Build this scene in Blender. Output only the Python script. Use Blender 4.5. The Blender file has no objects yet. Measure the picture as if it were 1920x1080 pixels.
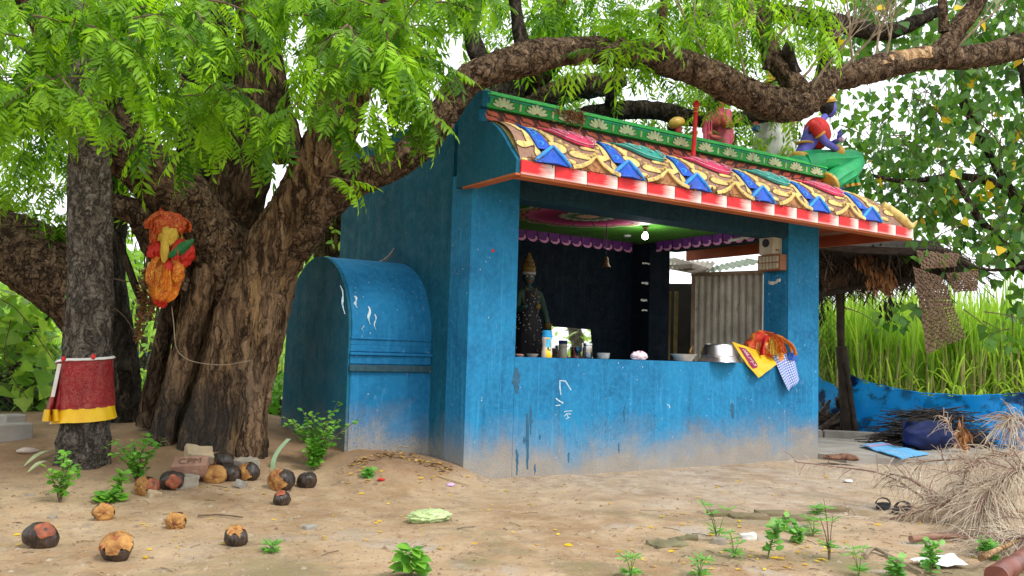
import bpy, bmesh, math, random
import numpy as np
from mathutils import Vector, Matrix, noise, Quaternion
R = math.radians; PI = math.pi
rnd = random.Random(11)
S = bpy.context.scene; C = S.collection

# ------------------------------------------------------------------ camera
CAM = Vector((-3.6592, -6.1263, 1.0305)); FPX = 1660.3
_y, _p, _r = R(33.643), R(4.2016), R(1.6973)
FW = Vector((math.sin(_y)*math.cos(_p), math.cos(_y)*math.cos(_p), math.sin(_p)))
_rt = Vector((math.cos(_y), -math.sin(_y), 0)); _up = _rt.cross(FW)
RT = _rt*math.cos(_r) + _up*math.sin(_r); UP = _up*math.cos(_r) - _rt*math.sin(_r)
cd = bpy.data.cameras.new('camera'); cam = bpy.data.objects.new('camera', cd); C.objects.link(cam)
cam.matrix_world = Matrix(((RT.x, UP.x, -FW.x, CAM.x), (RT.y, UP.y, -FW.y, CAM.y), (RT.z, UP.z, -FW.z, CAM.z), (0, 0, 0, 1)))
cd.sensor_width = 36; cd.lens = FPX/1920*36; cd.clip_start = .05; cd.clip_end = 1000
S.camera = cam

# ------------------------------------------------------------------ sky, sun, exposure
SUN_EL, SUN_AZ = R(52), R(163)          # direction towards the sun (azimuth from +Y, clockwise)
W = bpy.data.worlds.new('World'); S.world = W; W.use_nodes = True
wt = W.node_tree; wt.nodes.clear()
sky = wt.nodes.new('ShaderNodeTexSky'); sky.sky_type = 'NISHITA'; sky.sun_disc = False
sky.sun_elevation = SUN_EL; sky.sun_rotation = SUN_AZ; sky.dust_density = 3
cl = wt.nodes.new('ShaderNodeMix'); cl.data_type = 'RGBA'; cl.inputs[0].default_value = .93
cl.inputs[7].default_value = (12.6, 12.9, 13.4, 1)          # the even white cloud layer over the blue
bg = wt.nodes.new('ShaderNodeBackground'); bg.inputs[1].default_value = .085
wo = wt.nodes.new('ShaderNodeOutputWorld')
wt.links.new(sky.outputs[0], cl.inputs[6]); wt.links.new(cl.outputs[2], bg.inputs[0]); wt.links.new(bg.outputs[0], wo.inputs[0])
sl = bpy.data.lights.new('sun', 'SUN'); sl.energy = 1.5; sl.angle = R(14); sl.color = (1, .95, .87)
so = bpy.data.objects.new('sun', sl); C.objects.link(so); so.location = (0, -10, 20)
sd = Vector((math.sin(SUN_AZ)*math.cos(SUN_EL), math.cos(SUN_AZ)*math.cos(SUN_EL), math.sin(SUN_EL)))
so.rotation_euler = sd.to_track_quat('Z', 'Y').to_euler()
S.view_settings.view_transform = 'Standard'; S.view_settings.look = 'None'
S.view_settings.exposure = .80; S.view_settings.gamma = 1; S.view_settings.use_curve_mapping = False
S.render.engine = 'CYCLES'; S.cycles.max_bounces = 6; S.cycles.transparent_max_bounces = 8
S.cycles.diffuse_bounces = 4; S.cycles.transmission_bounces = 4; S.cycles.caustics_reflective = False; S.cycles.caustics_refractive = False
S.cycles.use_denoising = True

# ------------------------------------------------------------------ geometry helpers
def ray(px, py): return FW*FPX + RT*(px-960) - UP*(py-540)
def at(px, py, X=None, Y=None, Z=None, D=None):
    """the point of the place seen at a photo pixel, on a plane x / y / z = const or at a depth"""
    d = ray(px, py)
    if X is not None: return CAM + d*((X-CAM.x)/d.x)
    if Y is not None: return CAM + d*((Y-CAM.y)/d.y)
    if Z is not None: return CAM + d*((Z-CAM.z)/d.z)
    return CAM + d*(D/FPX)
def sm(a, b, x):
    t = min(1, max(0, (x-a)/(b-a))); return t*t*(3-2*t)
def nz(x, y, z=0): return noise.noise(Vector((x, y, z)))
def H(x, y):
    """height of the ground"""
    h = .30*sm(-.3, 2.7, y)*sm(.35, -.55, x) + .13*sm(.95, .35, abs(x+.25))*sm(1.0, .35, abs(y-.45))*sm(.35, -.1, x)
    h += .09*math.exp(-((x+1.75)**2+(y-1.15)**2)/.9) 
    h -= .05*sm(-.7, -2.2, y)*sm(1, 4, x)
    h += .018*nz(x*.9, y*.9, 3) + .010*nz(x*2.6, y*2.6, 7) + .004*nz(x*8, y*8, 1)
    h -= .5*sm(7, 16, y)*.3
    if y > 3: h *= 1-.6*sm(3.2, 8, y)
    return h
def gpt(px, py, dz=0):
    d = ray(px, py).normalized(); t = .5; p = CAM
    for _ in range(4000):
        p = CAM + d*t
        if p.z <= H(p.x, p.y)+dz: break
        t += .012
    return p
def up(x, y, dz=0): return Vector((x, y, H(x, y)+dz))

WL = {}
class MB:
    def __init__(s): s.v = []; s.f = []; s.m = []; s.uv = None
    def add(s, vs, fs, m=0):
        o = len(s.v); s.v.extend([tuple(v) for v in vs]); s.f.extend([tuple(i+o for i in f) for f in fs]); s.m.extend([m]*len(fs)); return s
    def box(s, c, d, rot=None, m=0, bev=0):
        hx, hy, hz = d[0]/2, d[1]/2, d[2]/2
        if bev <= 0:
            vs = [Vector((x*hx, y*hy, z*hz)) for x in (-1, 1) for y in (-1, 1) for z in (-1, 1)]
            fs = [(0, 1, 3, 2), (4, 6, 7, 5), (0, 4, 5, 1), (2, 3, 7, 6), (0, 2, 6, 4), (1, 5, 7, 3)]
        else:
            b = min(bev, hx*.9, hy*.9, hz*.9); vs = []
            for x in (-1, 1):
                for y in (-1, 1):
                    for z in (-1, 1):
                        vs += [Vector((x*hx, y*(hy-b), z*(hz-b))), Vector((x*(hx-b), y*hy, z*(hz-b))), Vector((x*(hx-b), y*(hy-b), z*hz))]
            I = lambda x, y, z, k: ((x*2+y)*2+z)*3+k
            fs = []
            for a in (0, 1):
                q = [(0, 0), (0, 1), (1, 1), (1, 0)]
                fs.append([I(a, y, z, 0) for y, z in (q if a == 0 else q[::-1])][::-1])
                fs.append([I(x, a, z, 1) for x, z in (q if a == 0 else q[::-1])])
                fs.append([I(x, y, a, 2) for x, y in (q if a == 0 else q[::-1])][::-1])
            for a in (0, 1):
                for b2 in (0, 1):
                    fs.append((I(a, b2, 0, 0), I(a, b2, 1, 0), I(a, b2, 1, 1), I(a, b2, 0, 1)))
                    fs.append((I(a, 0, b2, 0), I(a, 1, b2, 0), I(a, 1, b2, 2), I(a, 0, b2, 2)))
                    fs.append((I(0, a, b2, 1), I(1, a, b2, 1), I(1, a, b2, 2), I(0, a, b2, 2)))
            for x in (0, 1):
                for y in (0, 1):
                    for z in (0, 1): fs.append((I(x, y, z, 0), I(x, y, z, 1), I(x, y, z, 2)))
            # face winding is fixed at build time
        if rot is not None: vs = [rot @ v for v in vs]
        c = Vector(c); return s.add([v+c for v in vs], fs, m)
    def tube(s, path, radii, n=8, m=0, caps=True, disp=None, closed_ring=True):
        P = [Vector(p) for p in path]; k = len(P)
        if not hasattr(radii, '__len__'): radii = [radii]*k
        t = [(P[min(i+1, k-1)]-P[max(i-1, 0)]).normalized() for i in range(k)]
        a = Vector((0, 0, 1)) if abs(t[0].z) < .9 else Vector((1, 0, 0))
        u = t[0].cross(a).normalized(); vs = []
        for i in range(k):
            u = (u - t[i]*u.dot(t[i])).normalized(); w = t[i].cross(u)
            for j in range(n):
                an = 2*PI*j/n; dr = u*math.cos(an)+w*math.sin(an); r = radii[i]
                if disp: r = r + disp(an, i/(k-1), P[i]+dr*r, r)
                vs.append(P[i]+dr*r)
        fs = [(i*n+j, i*n+(j+1) % n, (i+1)*n+(j+1) % n, (i+1)*n+j) for i in range(k-1) for j in range(n)]
        if caps: fs += [tuple(range(n))[::-1], tuple((k-1)*n+j for j in range(n))]
        return s.add(vs, fs, m)
    def lathe(s, prof, n=20, o=(0, 0, 0), M=None, m=0, wob=None, ang=2*PI):
        full = ang >= 2*PI-1e-6; nn = n if full else n+1; vs = []
        o = Vector(o)
        for i, (r, z) in enumerate(prof):
            for j in range(nn):
                a = ang*j/n; q = r*(wob(a, z) if wob else 1); v = Vector((q*math.cos(a), q*math.sin(a), z))
                if M is not None: v = M @ v
                vs.append(v+o)
        k = len(prof)
        fs = [(i*nn+j, i*nn+(j+1) % nn, (i+1)*nn+(j+1) % nn, (i+1)*nn+j) for i in range(k-1) for j in range(n)]
        if full:
            if prof[0][0] > 1e-5: fs.append(tuple(range(nn))[::-1])
            if prof[-1][0] > 1e-5: fs.append(tuple((k-1)*nn+j for j in range(nn)))
        return s.add(vs, fs, m)
    def sheet(s, fn, nu, nv, m=0, thick=0):
        vs = [Vector(fn(i/nu, j/nv)) for j in range(nv+1) for i in range(nu+1)]
        q = lambda i, j: j*(nu+1)+i
        fs = [(q(i, j), q(i+1, j), q(i+1, j+1), q(i, j+1)) for j in range(nv) for i in range(nu)]
        if thick:
            N = [Vector((0, 0, 0)) for _ in vs]
            for f in fs:
                nn = (vs[f[2]]-vs[f[0]]).cross(vs[f[3]]-vs[f[1]])
                for i in f: N[i] += nn
            k = len(vs); vs2 = vs+[v-n.normalized()*thick for v, n in zip(vs, N)]
            fs2 = fs+[tuple(i+k for i in f[::-1]) for f in fs]
            edge = [q(i, 0) for i in range(nu+1)]+[q(nu, j) for j in range(1, nv+1)]+[q(i, nv) for i in range(nu-1, -1, -1)]+[q(0, j) for j in range(nv-1, 0, -1)]
            for a, b in zip(edge, edge[1:]+edge[:1]): fs2.append((b, a, a+k, b+k))
            return s.add(vs2, fs2, m)
        return s.add(vs, fs, m)
    def prism(s, pts, ext, m=0):
        """closed outline (3-D points) extruded by a vector"""
        P = [Vector(p) for p in pts]; e = Vector(ext); n = len(P)
        return s.add(P+[p+e for p in P], [tuple(range(n))[::-1], tuple(range(n, 2*n))]+[(i, (i+1) % n, n+(i+1) % n, n+i) for i in range(n)], m)
    def patch(s, outline, surf, off=0, bulge=0, rings=2, m=0):
        """star-shaped outline in (u,v) laid on a surface as a raised pad"""
        n = len(outline); cu = sum(p[0] for p in outline)/n; cv = sum(p[1] for p in outline)/n
        vs = []
        for k in range(rings+1):
            f = 1-k/(rings+.001)*.97 if k else 1
            h = off*(0 if k == 0 else 1)+bulge*(1-f*f)
            for (a, b) in outline:
                vs.append(surf(cu+(a-cu)*f, cv+(b-cv)*f, h if k else -.004))
            if k == 0:
                for (a, b) in outline: vs.append(surf(cu+(a-cu)*.985, cv+(b-cv)*.985, off))
        K = rings+2
        fs = [(k*n+i, k*n+(i+1) % n, (k+1)*n+(i+1) % n, (k+1)*n+i) for k in range(K-1) for i in range(n)]
        fs.append(tuple((K-1)*n+i for i in range(n)))
        return s.add(vs, fs, m)
    def ribbon(s, path2, widths, surf, off=.004, m=0):
        n = len(path2); vs = []
        for i, (a, b) in enumerate(path2):
            p0 = path2[max(i-1, 0)]; p1 = path2[min(i+1, n-1)]
            tx, ty = p1[0]-p0[0], p1[1]-p0[1]; L = math.hypot(tx, ty) or 1; w = widths[i] if hasattr(widths, '__len__') else widths
            nx, ny = -ty/L*w/2, tx/L*w/2
            vs += [surf(a+nx, b+ny, -.003), surf(a+nx, b+ny, off*.7), surf(a, b, off), surf(a-nx, b-ny, off*.7), surf(a-nx, b-ny, -.003)]
        fs = [(i*5+j, (i+1)*5+j, (i+1)*5+j+1, i*5+j+1) for i in range(n-1) for j in range(4)]
        return s.add(vs, fs, m)
    def blob(s, c, r, n=10, k=7, disp=None, M=None, m=0):
        c = Vector(c); rr = Vector(r) if hasattr(r, '__len__') else Vector((r, r, r)); vs = []
        for i in range(k+1):
            th = PI*i/k
            for j in range(n):
                ph = 2*PI*j/n; d = Vector((math.sin(th)*math.cos(ph), math.sin(th)*math.sin(ph), math.cos(th)))
                q = 1+(disp(d) if disp else 0); v = Vector((d.x*rr.x*q, d.y*rr.y*q, d.z*rr.z*q))
                if M is not None: v = M @ v
                vs.append(c+v)
        fs = [(i*n+j, (i+1)*n+j, (i+1)*n+(j+1) % n, i*n+(j+1) % n) for i in range(k) for j in range(n)]
        return s.add(vs, fs, m)
    def build(s, name, mats, parent=None, smooth=35, origin=None, label=None, fix=True):
        base = Vector(origin) if origin is not None else (WL[parent.name] if parent is not None else Vector((0, 0, 0)))
        me = bpy.data.meshes.new(name)
        me.from_pydata([(v[0]-base.x, v[1]-base.y, v[2]-base.z) for v in s.v], [], s.f)
        if not isinstance(mats, (list, tuple)): mats = [mats]
        for q in mats: me.materials.append(q)
        me.polygons.foreach_set('material_index', s.m)
        if fix:
            b = bmesh.new(); b.from_mesh(me); bmesh.ops.remove_doubles(b, verts=b.verts, dist=1e-5); bmesh.ops.recalc_face_normals(b, faces=b.faces); b.to_mesh(me); b.free()
        if smooth:
            me.shade_smooth()
            if smooth < 180: me.set_sharp_from_angle(angle=R(smooth))
        o = bpy.data.objects.new(name, me); C.objects.link(o)
        if parent is not None:
            o.parent = parent; o.location = base-WL[parent.name]
        else: o.location = base
        WL[o.name] = base
        if label: o['label'] = label
        return o
def tag(o, label=None, cat=None, group=None, kind=None):
    if label: o['label'] = label
    if cat: o['category'] = cat
    if group: o['group'] = group
    if kind: o['kind'] = kind
    return o
def thing(name, label, cat, loc=(0, 0, 0), group=None):
    o = bpy.data.objects.new(name, None); C.objects.link(o); o.location = loc; o.empty_display_size = .1
    WL[o.name] = Vector(loc); return tag(o, label, cat, group)
def dup(o, name=None, parent=None):
    c = o.copy(); C.objects.link(c); WL[c.name] = WL[o.name].copy()
    if parent is not None: c.parent = parent
    for ch in o.children: dup(ch, None, c)
    return c
def crom(pts, n):
    """smooth path through points; points may carry a radius as 4th number"""
    P = [np.array(p, float) for p in pts]; P = [2*P[0]-P[1]]+P+[2*P[-1]-P[-2]]; out = []
    seg = len(pts)-1
    for i in range(n+1):
        t = i/n*seg; k = min(int(t), seg-1); t -= k; a, b, c, d = P[k:k+4]
        out.append(.5*((2*b)+(c-a)*t+(2*a-5*b+4*c-d)*t*t+(3*b-a-3*c+d)*t**3))
    return out

# ------------------------------------------------------------------ materials
class NT:
    def __init__(s, name):
        s.mat = bpy.data.materials.new(name); s.mat.use_nodes = True; s.t = s.mat.node_tree
        s.b = s.t.nodes['Principled BSDF']; s.out = s.t.nodes['Material Output']; s.b.inputs['Specular IOR Level'].default_value = .3
    def n(s, typ, props=None, **inp):
        nd = s.t.nodes.new('ShaderNode'+typ)
        for k, v in (props or {}).items(): setattr(nd, k, v)
        for k, v in inp.items():
            i = nd.inputs[int(k[1:])] if k[0] == 'i' and k[1:].isdigit() else nd.inputs[k.replace('_', ' ')]
            if isinstance(v, bpy.types.NodeSocket): s.t.links.new(v, i)
            elif isinstance(v, bpy.types.Node): s.t.links.new(v.outputs[0], i)
            else: i.default_value = v
        return nd
    def pos(s, kind='World', scale=(1, 1, 1)):
        if kind == 'World': v = s.n('NewGeometry').outputs['Position']
        else: v = s.n('TexCoord').outputs[kind]
        if tuple(scale) != (1, 1, 1): v = s.n('Mapping', i0=v, i3=scale).outputs[0]
        return v
    def noise(s, v, scale, detail=4, rough=.55, dist=0):
        return s.n('TexNoise', Vector=v, Scale=scale, Detail=detail, Roughness=rough, Distortion=dist).outputs[0]
    def ramp(s, f, stops, interp='LINEAR'):
        r = s.n('ValToRGB', i0=f); e = r.color_ramp.elements; r.color_ramp.interpolation = interp
        while len(e) < len(stops): e.new(.5)
        for k, (p, c) in enumerate(stops):
            e[k].position = p; e[k].color = (c, c, c, 1) if not hasattr(c, '__len__') else (*c[:3], 1)
        return r.outputs[0]
    def mix(s, f, a, b, mode='MIX'):
        c = lambda x: (*x[:3], 1) if isinstance(x, (tuple, list)) else x
        return s.n('Mix', {'data_type': 'RGBA', 'blend_type': mode}, i0=f, i6=c(a), i7=c(b)).outputs[2]
    def math(s, op, a, b=0): return s.n('Math', {'operation': op}, i0=a, i1=b).outputs[0]
    def set(s, col=None, rough=None, bump=None, bstr=.3, bdist=.02, metal=None, spec=None):
        for k, v in (('Base Color', col), ('Roughness', rough), ('Metallic', metal), ('Specular IOR Level', spec)):
            if v is None: continue
            if isinstance(v, bpy.types.NodeSocket): s.t.links.new(v, s.b.inputs[k])
            else: s.b.inputs[k].default_value = (*v[:3], 1) if k == 'Base Color' else v
        if bump is not None:
            bn = s.n('Bump', Strength=bstr, Distance=bdist, Height=bump); s.t.links.new(bn.outputs[0], s.b.inputs['Normal'])
        return s.mat
_mc = {}
def mt(name, c, c2=None, scale=8, rough=.7, bump=.25, bscale=60, metal=0, spec=.3, kind='Object', stretch=(1, 1, 1), lo=.35, hi=.65, bdist=.004):
    """plain worn material: two tones of one colour mixed by noise, fine relief"""
    if name in _mc: return _mc[name]
    t = NT(name); v = t.pos(kind, stretch)
    c2 = c2 or tuple(x*.72 for x in c)
    col = t.mix(t.ramp(t.noise(v, scale, 5), [(lo, 0), (hi, 1)]), c2, c)
    rr = t.ramp(t.noise(v, scale*2.3, 3), [(.3, max(0, rough-.1)), (.7, min(1, rough+.1))])
    _mc[name] = t.set(col, rr, t.noise(v, bscale, 4) if bump else None, bump, bdist, metal, spec); return _mc[name]
def wallpaint(name, base, base2, dust=True, speck=1.0, zd=.0):
    t = NT(name); p = t.pos()
    big = t.ramp(t.noise(p, 1.5, 6, .65, .5), [(.36, 0), (.60, 1)])
    col = t.mix(big, base2, base)
    st = t.noise(t.pos('World', (26, 26, 1.1)), 1, 6, .7)
    col = t.mix(t.ramp(st, [(.54, 0), (.74, .6)]), col, tuple(min(1, x*1.6+.018) for x in base))
    st2 = t.noise(t.pos('World', (7, 7, .5)), 1.3, 5, .7)
    col = t.mix(t.ramp(st2, [(.56, 0), (.74, .55)]), col, tuple(x*.5 for x in base2))
    mott = t.noise(p, 22, 6, .7)
    col = t.mix(t.ramp(mott, [(.45, 0), (.72, .55)]), col, tuple(min(1, x*1.35+.012) for x in base))
    crk = t.math('MULTIPLY', t.ramp(t.math('ABSOLUTE', t.math('SUBTRACT', t.noise(p, 1.9, 7, .72, .8), .5)), [(0, 1), (.006, 0)]), t.ramp(t.noise(p, 1.1, 2), [(.52, 0), (.6, .8)]))
    col = t.mix(crk, col, tuple(x*.35 for x in base2))
    scr = t.math('MULTIPLY', t.ramp(t.noise(t.pos('World', (70, 70, 2.4)), 1, 4, .6), [(.60, 0), (.68, 1)]), t.ramp(t.noise(p, 1.7, 4, .6), [(.48, 0), (.60, .75)]))
    col = t.mix(scr, col, tuple(min(1, x*1.5+.03*min(1, base[1]*6)) for x in base))
    # flecks where the paint has chipped to the lime below
    v = t.n('TexVoronoi', Vector=t.pos('World', (1, 1, .6)), Scale=21).outputs['Distance']
    fl = t.math('MULTIPLY', t.ramp(v, [(.05, 1), (.11, 0)]), t.ramp(t.noise(p, 9, 3), [(.50, 0), (.60, speck)]))
    col = t.mix(fl, col, (.55, .62, .64))
    f2 = t.math('MULTIPLY', t.ramp(t.noise(t.pos('World', (60, 60, 9)), 1, 3), [(.64, 0), (.72, 1)]), t.ramp(t.noise(p, 2.1, 3), [(.5, 0), (.66, .6*speck)]))
    col = t.mix(f2, col, (.42, .53, .58))
    if dust:
        z = t.n('SeparateXYZ', i0=p).outputs[2]
        zz = t.math('ADD', z, t.math('MULTIPLY', t.math('SUBTRACT', t.noise(p, 1.5, 7, .72, .4), .5), .78))
        d = t.ramp(t.math('SUBTRACT', zz, zd), [(.0, 1), (.12, .95), (.24, .62), (.36, .22), (.52, 0)])
        d = t.math('MULTIPLY', d, t.ramp(t.noise(p, 75, 4, .8), [(.34, .25), (.52, 1)]))
        col = t.mix(d, col, t.mix(t.noise(p, 6, 4), (.25, .20, .145), (.40, .345, .27)))
    bump = t.math('ADD', t.math('MULTIPLY', t.noise(p, 45, 5, .7), .5), t.noise(p, 6, 3))
    return t.set(col, t.ramp(t.noise(p, 7, 4), [(.3, .62), (.7, .88)]), bump, .35, .008, spec=.16)
PAINT = wallpaint('blue_limewash', (.018, .205, .41), (.011, .125, .275))
PAINT_SIDE = wallpaint('blue_limewash_shaded', (.006, .105, .175), (.005, .078, .135), zd=.02, speck=.25)  # darker copy of the limewash, with the tree's shade put into its colour
PAINT_IN = wallpaint('shaded_blue_paint', (.0015, .008, .017), (.001, .005, .011), dust=False, speck=.12)  # near-black copy of the blue; the room's gloom is in the colour
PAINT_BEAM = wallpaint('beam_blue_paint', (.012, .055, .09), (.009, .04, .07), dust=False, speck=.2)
PAINT_VAULT = wallpaint('blue_plaster_paint', (.010, .155, .335), (.007, .11, .255), zd=.08)

def ground_mat():
    t = NT('bare_earth'); p = t.pos(); sx = t.n('SeparateXYZ', i0=p); X, Y, Z = sx.outputs[0], sx.outputs[1], sx.outputs[2]
    n1 = t.noise(p, .8, 6, .6); n2 = t.noise(p, 4, 8, .7); n3 = t.noise(p, 38, 6, .75)
    col = t.mix(t.ramp(n1, [(.42, 0), (.56, 1)]), (0.296, 0.191, 0.105), (0.411, 0.291, 0.176))
    col = t.mix(t.ramp(n2, [(.42, 0), (.68, .75)]), col, (0.497, 0.381, 0.255))
    col = t.mix(t.ramp(t.noise(p, 2.3, 6, .75), [(.56, 0), (.70, .6)]), col, (0.210, 0.136, 0.079))
    # the heap round the tree is redder, freshly dug soil
    hp = t.math('MULTIPLY', t.ramp(t.math('ADD', Z, t.math('MULTIPLY', n2, .10)), [(.09, 0), (.2, 1)]), .75)
    col = t.mix(hp, col, t.mix(t.ramp(n2, [(.35, 0), (.65, 1)]), (0.162, 0.086, 0.043), (0.287, 0.173, 0.096)))
    # mossy, damp grey patches where water stands
    gp = t.math('MULTIPLY', t.ramp(t.noise(p, 1.15, 5, .65), [(.50, 0), (.62, 1)]), t.ramp(t.math('ADD', Y, t.math('MULTIPLY', n1, 1.2)), [(-1.9, 0), (-1.0, 0)]))
    fr = t.ramp(t.n('MapRange', i0=Y, i1=-.6, i2=-2.2, i3=0., i4=1.).outputs[0], [(0, 0), (1, 1)])
    col = t.mix(t.math('MULTIPLY', t.math('MULTIPLY', t.ramp(t.noise(p, 1.2, 6, .65), [(.5, 0), (.6, 1)]), fr), .75), col, (0.192, 0.173, 0.088))
    col = t.mix(t.math('MULTIPLY', t.ramp(t.noise(p, 1.7, 5), [(.56, 0), (.64, .8)]), fr), col, (0.382, 0.336, 0.281))
    col = t.mix(t.ramp(n3, [(.58, 0), (.72, .7)]), col, (0.162, 0.105, 0.061))
    col = t.mix(t.ramp(t.noise(p, 90, 3, .7), [(.62, 0), (.72, .6)]), col, (0.593, 0.490, 0.369))
    fs_ = t.math('MULTIPLY', t.n('MapRange', i0=X, i1=-.6, i2=1.6, i3=0., i4=.75).outputs[0], t.n('MapRange', i0=Y, i1=-2.9, i2=-1.2, i3=.25, i4=1.).outputs[0])
    col = t.mix(t.math('MULTIPLY', fs_, t.ramp(t.noise(p, 1.4, 6, .7), [(.36, .25), (.6, 1)])), col, t.mix(t.ramp(n2, [(.35, 0), (.65, 1)]), (0.342, 0.274, 0.220), (0.532, 0.461, 0.385)))
    col = t.mix(t.math('MULTIPLY', t.ramp(t.noise(p, 7, 7, .75), [(.50, 0), (.64, .75)]), t.ramp(t.noise(p, 1.2, 3), [(.36, .3), (.58, 1)])), col, (0.223, 0.167, 0.121))
    col = t.mix(t.math('MULTIPLY', t.ramp(t.noise(p, 21, 6, .8), [(.52, 0), (.66, .6)]), t.ramp(t.noise(p, 2.6, 3), [(.42, .1), (.6, 1)])), col, (0.152, 0.113, 0.083))
    # meadow beyond the yard
    far = t.ramp(t.n('MapRange', i0=t.math('ADD', Y, t.math('MULTIPLY', n1, 2.)), i1=5.2, i2=7.5, i3=0., i4=1.).outputs[0], [(0, 0), (1, 1)])
    col = t.mix(far, col, t.mix(t.ramp(n2, [(.4, 0), (.6, 1)]), (.09, .17, .03), (.24, .30, .07)))
    b = t.math('ADD', t.math('ADD', t.math('MULTIPLY', n2, 1.), t.math('MULTIPLY', n3, .6)), t.math('MULTIPLY', t.noise(p, 11, 5, .7), .7))
    return t.set(col, .95, b, .5, .03, spec=.1)
GROUND = ground_mat()

def bark_mat(name, c1, c2, c3, tan=None, tanlo=.56, scale=1.0, burn=False, zs=.32):
    t = NT(name); w = t.pos()
    wp_ = t.n('VectorMath', {'operation': 'ADD'}, i0=w, i1=t.n('VectorMath', {'operation': 'SCALE'}, i0=t.n('TexNoise', Vector=w, Scale=7.0, Detail=3).outputs['Color'], Scale=.10).outputs[0]).outputs[0]
    p = t.n('Mapping', i0=wp_, i3=(scale, scale, scale*zs)).outputs[0]
    rid = lambda sc, d=4, ro=.55: t.math('ABSOLUTE', t.math('SUBTRACT', t.noise(p, sc, d, ro, .3), .5))
    r1, r2 = rid(6), rid(17); n1 = t.noise(p, 5, 8, .7); n2 = t.noise(w, 40*scale, 6, .75); n3 = t.noise(w, 2.2, 4)
    h = t.math('ADD', t.math('MULTIPLY', t.ramp(r1, [(0, 0), (.05, .7), (.16, 1)]), .55), t.math('MULTIPLY', t.ramp(r2, [(0, 0), (.06, .8), (.2, 1)]), .45))
    h = t.math('ADD', h, t.math('MULTIPLY', t.math('SUBTRACT', n2, .5), .7))
    col = t.mix(t.ramp(h, [(.30, 0), (.62, .5), (1.0, 1)]), c1, c2)
    col = t.mix(t.math('MULTIPLY', t.ramp(t.noise(p, 11, 5, .7), [(.48, 0), (.64, .85)]), t.ramp(h, [(.5, 0), (.8, 1)])), col, c3)
    col = t.mix(t.ramp(n1, [(.50, 0), (.72, .7)]), col, tuple(x*.8 for x in c1))
    if tan:
        m = t.math('MULTIPLY', t.ramp(t.noise(t.n('Mapping', i0=w, i3=(6, 6, 6*zs*.9)).outputs[0], 1.6, 7, .68, .5), [(tanlo, 0), (tanlo+.05, 1)]), t.ramp(n3, [(.42, .15), (.55, 1)]))
        col = t.mix(m, col, t.mix(n2, tuple(x*.5 for x in tan), tan))
    if burn:
        sx = t.n('SeparateXYZ', i0=w)
        q = t.math('SUBTRACT', sx.outputs[2], t.math('MULTIPLY', n3, .5))
        col = t.mix(t.math('MULTIPLY', t.ramp(t.noise(w, 1.6, 4), [(.44, 0), (.55, .8)]), t.ramp(q, [(.25, 1), (.75, 0)])), col, (.05, .045, .04))
    return t.set(col, .93, h, 1.0, .035, spec=.08)
BARK = bark_mat('neem_bark', (.030, .020, .013), (.115, .078, .050), (.20, .14, .09), (.42, .27, .14), .55)
BARK_LOW = bark_mat('old_root_bark', (.045, .028, .017), (.25, .16, .095), (.40, .27, .165), (.44, .28, .14), .53, burn=True, zs=.17)
BARK_LIMB = bark_mat('flaking_limb_bark', (.04, .026, .017), (.21, .14, .088), (.35, .245, .16), (.40, .25, .13), .6, 1.35, zs=.8)
BARK_GREY = bark_mat('grey_bark', (.06, .052, .044), (.20, .175, .145), (.30, .265, .22), None, scale=1.7, zs=.6)
BARK_DARK = bark_mat('dark_bark', (.022, .017, .013), (.075, .06, .047), (.14, .115, .09), (.24, .18, .12), .6, 1.3)
WOOD_BARE = bark_mat('peeled_wood', (.30, .17, .08), (.52, .34, .18), (.62, .43, .25), None, scale=.8)
TWIG = mt('twig_bark', (.16, .11, .07), (.07, .048, .03), 20, .9, .4)
TWIG_GREY = mt('dry_twig', (.34, .27, .19), (.20, .15, .10), 20, .9, .3)

def leaf_mat(name, dark, light, trans=.45, rough=.45, yellow=None, glow=1.0):
    t = NT(name); a = t.n('Attribute', {'attribute_name': 'tone'}).outputs['Fac']
    oi = t.n('ObjectInfo').outputs['Random']
    f = t.math('FRACT', t.math('ADD', a, oi))
    stops = [(0, dark), (.55, tuple((x+y)/2 for x, y in zip(dark, light))), (.9, light), (1, light)]
    if yellow: stops = [(0, dark), (.5, tuple((x+y)/2 for x, y in zip(dark, light))), (.94, light), (.955, yellow)]
    c = t.ramp(f, stops)
    c = t.mix(t.ramp(t.noise(t.pos('World'), 14, 3), [(.3, .0), (.7, .35)]), c, tuple(x*.7 for x in dark))
    t.set(c, rough, spec=.35)
    tr = t.n('BsdfTranslucent', Color=t.mix(1.0, c, (1.25*glow, 1.2*glow, .55*glow), 'MULTIPLY'))
    ms = t.n('MixShader', i0=trans, i1=t.b.outputs[0], i2=tr)
    t.t.links.new(ms.outputs[0], t.out.inputs[0]); return t.mat
LEAF = leaf_mat('neem_leaf', (.035, .14, .006), (.40, .74, .022), .5)
LEAF_BACK = leaf_mat('neem_leaf_high', (.08, .25, .012), (.44, .68, .05), .58)
LEAF_HEART = leaf_mat('heart_leaf', (.035, .13, .02), (.17, .36, .06), .45, .32)
LEAF_YELLOW = leaf_mat('yellowed_leaf', (.74, .46, .012), (.90, .68, .03), .35)
LEAF_SHRUB = leaf_mat('shrub_leaf', (.08, .28, .03), (.24, .52, .06), .4, .4)
LEAF_BUSH = leaf_mat('bush_leaf', (.17, .38, .05), (.46, .66, .15), .55)
LEAF_DARK = leaf_mat('hedge_leaf', (.012, .045, .008), (.05, .13, .02), .3)
LEAF_WEED = leaf_mat('weed_leaf', (.11, .34, .06), (.26, .54, .12), .4)
CANE = leaf_mat('cane_blade', (.26, .48, .05), (.58, .80, .18), .6, .45)
CANE_STEM = mt('cane_stem', (.42, .36, .16), (.28, .24, .10), 9, .6, .1)
PALM = leaf_mat('palm_leaflet', (.06, .10, .03), (.16, .20, .07), .4)
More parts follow.
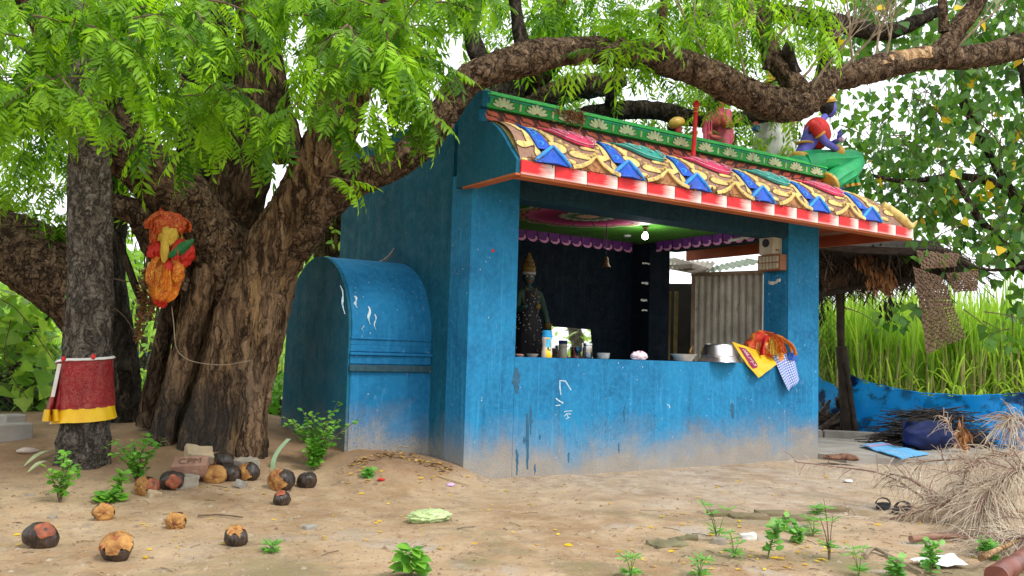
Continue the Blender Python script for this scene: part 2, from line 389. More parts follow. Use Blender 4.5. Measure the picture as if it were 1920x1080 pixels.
DRYLEAF = mt('dry_leaf', (.30, .16, .07), (.17, .085, .035), 14, .85, .3)
NEEDLE = mt('dead_needle', (.62, .54, .42), (.42, .33, .24), 3, .9, 0)
DEADWOOD = mt('dead_branch_bark', (.30, .19, .15), (.19, .11, .085), 9, .8, .3)

def vivid(name, c, c2=None, rough=.62, grime=1.0):
    if name in _mc: return _mc[name]
    t = NT(name); p = t.pos(); c2 = c2 or tuple(x*.8 for x in c)
    col = t.mix(t.ramp(t.noise(p, 9, 5, .6), [(.35, 0), (.65, 1)]), c2, c)
    col = t.mix(t.ramp(t.noise(p, 26, 6, .7), [(.52, 0), (.72, .45)]), col, tuple(x*.6+.10 for x in c))          # sun-faded
    st = t.math('MULTIPLY', t.ramp(t.noise(t.pos('World', (16, 16, 3)), 1.4, 6, .7), [(.50, 0), (.68, .7*grime)]), t.ramp(t.noise(p, 60, 3, .7), [(.3, .5), (.6, 1)]))
    col = t.mix(st, col, (.085, .062, .045))                                                                           # rain grime
    col = t.mix(t.ramp(t.noise(p, 85, 4, .75), [(.66, 0), (.70, .8*grime)]), col, (.42, .38, .33))                    # chips
    _mc[name] = t.set(col, t.ramp(t.noise(p, 20, 3), [(.3, rough-.1), (.7, min(1, rough+.15))]), t.math('ADD', t.noise(p, 55, 5, .7), t.noise(p, 14, 3)), .35, .006, spec=.25); return _mc[name]
GREEN = vivid('green_enamel', (.012, .34, .045), (.01, .24, .03)); GREEN_LT = vivid('bright_green_enamel', (.05, .58, .11), (.03, .44, .08))
CREAM = vivid('pale_cream_paint', (.52, .60, .34), (.36, .44, .22)); MAROON = vivid('maroon_paint', (.115, .045, .045), (.08, .03, .032))
SALMON = vivid('salmon_paint', (.66, .165, .085), (.5, .11, .06)); BUFF = vivid('brown_buff_paint', (.34, .19, .13), (.24, .13, .09))
YELLOW = vivid('yellow_cream_paint', (.74, .58, .20), (.62, .44, .15)); OUTLINE = vivid('dark_brown_line', (.10, .045, .025))
BLUE = vivid('royal_blue_paint', (.012, .105, .60), (.01, .07, .42)); SKY_BLUE = vivid('sky_blue_paint', (.05, .33, .80), (.04, .24, .65))
PINK = vivid('pink_paint', (.72, .05, .15), (.62, .03, .10)); PINK_LT = vivid('light_pink_paint', (.86, .36, .50)); RED = vivid('red_paint', (.62, .025, .02), (.5, .02, .018))
TEAL = vivid('teal_paint', (.02, .33, .27), (.015, .24, .20)); TEAL_LT = vivid('light_teal_paint', (.25, .66, .60)); OCHRE = vivid('ochre_paint', (.46, .22, .085), (.36, .15, .055))
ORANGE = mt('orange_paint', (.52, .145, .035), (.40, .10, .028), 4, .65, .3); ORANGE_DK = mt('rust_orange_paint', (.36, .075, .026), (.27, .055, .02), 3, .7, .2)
GOLD = mt('gold_paint', (.70, .43, .05), (.5, .28, .03), 12, .38, .2, spec=.6); PURPLE = vivid('purple_paint', (.17, .035, .24), (.10, .02, .16)); LILAC = vivid('lilac_paint', (.62, .40, .62)); VIOLET_SKIN = vivid('violet_blue_paint', (.14, .15, .62), (.09, .09, .46))
ROSE_SKIN = vivid('rose_paint', (.66, .14, .12), (.55, .10, .09)); BLACK = vivid('black_paint', (.012, .012, .014)); WHITE = mt('grey_white_paint', (.72, .72, .70), (.50, .50, .48), 6, .7); CHALK = mt('chalk', (.58, .66, .70), (.22, .42, .56), 40, .95, .2)
def fascia():
    t = NT('red_to_white_brushed_paint'); v = t.pos('Generated'); x = t.n('SeparateXYZ', i0=v).outputs
    f = t.math('ADD', x[0], t.math('MULTIPLY', t.math('SUBTRACT', t.noise(t.pos('World', (2, 2, 40)), 3, 4), .5), .5))
    c = t.mix(t.ramp(f, [(.52, 0), (.98, 1)]), (.66, .022, .026), (.86, .77, .70))
    c = t.mix(t.ramp(x[2], [(.05, .55), (.22, 0)]), c, (.85, .62, .58))
    c = t.mix(t.ramp(t.noise(t.pos('World', (30, 30, 5)), 1, 5, .7), [(.6, 0), (.74, .6)]), c, (.25, .14, .09))
    return t.set(c, .5, t.noise(t.pos(), 50, 4), .2, .004)
FASCIA = fascia()
def mandala():
    """the lotus wheel painted flat on the ceiling"""
    t = NT('painted_lotus_wheel'); p = t.n('VectorMath', {'operation': 'SUBTRACT'}, i0=t.pos(), i1=(2.06, 1.08, 2.48)).outputs[0]
    s = t.n('SeparateXYZ', i0=p).outputs; r = t.n('VectorMath', {'operation': 'LENGTH'}, i0=t.n('CombineXYZ', i0=s[0], i1=s[1])).outputs['Value']
    a = t.math('ARCTAN2', s[1], s[0])
    pet = lambda n, ph=0: t.math('ABSOLUTE', t.math('SINE', t.math('ADD', t.math('MULTIPLY', a, n/2), ph)))
    rr = t.math('ADD', r, t.math('MULTIPLY', t.math('SUBTRACT', 1, pet(16)), .06))
    c = t.ramp(t.math('MULTIPLY', rr, 1/.9), [(0, (.5, .12, .03)), (.12, (.6, .42, .28)), (.17, (.03, .06, .03)), (.27, (.10, .20, .08)), (.32, (.5, .52, .38)), (.36, (.02, .015, .015)),
        (.40, (.20, .012, .06)), (.60, (.40, .03, .12)), (.72, (.60, .16, .28)), (.77, (.015, .012, .012)), (.80, (.55, .36, .07)), (.84, (.05, .02, .02)), (.88, (.60, .55, .45)), (.91, (.05, .20, .015))], 'LINEAR')
    ed = t.math('MULTIPLY', t.ramp(pet(16), [(.05, 1), (.16, 0)]), t.ramp(r, [(.30, 0), (.33, 1), (.62, 1), (.68, 0)]))
    c = t.mix(ed, c, (.012, .01, .01))
    return t.set(c, .5, spec=.4)
MANDALA = mandala(); CEIL_GREEN = vivid('ceiling_green', (.08, .30, .02), (.05, .22, .015))
CONC = mt('worn_concrete', (.36, .34, .31), (.24, .22, .19), 3, .9, .5, 70, kind='Object', bdist=.01)
BRICK = mt('old_brick', (.36, .21, .15), (.25, .135, .095), 9, .95, .8, 40, bdist=.01); STONE = mt('buff_stone', (.46, .36, .23), (.33, .25, .16), 6, .95, .6, 30, bdist=.01); STONE_GREY = mt('grey_stone', (.34, .30, .24), (.22, .19, .15), 8, .95, .7, 30, bdist=.01)
METAL = mt('spun_aluminium', (.80, .80, .80), (.62, .62, .63), 5, .32, .1, 60, 1.0); STEEL = mt('stainless_steel', (.72, .72, .72), (.5, .5, .5), 4, .2, .05, 60, 1.0)
def tin_mat():
    t = NT('weathered_tin'); p = t.pos()
    c = t.mix(t.ramp(t.noise(p, 3, 6, .6), [(.35, 0), (.65, 1)]), (.30, .265, .22), (.46, .42, .36))
    c = t.mix(t.ramp(t.noise(t.pos('World', (14, 14, 3)), 1.6, 6, .75), [(.57, 0), (.68, .8)]), c, (.12, .075, .045))
    c = t.mix(t.ramp(t.noise(p, 40, 4, .7), [(.62, 0), (.7, .8)]), c, (.03, .025, .02))
    return t.set(c, .65, t.noise(p, 50, 4), .2, .004, spec=.3)
TIN = tin_mat(); DARKWOOD = mt('dark_old_wood', (.06, .045, .033), (.03, .022, .017), 9, .9, .4, 40, bdist=.01); SHED_DARK = mt('shed_gloom_wall', (.02, .018, .016), (.012, .011, .01), 4, .95, .2)  # shed's inner wall is near black: doorway gloom put into its colour
STRAW = mt('old_palm_thatch', (.06, .04, .03), (.02, .014, .01), 9, .95, .6, 50, stretch=(1, 1, 4)); STRAW_LT = mt('weathered_thatch', (.26, .20, .15), (.10, .07, .05), 9, .95, .4); MATSTRIP = mt('woven_palm_strip', (.19, .125, .08), (.11, .07, .045), 25, .9, .4)
def tarp_mat(name, c1, c2, stain):
    t = NT(name); p = t.pos()
    c = t.mix(t.ramp(t.noise(p, 2, 4), [(.35, 0), (.65, 1)]), c1, c2)
    m = t.math('MULTIPLY', t.ramp(t.noise(p, 4.2, 7, .62, .4), [(.50, 0), (.58, 1)]), t.ramp(t.noise(p, .9, 2), [(.34, .4), (.5, 1)]))
    c = t.mix(m, c, stain); c = t.mix(t.ramp(t.noise(t.pos('World', (1, 1, 24)), 1.2, 4), [(.62, 0), (.75, .5)]), c, tuple(x*.5 for x in c1))
    t.set(c, .38, t.noise(p, 5, 5), .35, .03, spec=.4)
    tr = t.n('BsdfTranslucent', Color=c); ms = t.n('MixShader', i0=.3, i1=t.b.outputs[0], i2=tr); t.t.links.new(ms.outputs[0], t.out.inputs[0]); return t.mat
TARP = tarp_mat('blue_tarpaulin', (.010, .42, .95), (.015, .48, .97), (.010, .04, .15)); TARP_LT = tarp_mat('light_blue_tarpaulin', (.06, .36, .72), (.09, .45, .8), (.04, .2, .5))
def zari(name, c, motif, scale, thr=.06, c2=None):
    t = NT(name); p = t.pos('Object'); f = t.n('TexVoronoi', Vector=p, Scale=scale).outputs['Distance']
    g = t.math('ABSOLUTE', t.math('SINE', t.math('MULTIPLY', f, 16)))
    m = t.math('MULTIPLY', t.ramp(g, [(.55, 0), (.8, 1)]), t.ramp(t.noise(p, scale*1.6, 4, .7), [(.42, 0), (.56, thr*10)]))
    base = t.mix(t.ramp(t.noise(p, 5, 3), [(.35, 0), (.65, 1)]), c2 or tuple(x*.65 for x in c), c)
    return t.set(t.mix(m, base, motif), .5, t.noise(p, 60, 3), .2, .003, spec=.3)
ZARI_RED = zari('red_brocade', (.26, .008, .014), (.40, .15, .10), 19, .038); ZARI_OR = zari('orange_brocade', (.62, .13, .012), (.80, .42, .04), 20, .075); ZARI_HOOD = zari('scarlet_brocade', (.46, .035, .014), (.75, .36, .04), 26, .05); CLOTH_YEL = mt('yellow_satin', (.78, .50, .012), (.66, .38, .01), 6, .45, .15, spec=.4)
CLOTH_RED = mt('red_satin', (.56, .028, .016), (.40, .015, .012), 6, .5, .15); CLOTH_GREEN = mt('green_satin', (.015, .16, .04), (.01, .10, .025), 8, .5, .15); CLOTH_MUST = mt('mustard_cloth', (.60, .42, .06), (.48, .30, .04), 8, .7, .15); CLOTH_ORANGE = mt('orange_cloth', (.76, .27, .02), (.82, .56, .30), 9, .6, .2, lo=.45, hi=.55)
CLOTH_MAG = mt('magenta_cloth', (.42, .01, .07), None, 6, .6, .15); NAVY = mt('navy_cloth', (.006, .016, .085), (.004, .010, .045), 6, .8, .2); CLOTH_SKY = mt('sky_blue_cloth', (.16, .44, .72), (.10, .33, .60), 5, .8, .2); CLOTH_BROWN = mt('brown_rag', (.25, .13, .08), (.14, .07, .045), 14, .9, .4)
def checks():
    t = NT('blue_checked_cotton'); u = t.n('TexCoord').outputs['UV']; s = t.n('SeparateXYZ', i0=u).outputs
    st = lambda k: t.ramp(t.math('FRACT', t.math('MULTIPLY', k, 1.0)), [(.40, 0), (.46, 1), (.86, 1), (.92, 0)])
    a, b = st(s[0]), st(s[1])
    c = t.mix(a, (.58, .66, .84), (.16, .24, .55)); c = t.mix(t.math('MULTIPLY', b, .75), c, (.07, .11, .40))
    return t.set(c, .85, t.noise(t.pos('Object'), 80, 3), .15, .002)
CHECKS = checks()
# ================================================================== GROUND
def axis(lo, hi, a, b, fine, grow):
    v = list(np.arange(a, b+1e-6, fine)); s = fine; x = b
    while x < hi: s *= grow; x += s; v.append(min(x, hi))
    s = fine; x = a; left = []
    while x > lo: s *= grow; x -= s; left.append(max(x, lo))
    return left[::-1]+v
gx = axis(-300, 300, -4.6, 6.2, .045, 1.25); gy = axis(-60, 500, -4.2, 2.6, .045, 1.25)
g = MB(); nxg = len(gx)
g.v = [(x, y, H(x, y)) for y in gy for x in gx]
g.f = [(j*nxg+i, j*nxg+i+1, (j+1)*nxg+i+1, (j+1)*nxg+i) for j in range(len(gy)-1) for i in range(nxg-1)]; g.m = [0]*len(g.f)
tag(g.build('ground', GROUND, smooth=180, fix=False), kind='structure')
# concrete apron beside the shrine, with a low kerb along its far side
sl_ = MB(); pts = [(4.43, -.34), (4.9, -.62), (5.6, -.95), (6.6, -1.5), (8.2, -2.3), (9.4, -.4), (7.5, 1.5), (4.43, 2.5)]
top = .055
sl_.prism([(x, y, -.3) for x, y in pts], (0, 0, .3+top))
tag(sl_.build('concrete_slab', CONC, smooth=0), kind='structure')
k1, k2 = Vector((5.35, 2.25, 0)), Vector((8.6, -.95, 0))
kb = MB(); dk = (k2-k1).normalized(); nk = Vector((-dk.y, dk.x, 0))
for i in range(7):
    a = k1+(k2-k1)*(i/7); b = k1+(k2-k1)*((i+1)/7-.004)
    o = MB(); an = math.atan2(dk.y, dk.x)
    o.box((a+b)/2+Vector((0, 0, .07)), ((b-a).length, .14, .15), Matrix.Rotation(an, 3, 'Z'), bev=.012)
    tag(o.build('kerb_block', CONC, origin=(a+b)/2), kind='structure')

# ================================================================== SHRINE
W_, OV, WR, D_ = 4.413, .684, 5.06, 2.72
ZS, ZB, ZE, ZC = 1.0, 2.331, 2.367, 2.48
sh = thing('shrine', 'blue painted roadside shrine with a colourful moulded cornice and open counter', 'shrine', (0, 0, 0))
def part(mb, name, m, **k): return mb.build(name, m, sh, **k)
m = MB(); m.box((2.19, .15, .35), (3.44+.0, .30, 1.3)); part(m, 'counter_wall', PAINT, smooth=0)
m = MB(); m.box((.235, .1625, 1.10), (.465, .325, 2.8)); part(m, 'pillar', PAINT)
m = MB(); m.box((4.162, .1625, 1.10), (.502, .325, 2.8)); part(m, 'pillar', PAINT)
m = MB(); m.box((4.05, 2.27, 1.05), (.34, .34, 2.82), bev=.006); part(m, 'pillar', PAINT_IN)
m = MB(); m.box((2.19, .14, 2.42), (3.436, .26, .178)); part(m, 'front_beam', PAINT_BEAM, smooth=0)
m = MB(); m.box((4.16, 1.21, 2.425), (.30, 1.76, .10)); part(m, 'side_beam', PAINT_IN, smooth=0)
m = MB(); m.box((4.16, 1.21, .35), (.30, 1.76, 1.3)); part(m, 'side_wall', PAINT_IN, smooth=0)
# left side wall: shade put into the darker blues, outside and in
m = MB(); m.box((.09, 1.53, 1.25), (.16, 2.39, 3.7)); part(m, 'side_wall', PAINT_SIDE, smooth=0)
m = MB(); m.box((.186, 1.4, 1.7), (.024, 2.1, 1.5)); part(m, 'wall_shade_lining', PAINT_IN, smooth=0)
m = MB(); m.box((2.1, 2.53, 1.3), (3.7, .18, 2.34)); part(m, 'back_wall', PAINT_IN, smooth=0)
m = MB(); m.box((2.2, 1.4, ZC+.05), (3.9, 2.1, .094)); part(m, 'ceiling', CEIL_GREEN, smooth=0)
m = MB(); m.box((2.1, 1.0, -.0), (3.6, 1.3, .12)); part(m, 'floor', CONC, smooth=0)
m = MB(); m.lathe([(.0, 0), (.83, 0), (.83, .004), (0, .004)], 48, (2.06, 1.08, ZC-.006)); part(m, 'ceiling_lotus_wheel', MANDALA, smooth=0)
m = MB(); m.box((2.2, .74, ZS-.04), (3.5, .80, .06), bev=.008); part(m, 'inner_ledge', mt('oxide_red_ledge', (.17, .028, .022), None, 5, .4), smooth=0)
# roof slab behind the cornice
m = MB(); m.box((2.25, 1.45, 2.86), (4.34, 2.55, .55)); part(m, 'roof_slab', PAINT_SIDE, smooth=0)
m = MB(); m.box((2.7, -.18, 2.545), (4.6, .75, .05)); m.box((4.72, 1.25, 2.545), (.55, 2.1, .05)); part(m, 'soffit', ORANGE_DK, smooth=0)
# drop edge of the eave: orange board with painted blocks above
m = MB(); m.box((WR/2+.004, -OV+.055, 2.361), (WR-.01, .12, .014)); part(m, 'eave_edge', ORANGE, smooth=0)
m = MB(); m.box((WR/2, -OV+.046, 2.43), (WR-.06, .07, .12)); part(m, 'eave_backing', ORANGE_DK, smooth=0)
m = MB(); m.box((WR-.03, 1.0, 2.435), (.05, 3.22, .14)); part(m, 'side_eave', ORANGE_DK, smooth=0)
fb = None; NB = 16; bw = WR/NB
for i in range(NB):
    if fb is None:
        q = MB(); q.box((bw/2, -OV-.003, 2.423), (bw-.005, .03, .108), bev=.003); fb = q.build('fascia_block', FASCIA, sh, origin=(0, -OV, 2.423)); o = fb
    else: o = dup(fb, None, sh)
    o.location = Vector((i*bw, -OV, 2.423+rnd.uniform(-.001, .001)))
# cornice profile (y, z)
PROF = crom([(-.690, 2.478), (-.645, 2.525), (-.555, 2.623), (-.465, 2.722), (-.372, 2.798), (-.27, 2.85), (-.129, 2.884)], 40)
BAYS = [-.515, .255, 1.019, 1.796, 2.639, 3.442, 4.29, 5.3]
_w = [0.0]
for a_, b_ in zip(PROF, PROF[1:]): _w.append(_w[-1]+max(.22*float(np.hypot(*(b_-a_))), float((b_[1]-a_[1])*.97-(b_[0]-a_[0])*.19)))
PROF = [np.array((np.interp(k/40*_w[-1], _w, [q[0] for q in PROF]), np.interp(k/40*_w[-1], _w, [q[1] for q in PROF]))) for k in range(41)]
def prof(v):
    t = min(.9999, max(0, v))*40; k = int(t); t -= k; a, b = PROF[k], PROF[k+1]
    p = a+(b-a)*t; tg = (b-a); n = np.array((-tg[1], tg[0])); n /= np.linalg.norm(n); return p, n
def xmax(v): return 5.03-.62*v
def bayof(x):
    for i in range(len(BAYS)-1):
        if BAYS[i] <= x < BAYS[i+1]: return i, (x-BAYS[i])/(BAYS[i+1]-BAYS[i])
    return len(BAYS)-2, 1
def KS(u, v, off=0):
    p, n = prof(v); i, s = bayof(u)
    vv = min(1, max(0, v)); b = .085*(max(0, math.sin(PI*s))**.55)*(max(0, math.sin(PI*vv**1.35))**.6)
    return Vector((u, p[0]-b*.98-off*.82, p[1]+b*.10+off*.5))
m = MB(); m.sheet(lambda a, b: KS(.0+a*xmax(b), b), 150, 20)
m.sheet(lambda a, b: Vector((xmax(b)+.0, prof(b)[0][0]+a*(2.6-prof(b)[0][0]), prof(b)[0][1])), 2, 20)
co = part(m, 'cornice', BUFF, smooth=60)
def bs(i, s): return BAYS[i]+s*(BAYS[i+1]-BAYS[i])
def outl(mb, pts, surf, off, bulge, ko=1.1):
    n = len(pts); cu = sum(p[0] for p in pts)/n; cv = sum(p[1] for p in pts)/n
    mb.patch([(cu+(a-cu)*ko, cv+(b-cv)*ko) for a, b in pts], surf, off*.5, bulge*.5, 2, 1); mb.patch(pts, surf, off, bulge, 2, 0)
def blobpts(cu, cv, ru, rv, n=14, lob=0, k=3, ph=0, tip=None, rot=0):
    out = []
    for j in range(n):
        a = 2*PI*j/n; q = 1+lob*math.cos(k*a+ph)
        if tip: q *= 1+tip*max(0, math.cos(a-PI/2))**6
        x, y = q*math.cos(a)*ru, q*math.sin(a)*rv
        out.append((cu+x*math.cos(rot)-y*math.sin(rot), cv+(x*math.sin(rot)+y*math.cos(rot))*1.0))
    return out
def spiral(cu, cv, r, ang, turns=1.2, n=14, sq=2.6):
    return [(cu+r*(1-.78*k/n)*math.cos(ang+turns*2*PI*k/n), cv+sq*r*(1-.78*k/n)*math.sin(ang+turns*2*PI*k/n)) for k in range(n+1)]
for i in range(0, 7):
    w = BAYS[i+1]-BAYS[i]; lim = xmax(.5)
    U = lambda s, i=i: bs(i, s)
    # scroll leaves in pale yellow, each with its dark line
    pads = [(.175, .66, .036, .15, 1.9), (.125, .88, .040, .09, .6), (.24, .40, .060, .13, 2.4), (.41, .32, .085, .09, -.5), (.88, .50, .052, .17, 1.2), (.83, .80, .042, .12, 2.2), (.93, .20, .046, .13, 1.0), (.74, .34, .070, .085, .3), (.31, .13, .062, .07, 2.9), (.20, .17, .035, .09, 1.5), (.57, .50, .07, .05, 0), (.955, .40, .025, .10, 1.5)]
    for (s, v, ru, rv, lob) in pads:
        if U(s) < .03 or U(s) > xmax(v)-.03: continue
        q = MB(); pp = [(1.0+.75*max(0, math.cos(2*PI*j/18))**5-.22*max(0, math.cos(2*PI*j/18-PI))**2, 2*PI*j/18) for j in range(18)]; pp = [(ra*math.cos(an), ra*math.sin(an)*.8+.25*max(0, math.cos(an))**2) for ra, an in pp]; q = MB(); outl(q, [(U(s)+ru*(x*math.cos(lob)-y*math.sin(lob)), v+rv*(x*math.sin(lob)+y*math.cos(lob))) for x, y in pp], KS, .007, .008, 1.2); part(q, 'scroll_leaf', [YELLOW, OUTLINE], smooth=60)
    # tongue shaped cloth moulded over the crown of the bay
    if U(.5) > .2 and i >= 1:
        f = (0 if i % 2 else 1); pts = []
        for t_ in range(25):
            a = t_/24; s = .16+.70*a; low = .99-.46*(math.sin(PI*a)**.75)*(.78+.5*a)-.05*math.sin(PI*3*a)*a
            pts.append((U(s), low))
        pts = pts+[(U(.86-.70*t_/6), 1.0) for t_ in range(1, 6)]
        mid = [p for p in pts if p[0] < xmax(p[1])-.01]
        if len(mid) > 8:
            q = MB(); outl(q, mid, KS, .022, .02, 1.06); md = part(q, 'moulded_cloth', [TEAL if f else PINK, OUTLINE], smooth=60, label='teal moulded cloth' if f else 'pink moulded cloth')
            q = MB()
            for (s, v, r_, an) in [(.40, .82, .050, 2.6), (.56, .76, .055, .4), (.72, .74, .05, 3.4)]:
                if U(s)+.06 < xmax(v): q.ribbon(spiral(U(s), v, r_, an), .011, lambda a, b, o: KS(a, b, o+.044), .006)
            low = [(a, b+.035) for a, b in pts[3:22]]
            q.ribbon(low, .012, lambda a, b, o: KS(a, b, o+.034), .005)
            q.build('painted_scroll', TEAL_LT if f else PINK_LT, md, smooth=0)
        # string of beads under it
        q = MB()
        for t_ in range(13):
            a = t_/12; s = .15+.70*a; v = .86-.46*(math.sin(PI*a)**.75)*(.78+.5*a)-.05
            if 0 < U(s) < xmax(v)-.02: q.patch(blobpts(U(s), v, .021, .034, 8), KS, .008, .014, 1)
        if q.v: part(q, 'bead_string', YELLOW, smooth=60)['kind'] = 'stuff'
    # peaked niche at the lower edge
    s = .60; c0 = U(s)
    if .15 < c0 < xmax(0)-.15:
        NS = lambda a, b, o: Vector((a, -.712+b*.12-o, 2.480+b))
        q = MB(); q.prism([(c0-.17, -.705, 2.481), (c0-.08, -.70, 2.53), (c0, -.69, 2.60), (c0+.08, -.70, 2.53), (c0+.17, -.705, 2.481)], (0, .16, 0)); nb = part(q, 'peaked_niche', OCHRE, smooth=30)
        q = MB()
        for sg in (-1, 1): q.ribbon([(c0+sg*.24, .006), (c0+sg*.15, .028), (c0+sg*.07, .068), (c0, .128)], [.03, .034, .03, .016], lambda a, b, o: NS(a, b, o+.006), .014)
        q.build('niche_rib', YELLOW, nb, smooth=60)
    # blue strap in the groove, with the blue pyramid at its foot
    x0 = BAYS[i]
    if x0 > 0:
        q = MB(); q.ribbon([(x0+.0, .97), (x0+.0, .8), (x0+.005, .62), (x0+.01, .45), (x0+.02, .30)], [.075, .10, .115, .12, .13], lambda a, b, o: KS(a, b, o+.012), .018); st = part(q, 'blue_strap', BLUE, smooth=60)
        q = MB(); q.ribbon([(x0-.02, .94), (x0-.03, .8), (x0-.025, .66), (x0, .60)], .022, lambda a, b, o: KS(a, b, o+.028), .005); q.ribbon(spiral(x0+.01, .70, .03, 1.0), .014, lambda a, b, o: KS(a, b, o+.028), .005); q.ribbon(spiral(x0+.01, .46, .035, 2.0), .016, lambda a, b, o: KS(a, b, o+.028), .005)
        q.build('strap_scroll', SKY_BLUE, st, smooth=60)
        cx = x0+.035; A = [KS(cx-.175, .0, .0), KS(cx+.175, .0, .0)]
        ap = Vector((cx, -.70, 2.618)); base = [Vector((cx-.17, -.705, 2.480)), Vector((cx+.17, -.705, 2.480)), Vector((cx, -.765, 2.480))]
        ft = Vector((cx, -.770, 2.50)); bl, br = base[0], base[1]
        q = MB(); q.add([bl, br, ap, ap+Vector((0, .16, -.01)), bl+Vector((0, .1, 0)), br+Vector((0, .1, 0)), base[2]], [(0, 6, 2), (6, 1, 2), (0, 2, 3, 4), (1, 5, 3, 2), (0, 4, 5, 1, 6)]); py = part(q, 'blue_pyramid', BLUE, smooth=0)
        q = MB()
        for b0 in (bl, br): q.tube([b0+Vector((0, -.004, .006)), b0*.55+ap*.45+Vector((0, -.006, .008)), ap+Vector((0, -.004, .006))], [.013, .020, .012], 6)
        q.build('pyramid_edge', SKY_BLUE, py, smooth=60)
# upturned tip at the right corner
q = MB(); e0 = KS(xmax(0)-.05, .03); q.tube(crom([tuple(KS(4.7, .55, .0)), tuple(KS(4.88, .2, .02)), tuple(e0+Vector((.02, -.02, .0))), tuple(e0+Vector((.09, -.05, .07)))], 10), [.05, .055, .055, .055, .05, .045, .04, .03, .024, .016, .006], 8); part(q, 'corner_tip', YELLOW, smooth=60)
# maroon band and flames
m = MB(); m.prism([(0.0, -.123, 2.882), (0.0, -.118, 2.996), (0.0, .2, 2.996), (0.0, .2, 2.882)], (4.34, 0, 0)); part(m, 'maroon_band', MAROON, smooth=0)
band = lambda a, b, o: Vector((a, -.123-o+.045*b, 2.884+b))
fl0 = None
for i in range(25):
    x = .035+i*.172
    if x > 4.24: break
    mir = i >= 15
    k = 'r' if mir else 'l'
    if i in (0, 15):
        q = MB(); g_ = -1 if mir else 1; X = lambda s: x+.07+g_*(s-.07)
        B = lambda pts: [(p, h*.112) for p, h in pts]
        q.ribbon(B([(X(.005), .98), (X(.025), .76), (X(.065), .74), (X(.10), .70), (X(.13), .50)]), [.006, .024, .036, .032, .010], band, .006)
        q.ribbon(B([(X(-.01), .66), (X(.01), .38), (X(.055), .34), (X(.10), .30), (X(.145), .10)]), [.006, .024, .038, .034, .010], band, .006)
        fl0 = q.build('flame_motif', SALMON, sh, origin=(x, -.123, 2.884), smooth=60); f = fl0
    else: f = dup(fl0, None, sh)
    f.location = Vector((x, -.123, 2.884)); f.scale = (1, 1, rnd.uniform(.94, 1.04))
# green coping beam with lotuses
GL = 4.30
m = MB(); m.prism([(.012, -.172, 2.998), (.012, -.172, 3.100), (.012, .16, 3.100), (.012, .16, 2.998)], (GL, 0, 0)); gb = part(m, 'green_coping', GREEN, smooth=0)
m = MB(); m.prism([(.008, -.186, 3.102), (.008, -.180, 3.112), (.008, -.150, 3.142), (.008, .2, 3.146), (.008, .2, 3.102)], (GL+.01, 0, 0)); part(m, 'coping_top', GREEN_LT, smooth=0)
m = MB(); m.box((.01+GL/2, -.1745, 3.088), (GL-.01, .004, .010)); part(m, 'coping_line', TEAL, smooth=0)
front = lambda a, b, o: Vector((a, -.172-o, 2.998+b))
lo0 = ba0 = None
for i in range(13):
    x = .17+i*.331
    if lo0 is None:
        lo0 = thing('lotus_motif', None, None, (x, -.172, 2.998)); lo0.parent = sh; lo0.location = Vector((x, -.172, 2.998))
        for j, an in enumerate([-70, -46, -22, 0, 22, 46, 70]):
            L = [.066, .074, .078, .082, .078, .074, .066][j]; a = R(an); pts = []
            for t_ in range(12):
                th = 2*PI*t_/12; lx = .0125*math.sin(th)*(1 if math.cos(th) < .2 else .75); ly = L/2-L/2*math.cos(th); ly += .014
                pts.append((x+(lx*math.cos(a)+ly*math.sin(a))*1.45, .010+(-lx*math.sin(a)+ly*math.cos(a))*1.02))
            q = MB(); outl(q, pts, front, .005, .004, 1.16); q.build('petal', [CREAM, mt('deep_green_line', (.01, .06, .012))], lo0, smooth=0)
        o = lo0
    else: o = dup(lo0, None, sh)
    o.location = Vector((x, -.172, 2.998))
    if ba0 is None:
        q = MB(); q.box((x+.165, -.174, 3.043), (.02, .006, .06), Matrix.Rotation(R(6), 3, 'Y'), bev=.002); ba0 = q.build('coping_bar', CREAM, sh, origin=(x+.165, -.172, 3.043)); b_ = ba0
    else: b_ = dup(ba0, None, sh)
    b_.location = Vector((x+.165, -.172, 3.043))
# gable at the left end: outline of the cornice, thick plate
gp = [(-OV, ZE+.012), (-OV-.004, 2.478)]+[(float(p[0]), float(p[1])) for p in PROF[1:-1:3]]+[(-.126, 2.884), (-.120, 2.99), (-.170, 3.0), (-.178, 3.125), (-.14, 3.148), (.20, 3.15), (.20, ZE+.012)]
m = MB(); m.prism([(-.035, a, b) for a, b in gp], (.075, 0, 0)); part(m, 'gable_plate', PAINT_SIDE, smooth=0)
m = MB(); m.box((.002, -.30, ZE+.002), (.085, .78, .016)); part(m, 'gable_edge', ORANGE, smooth=0)
m = MB()   # edge of the first scroll seen on the gable rim
m.sheet(lambda a, b: Vector((.012+a*.05, prof(b*.93)[0][0]+prof(b*.93)[1][0]*.010, prof(b*.93)[0][1]+prof(b*.93)[1][1]*.010)), 2, 24, thick=.008); part(m, 'gable_rim', YELLOW, smooth=60)
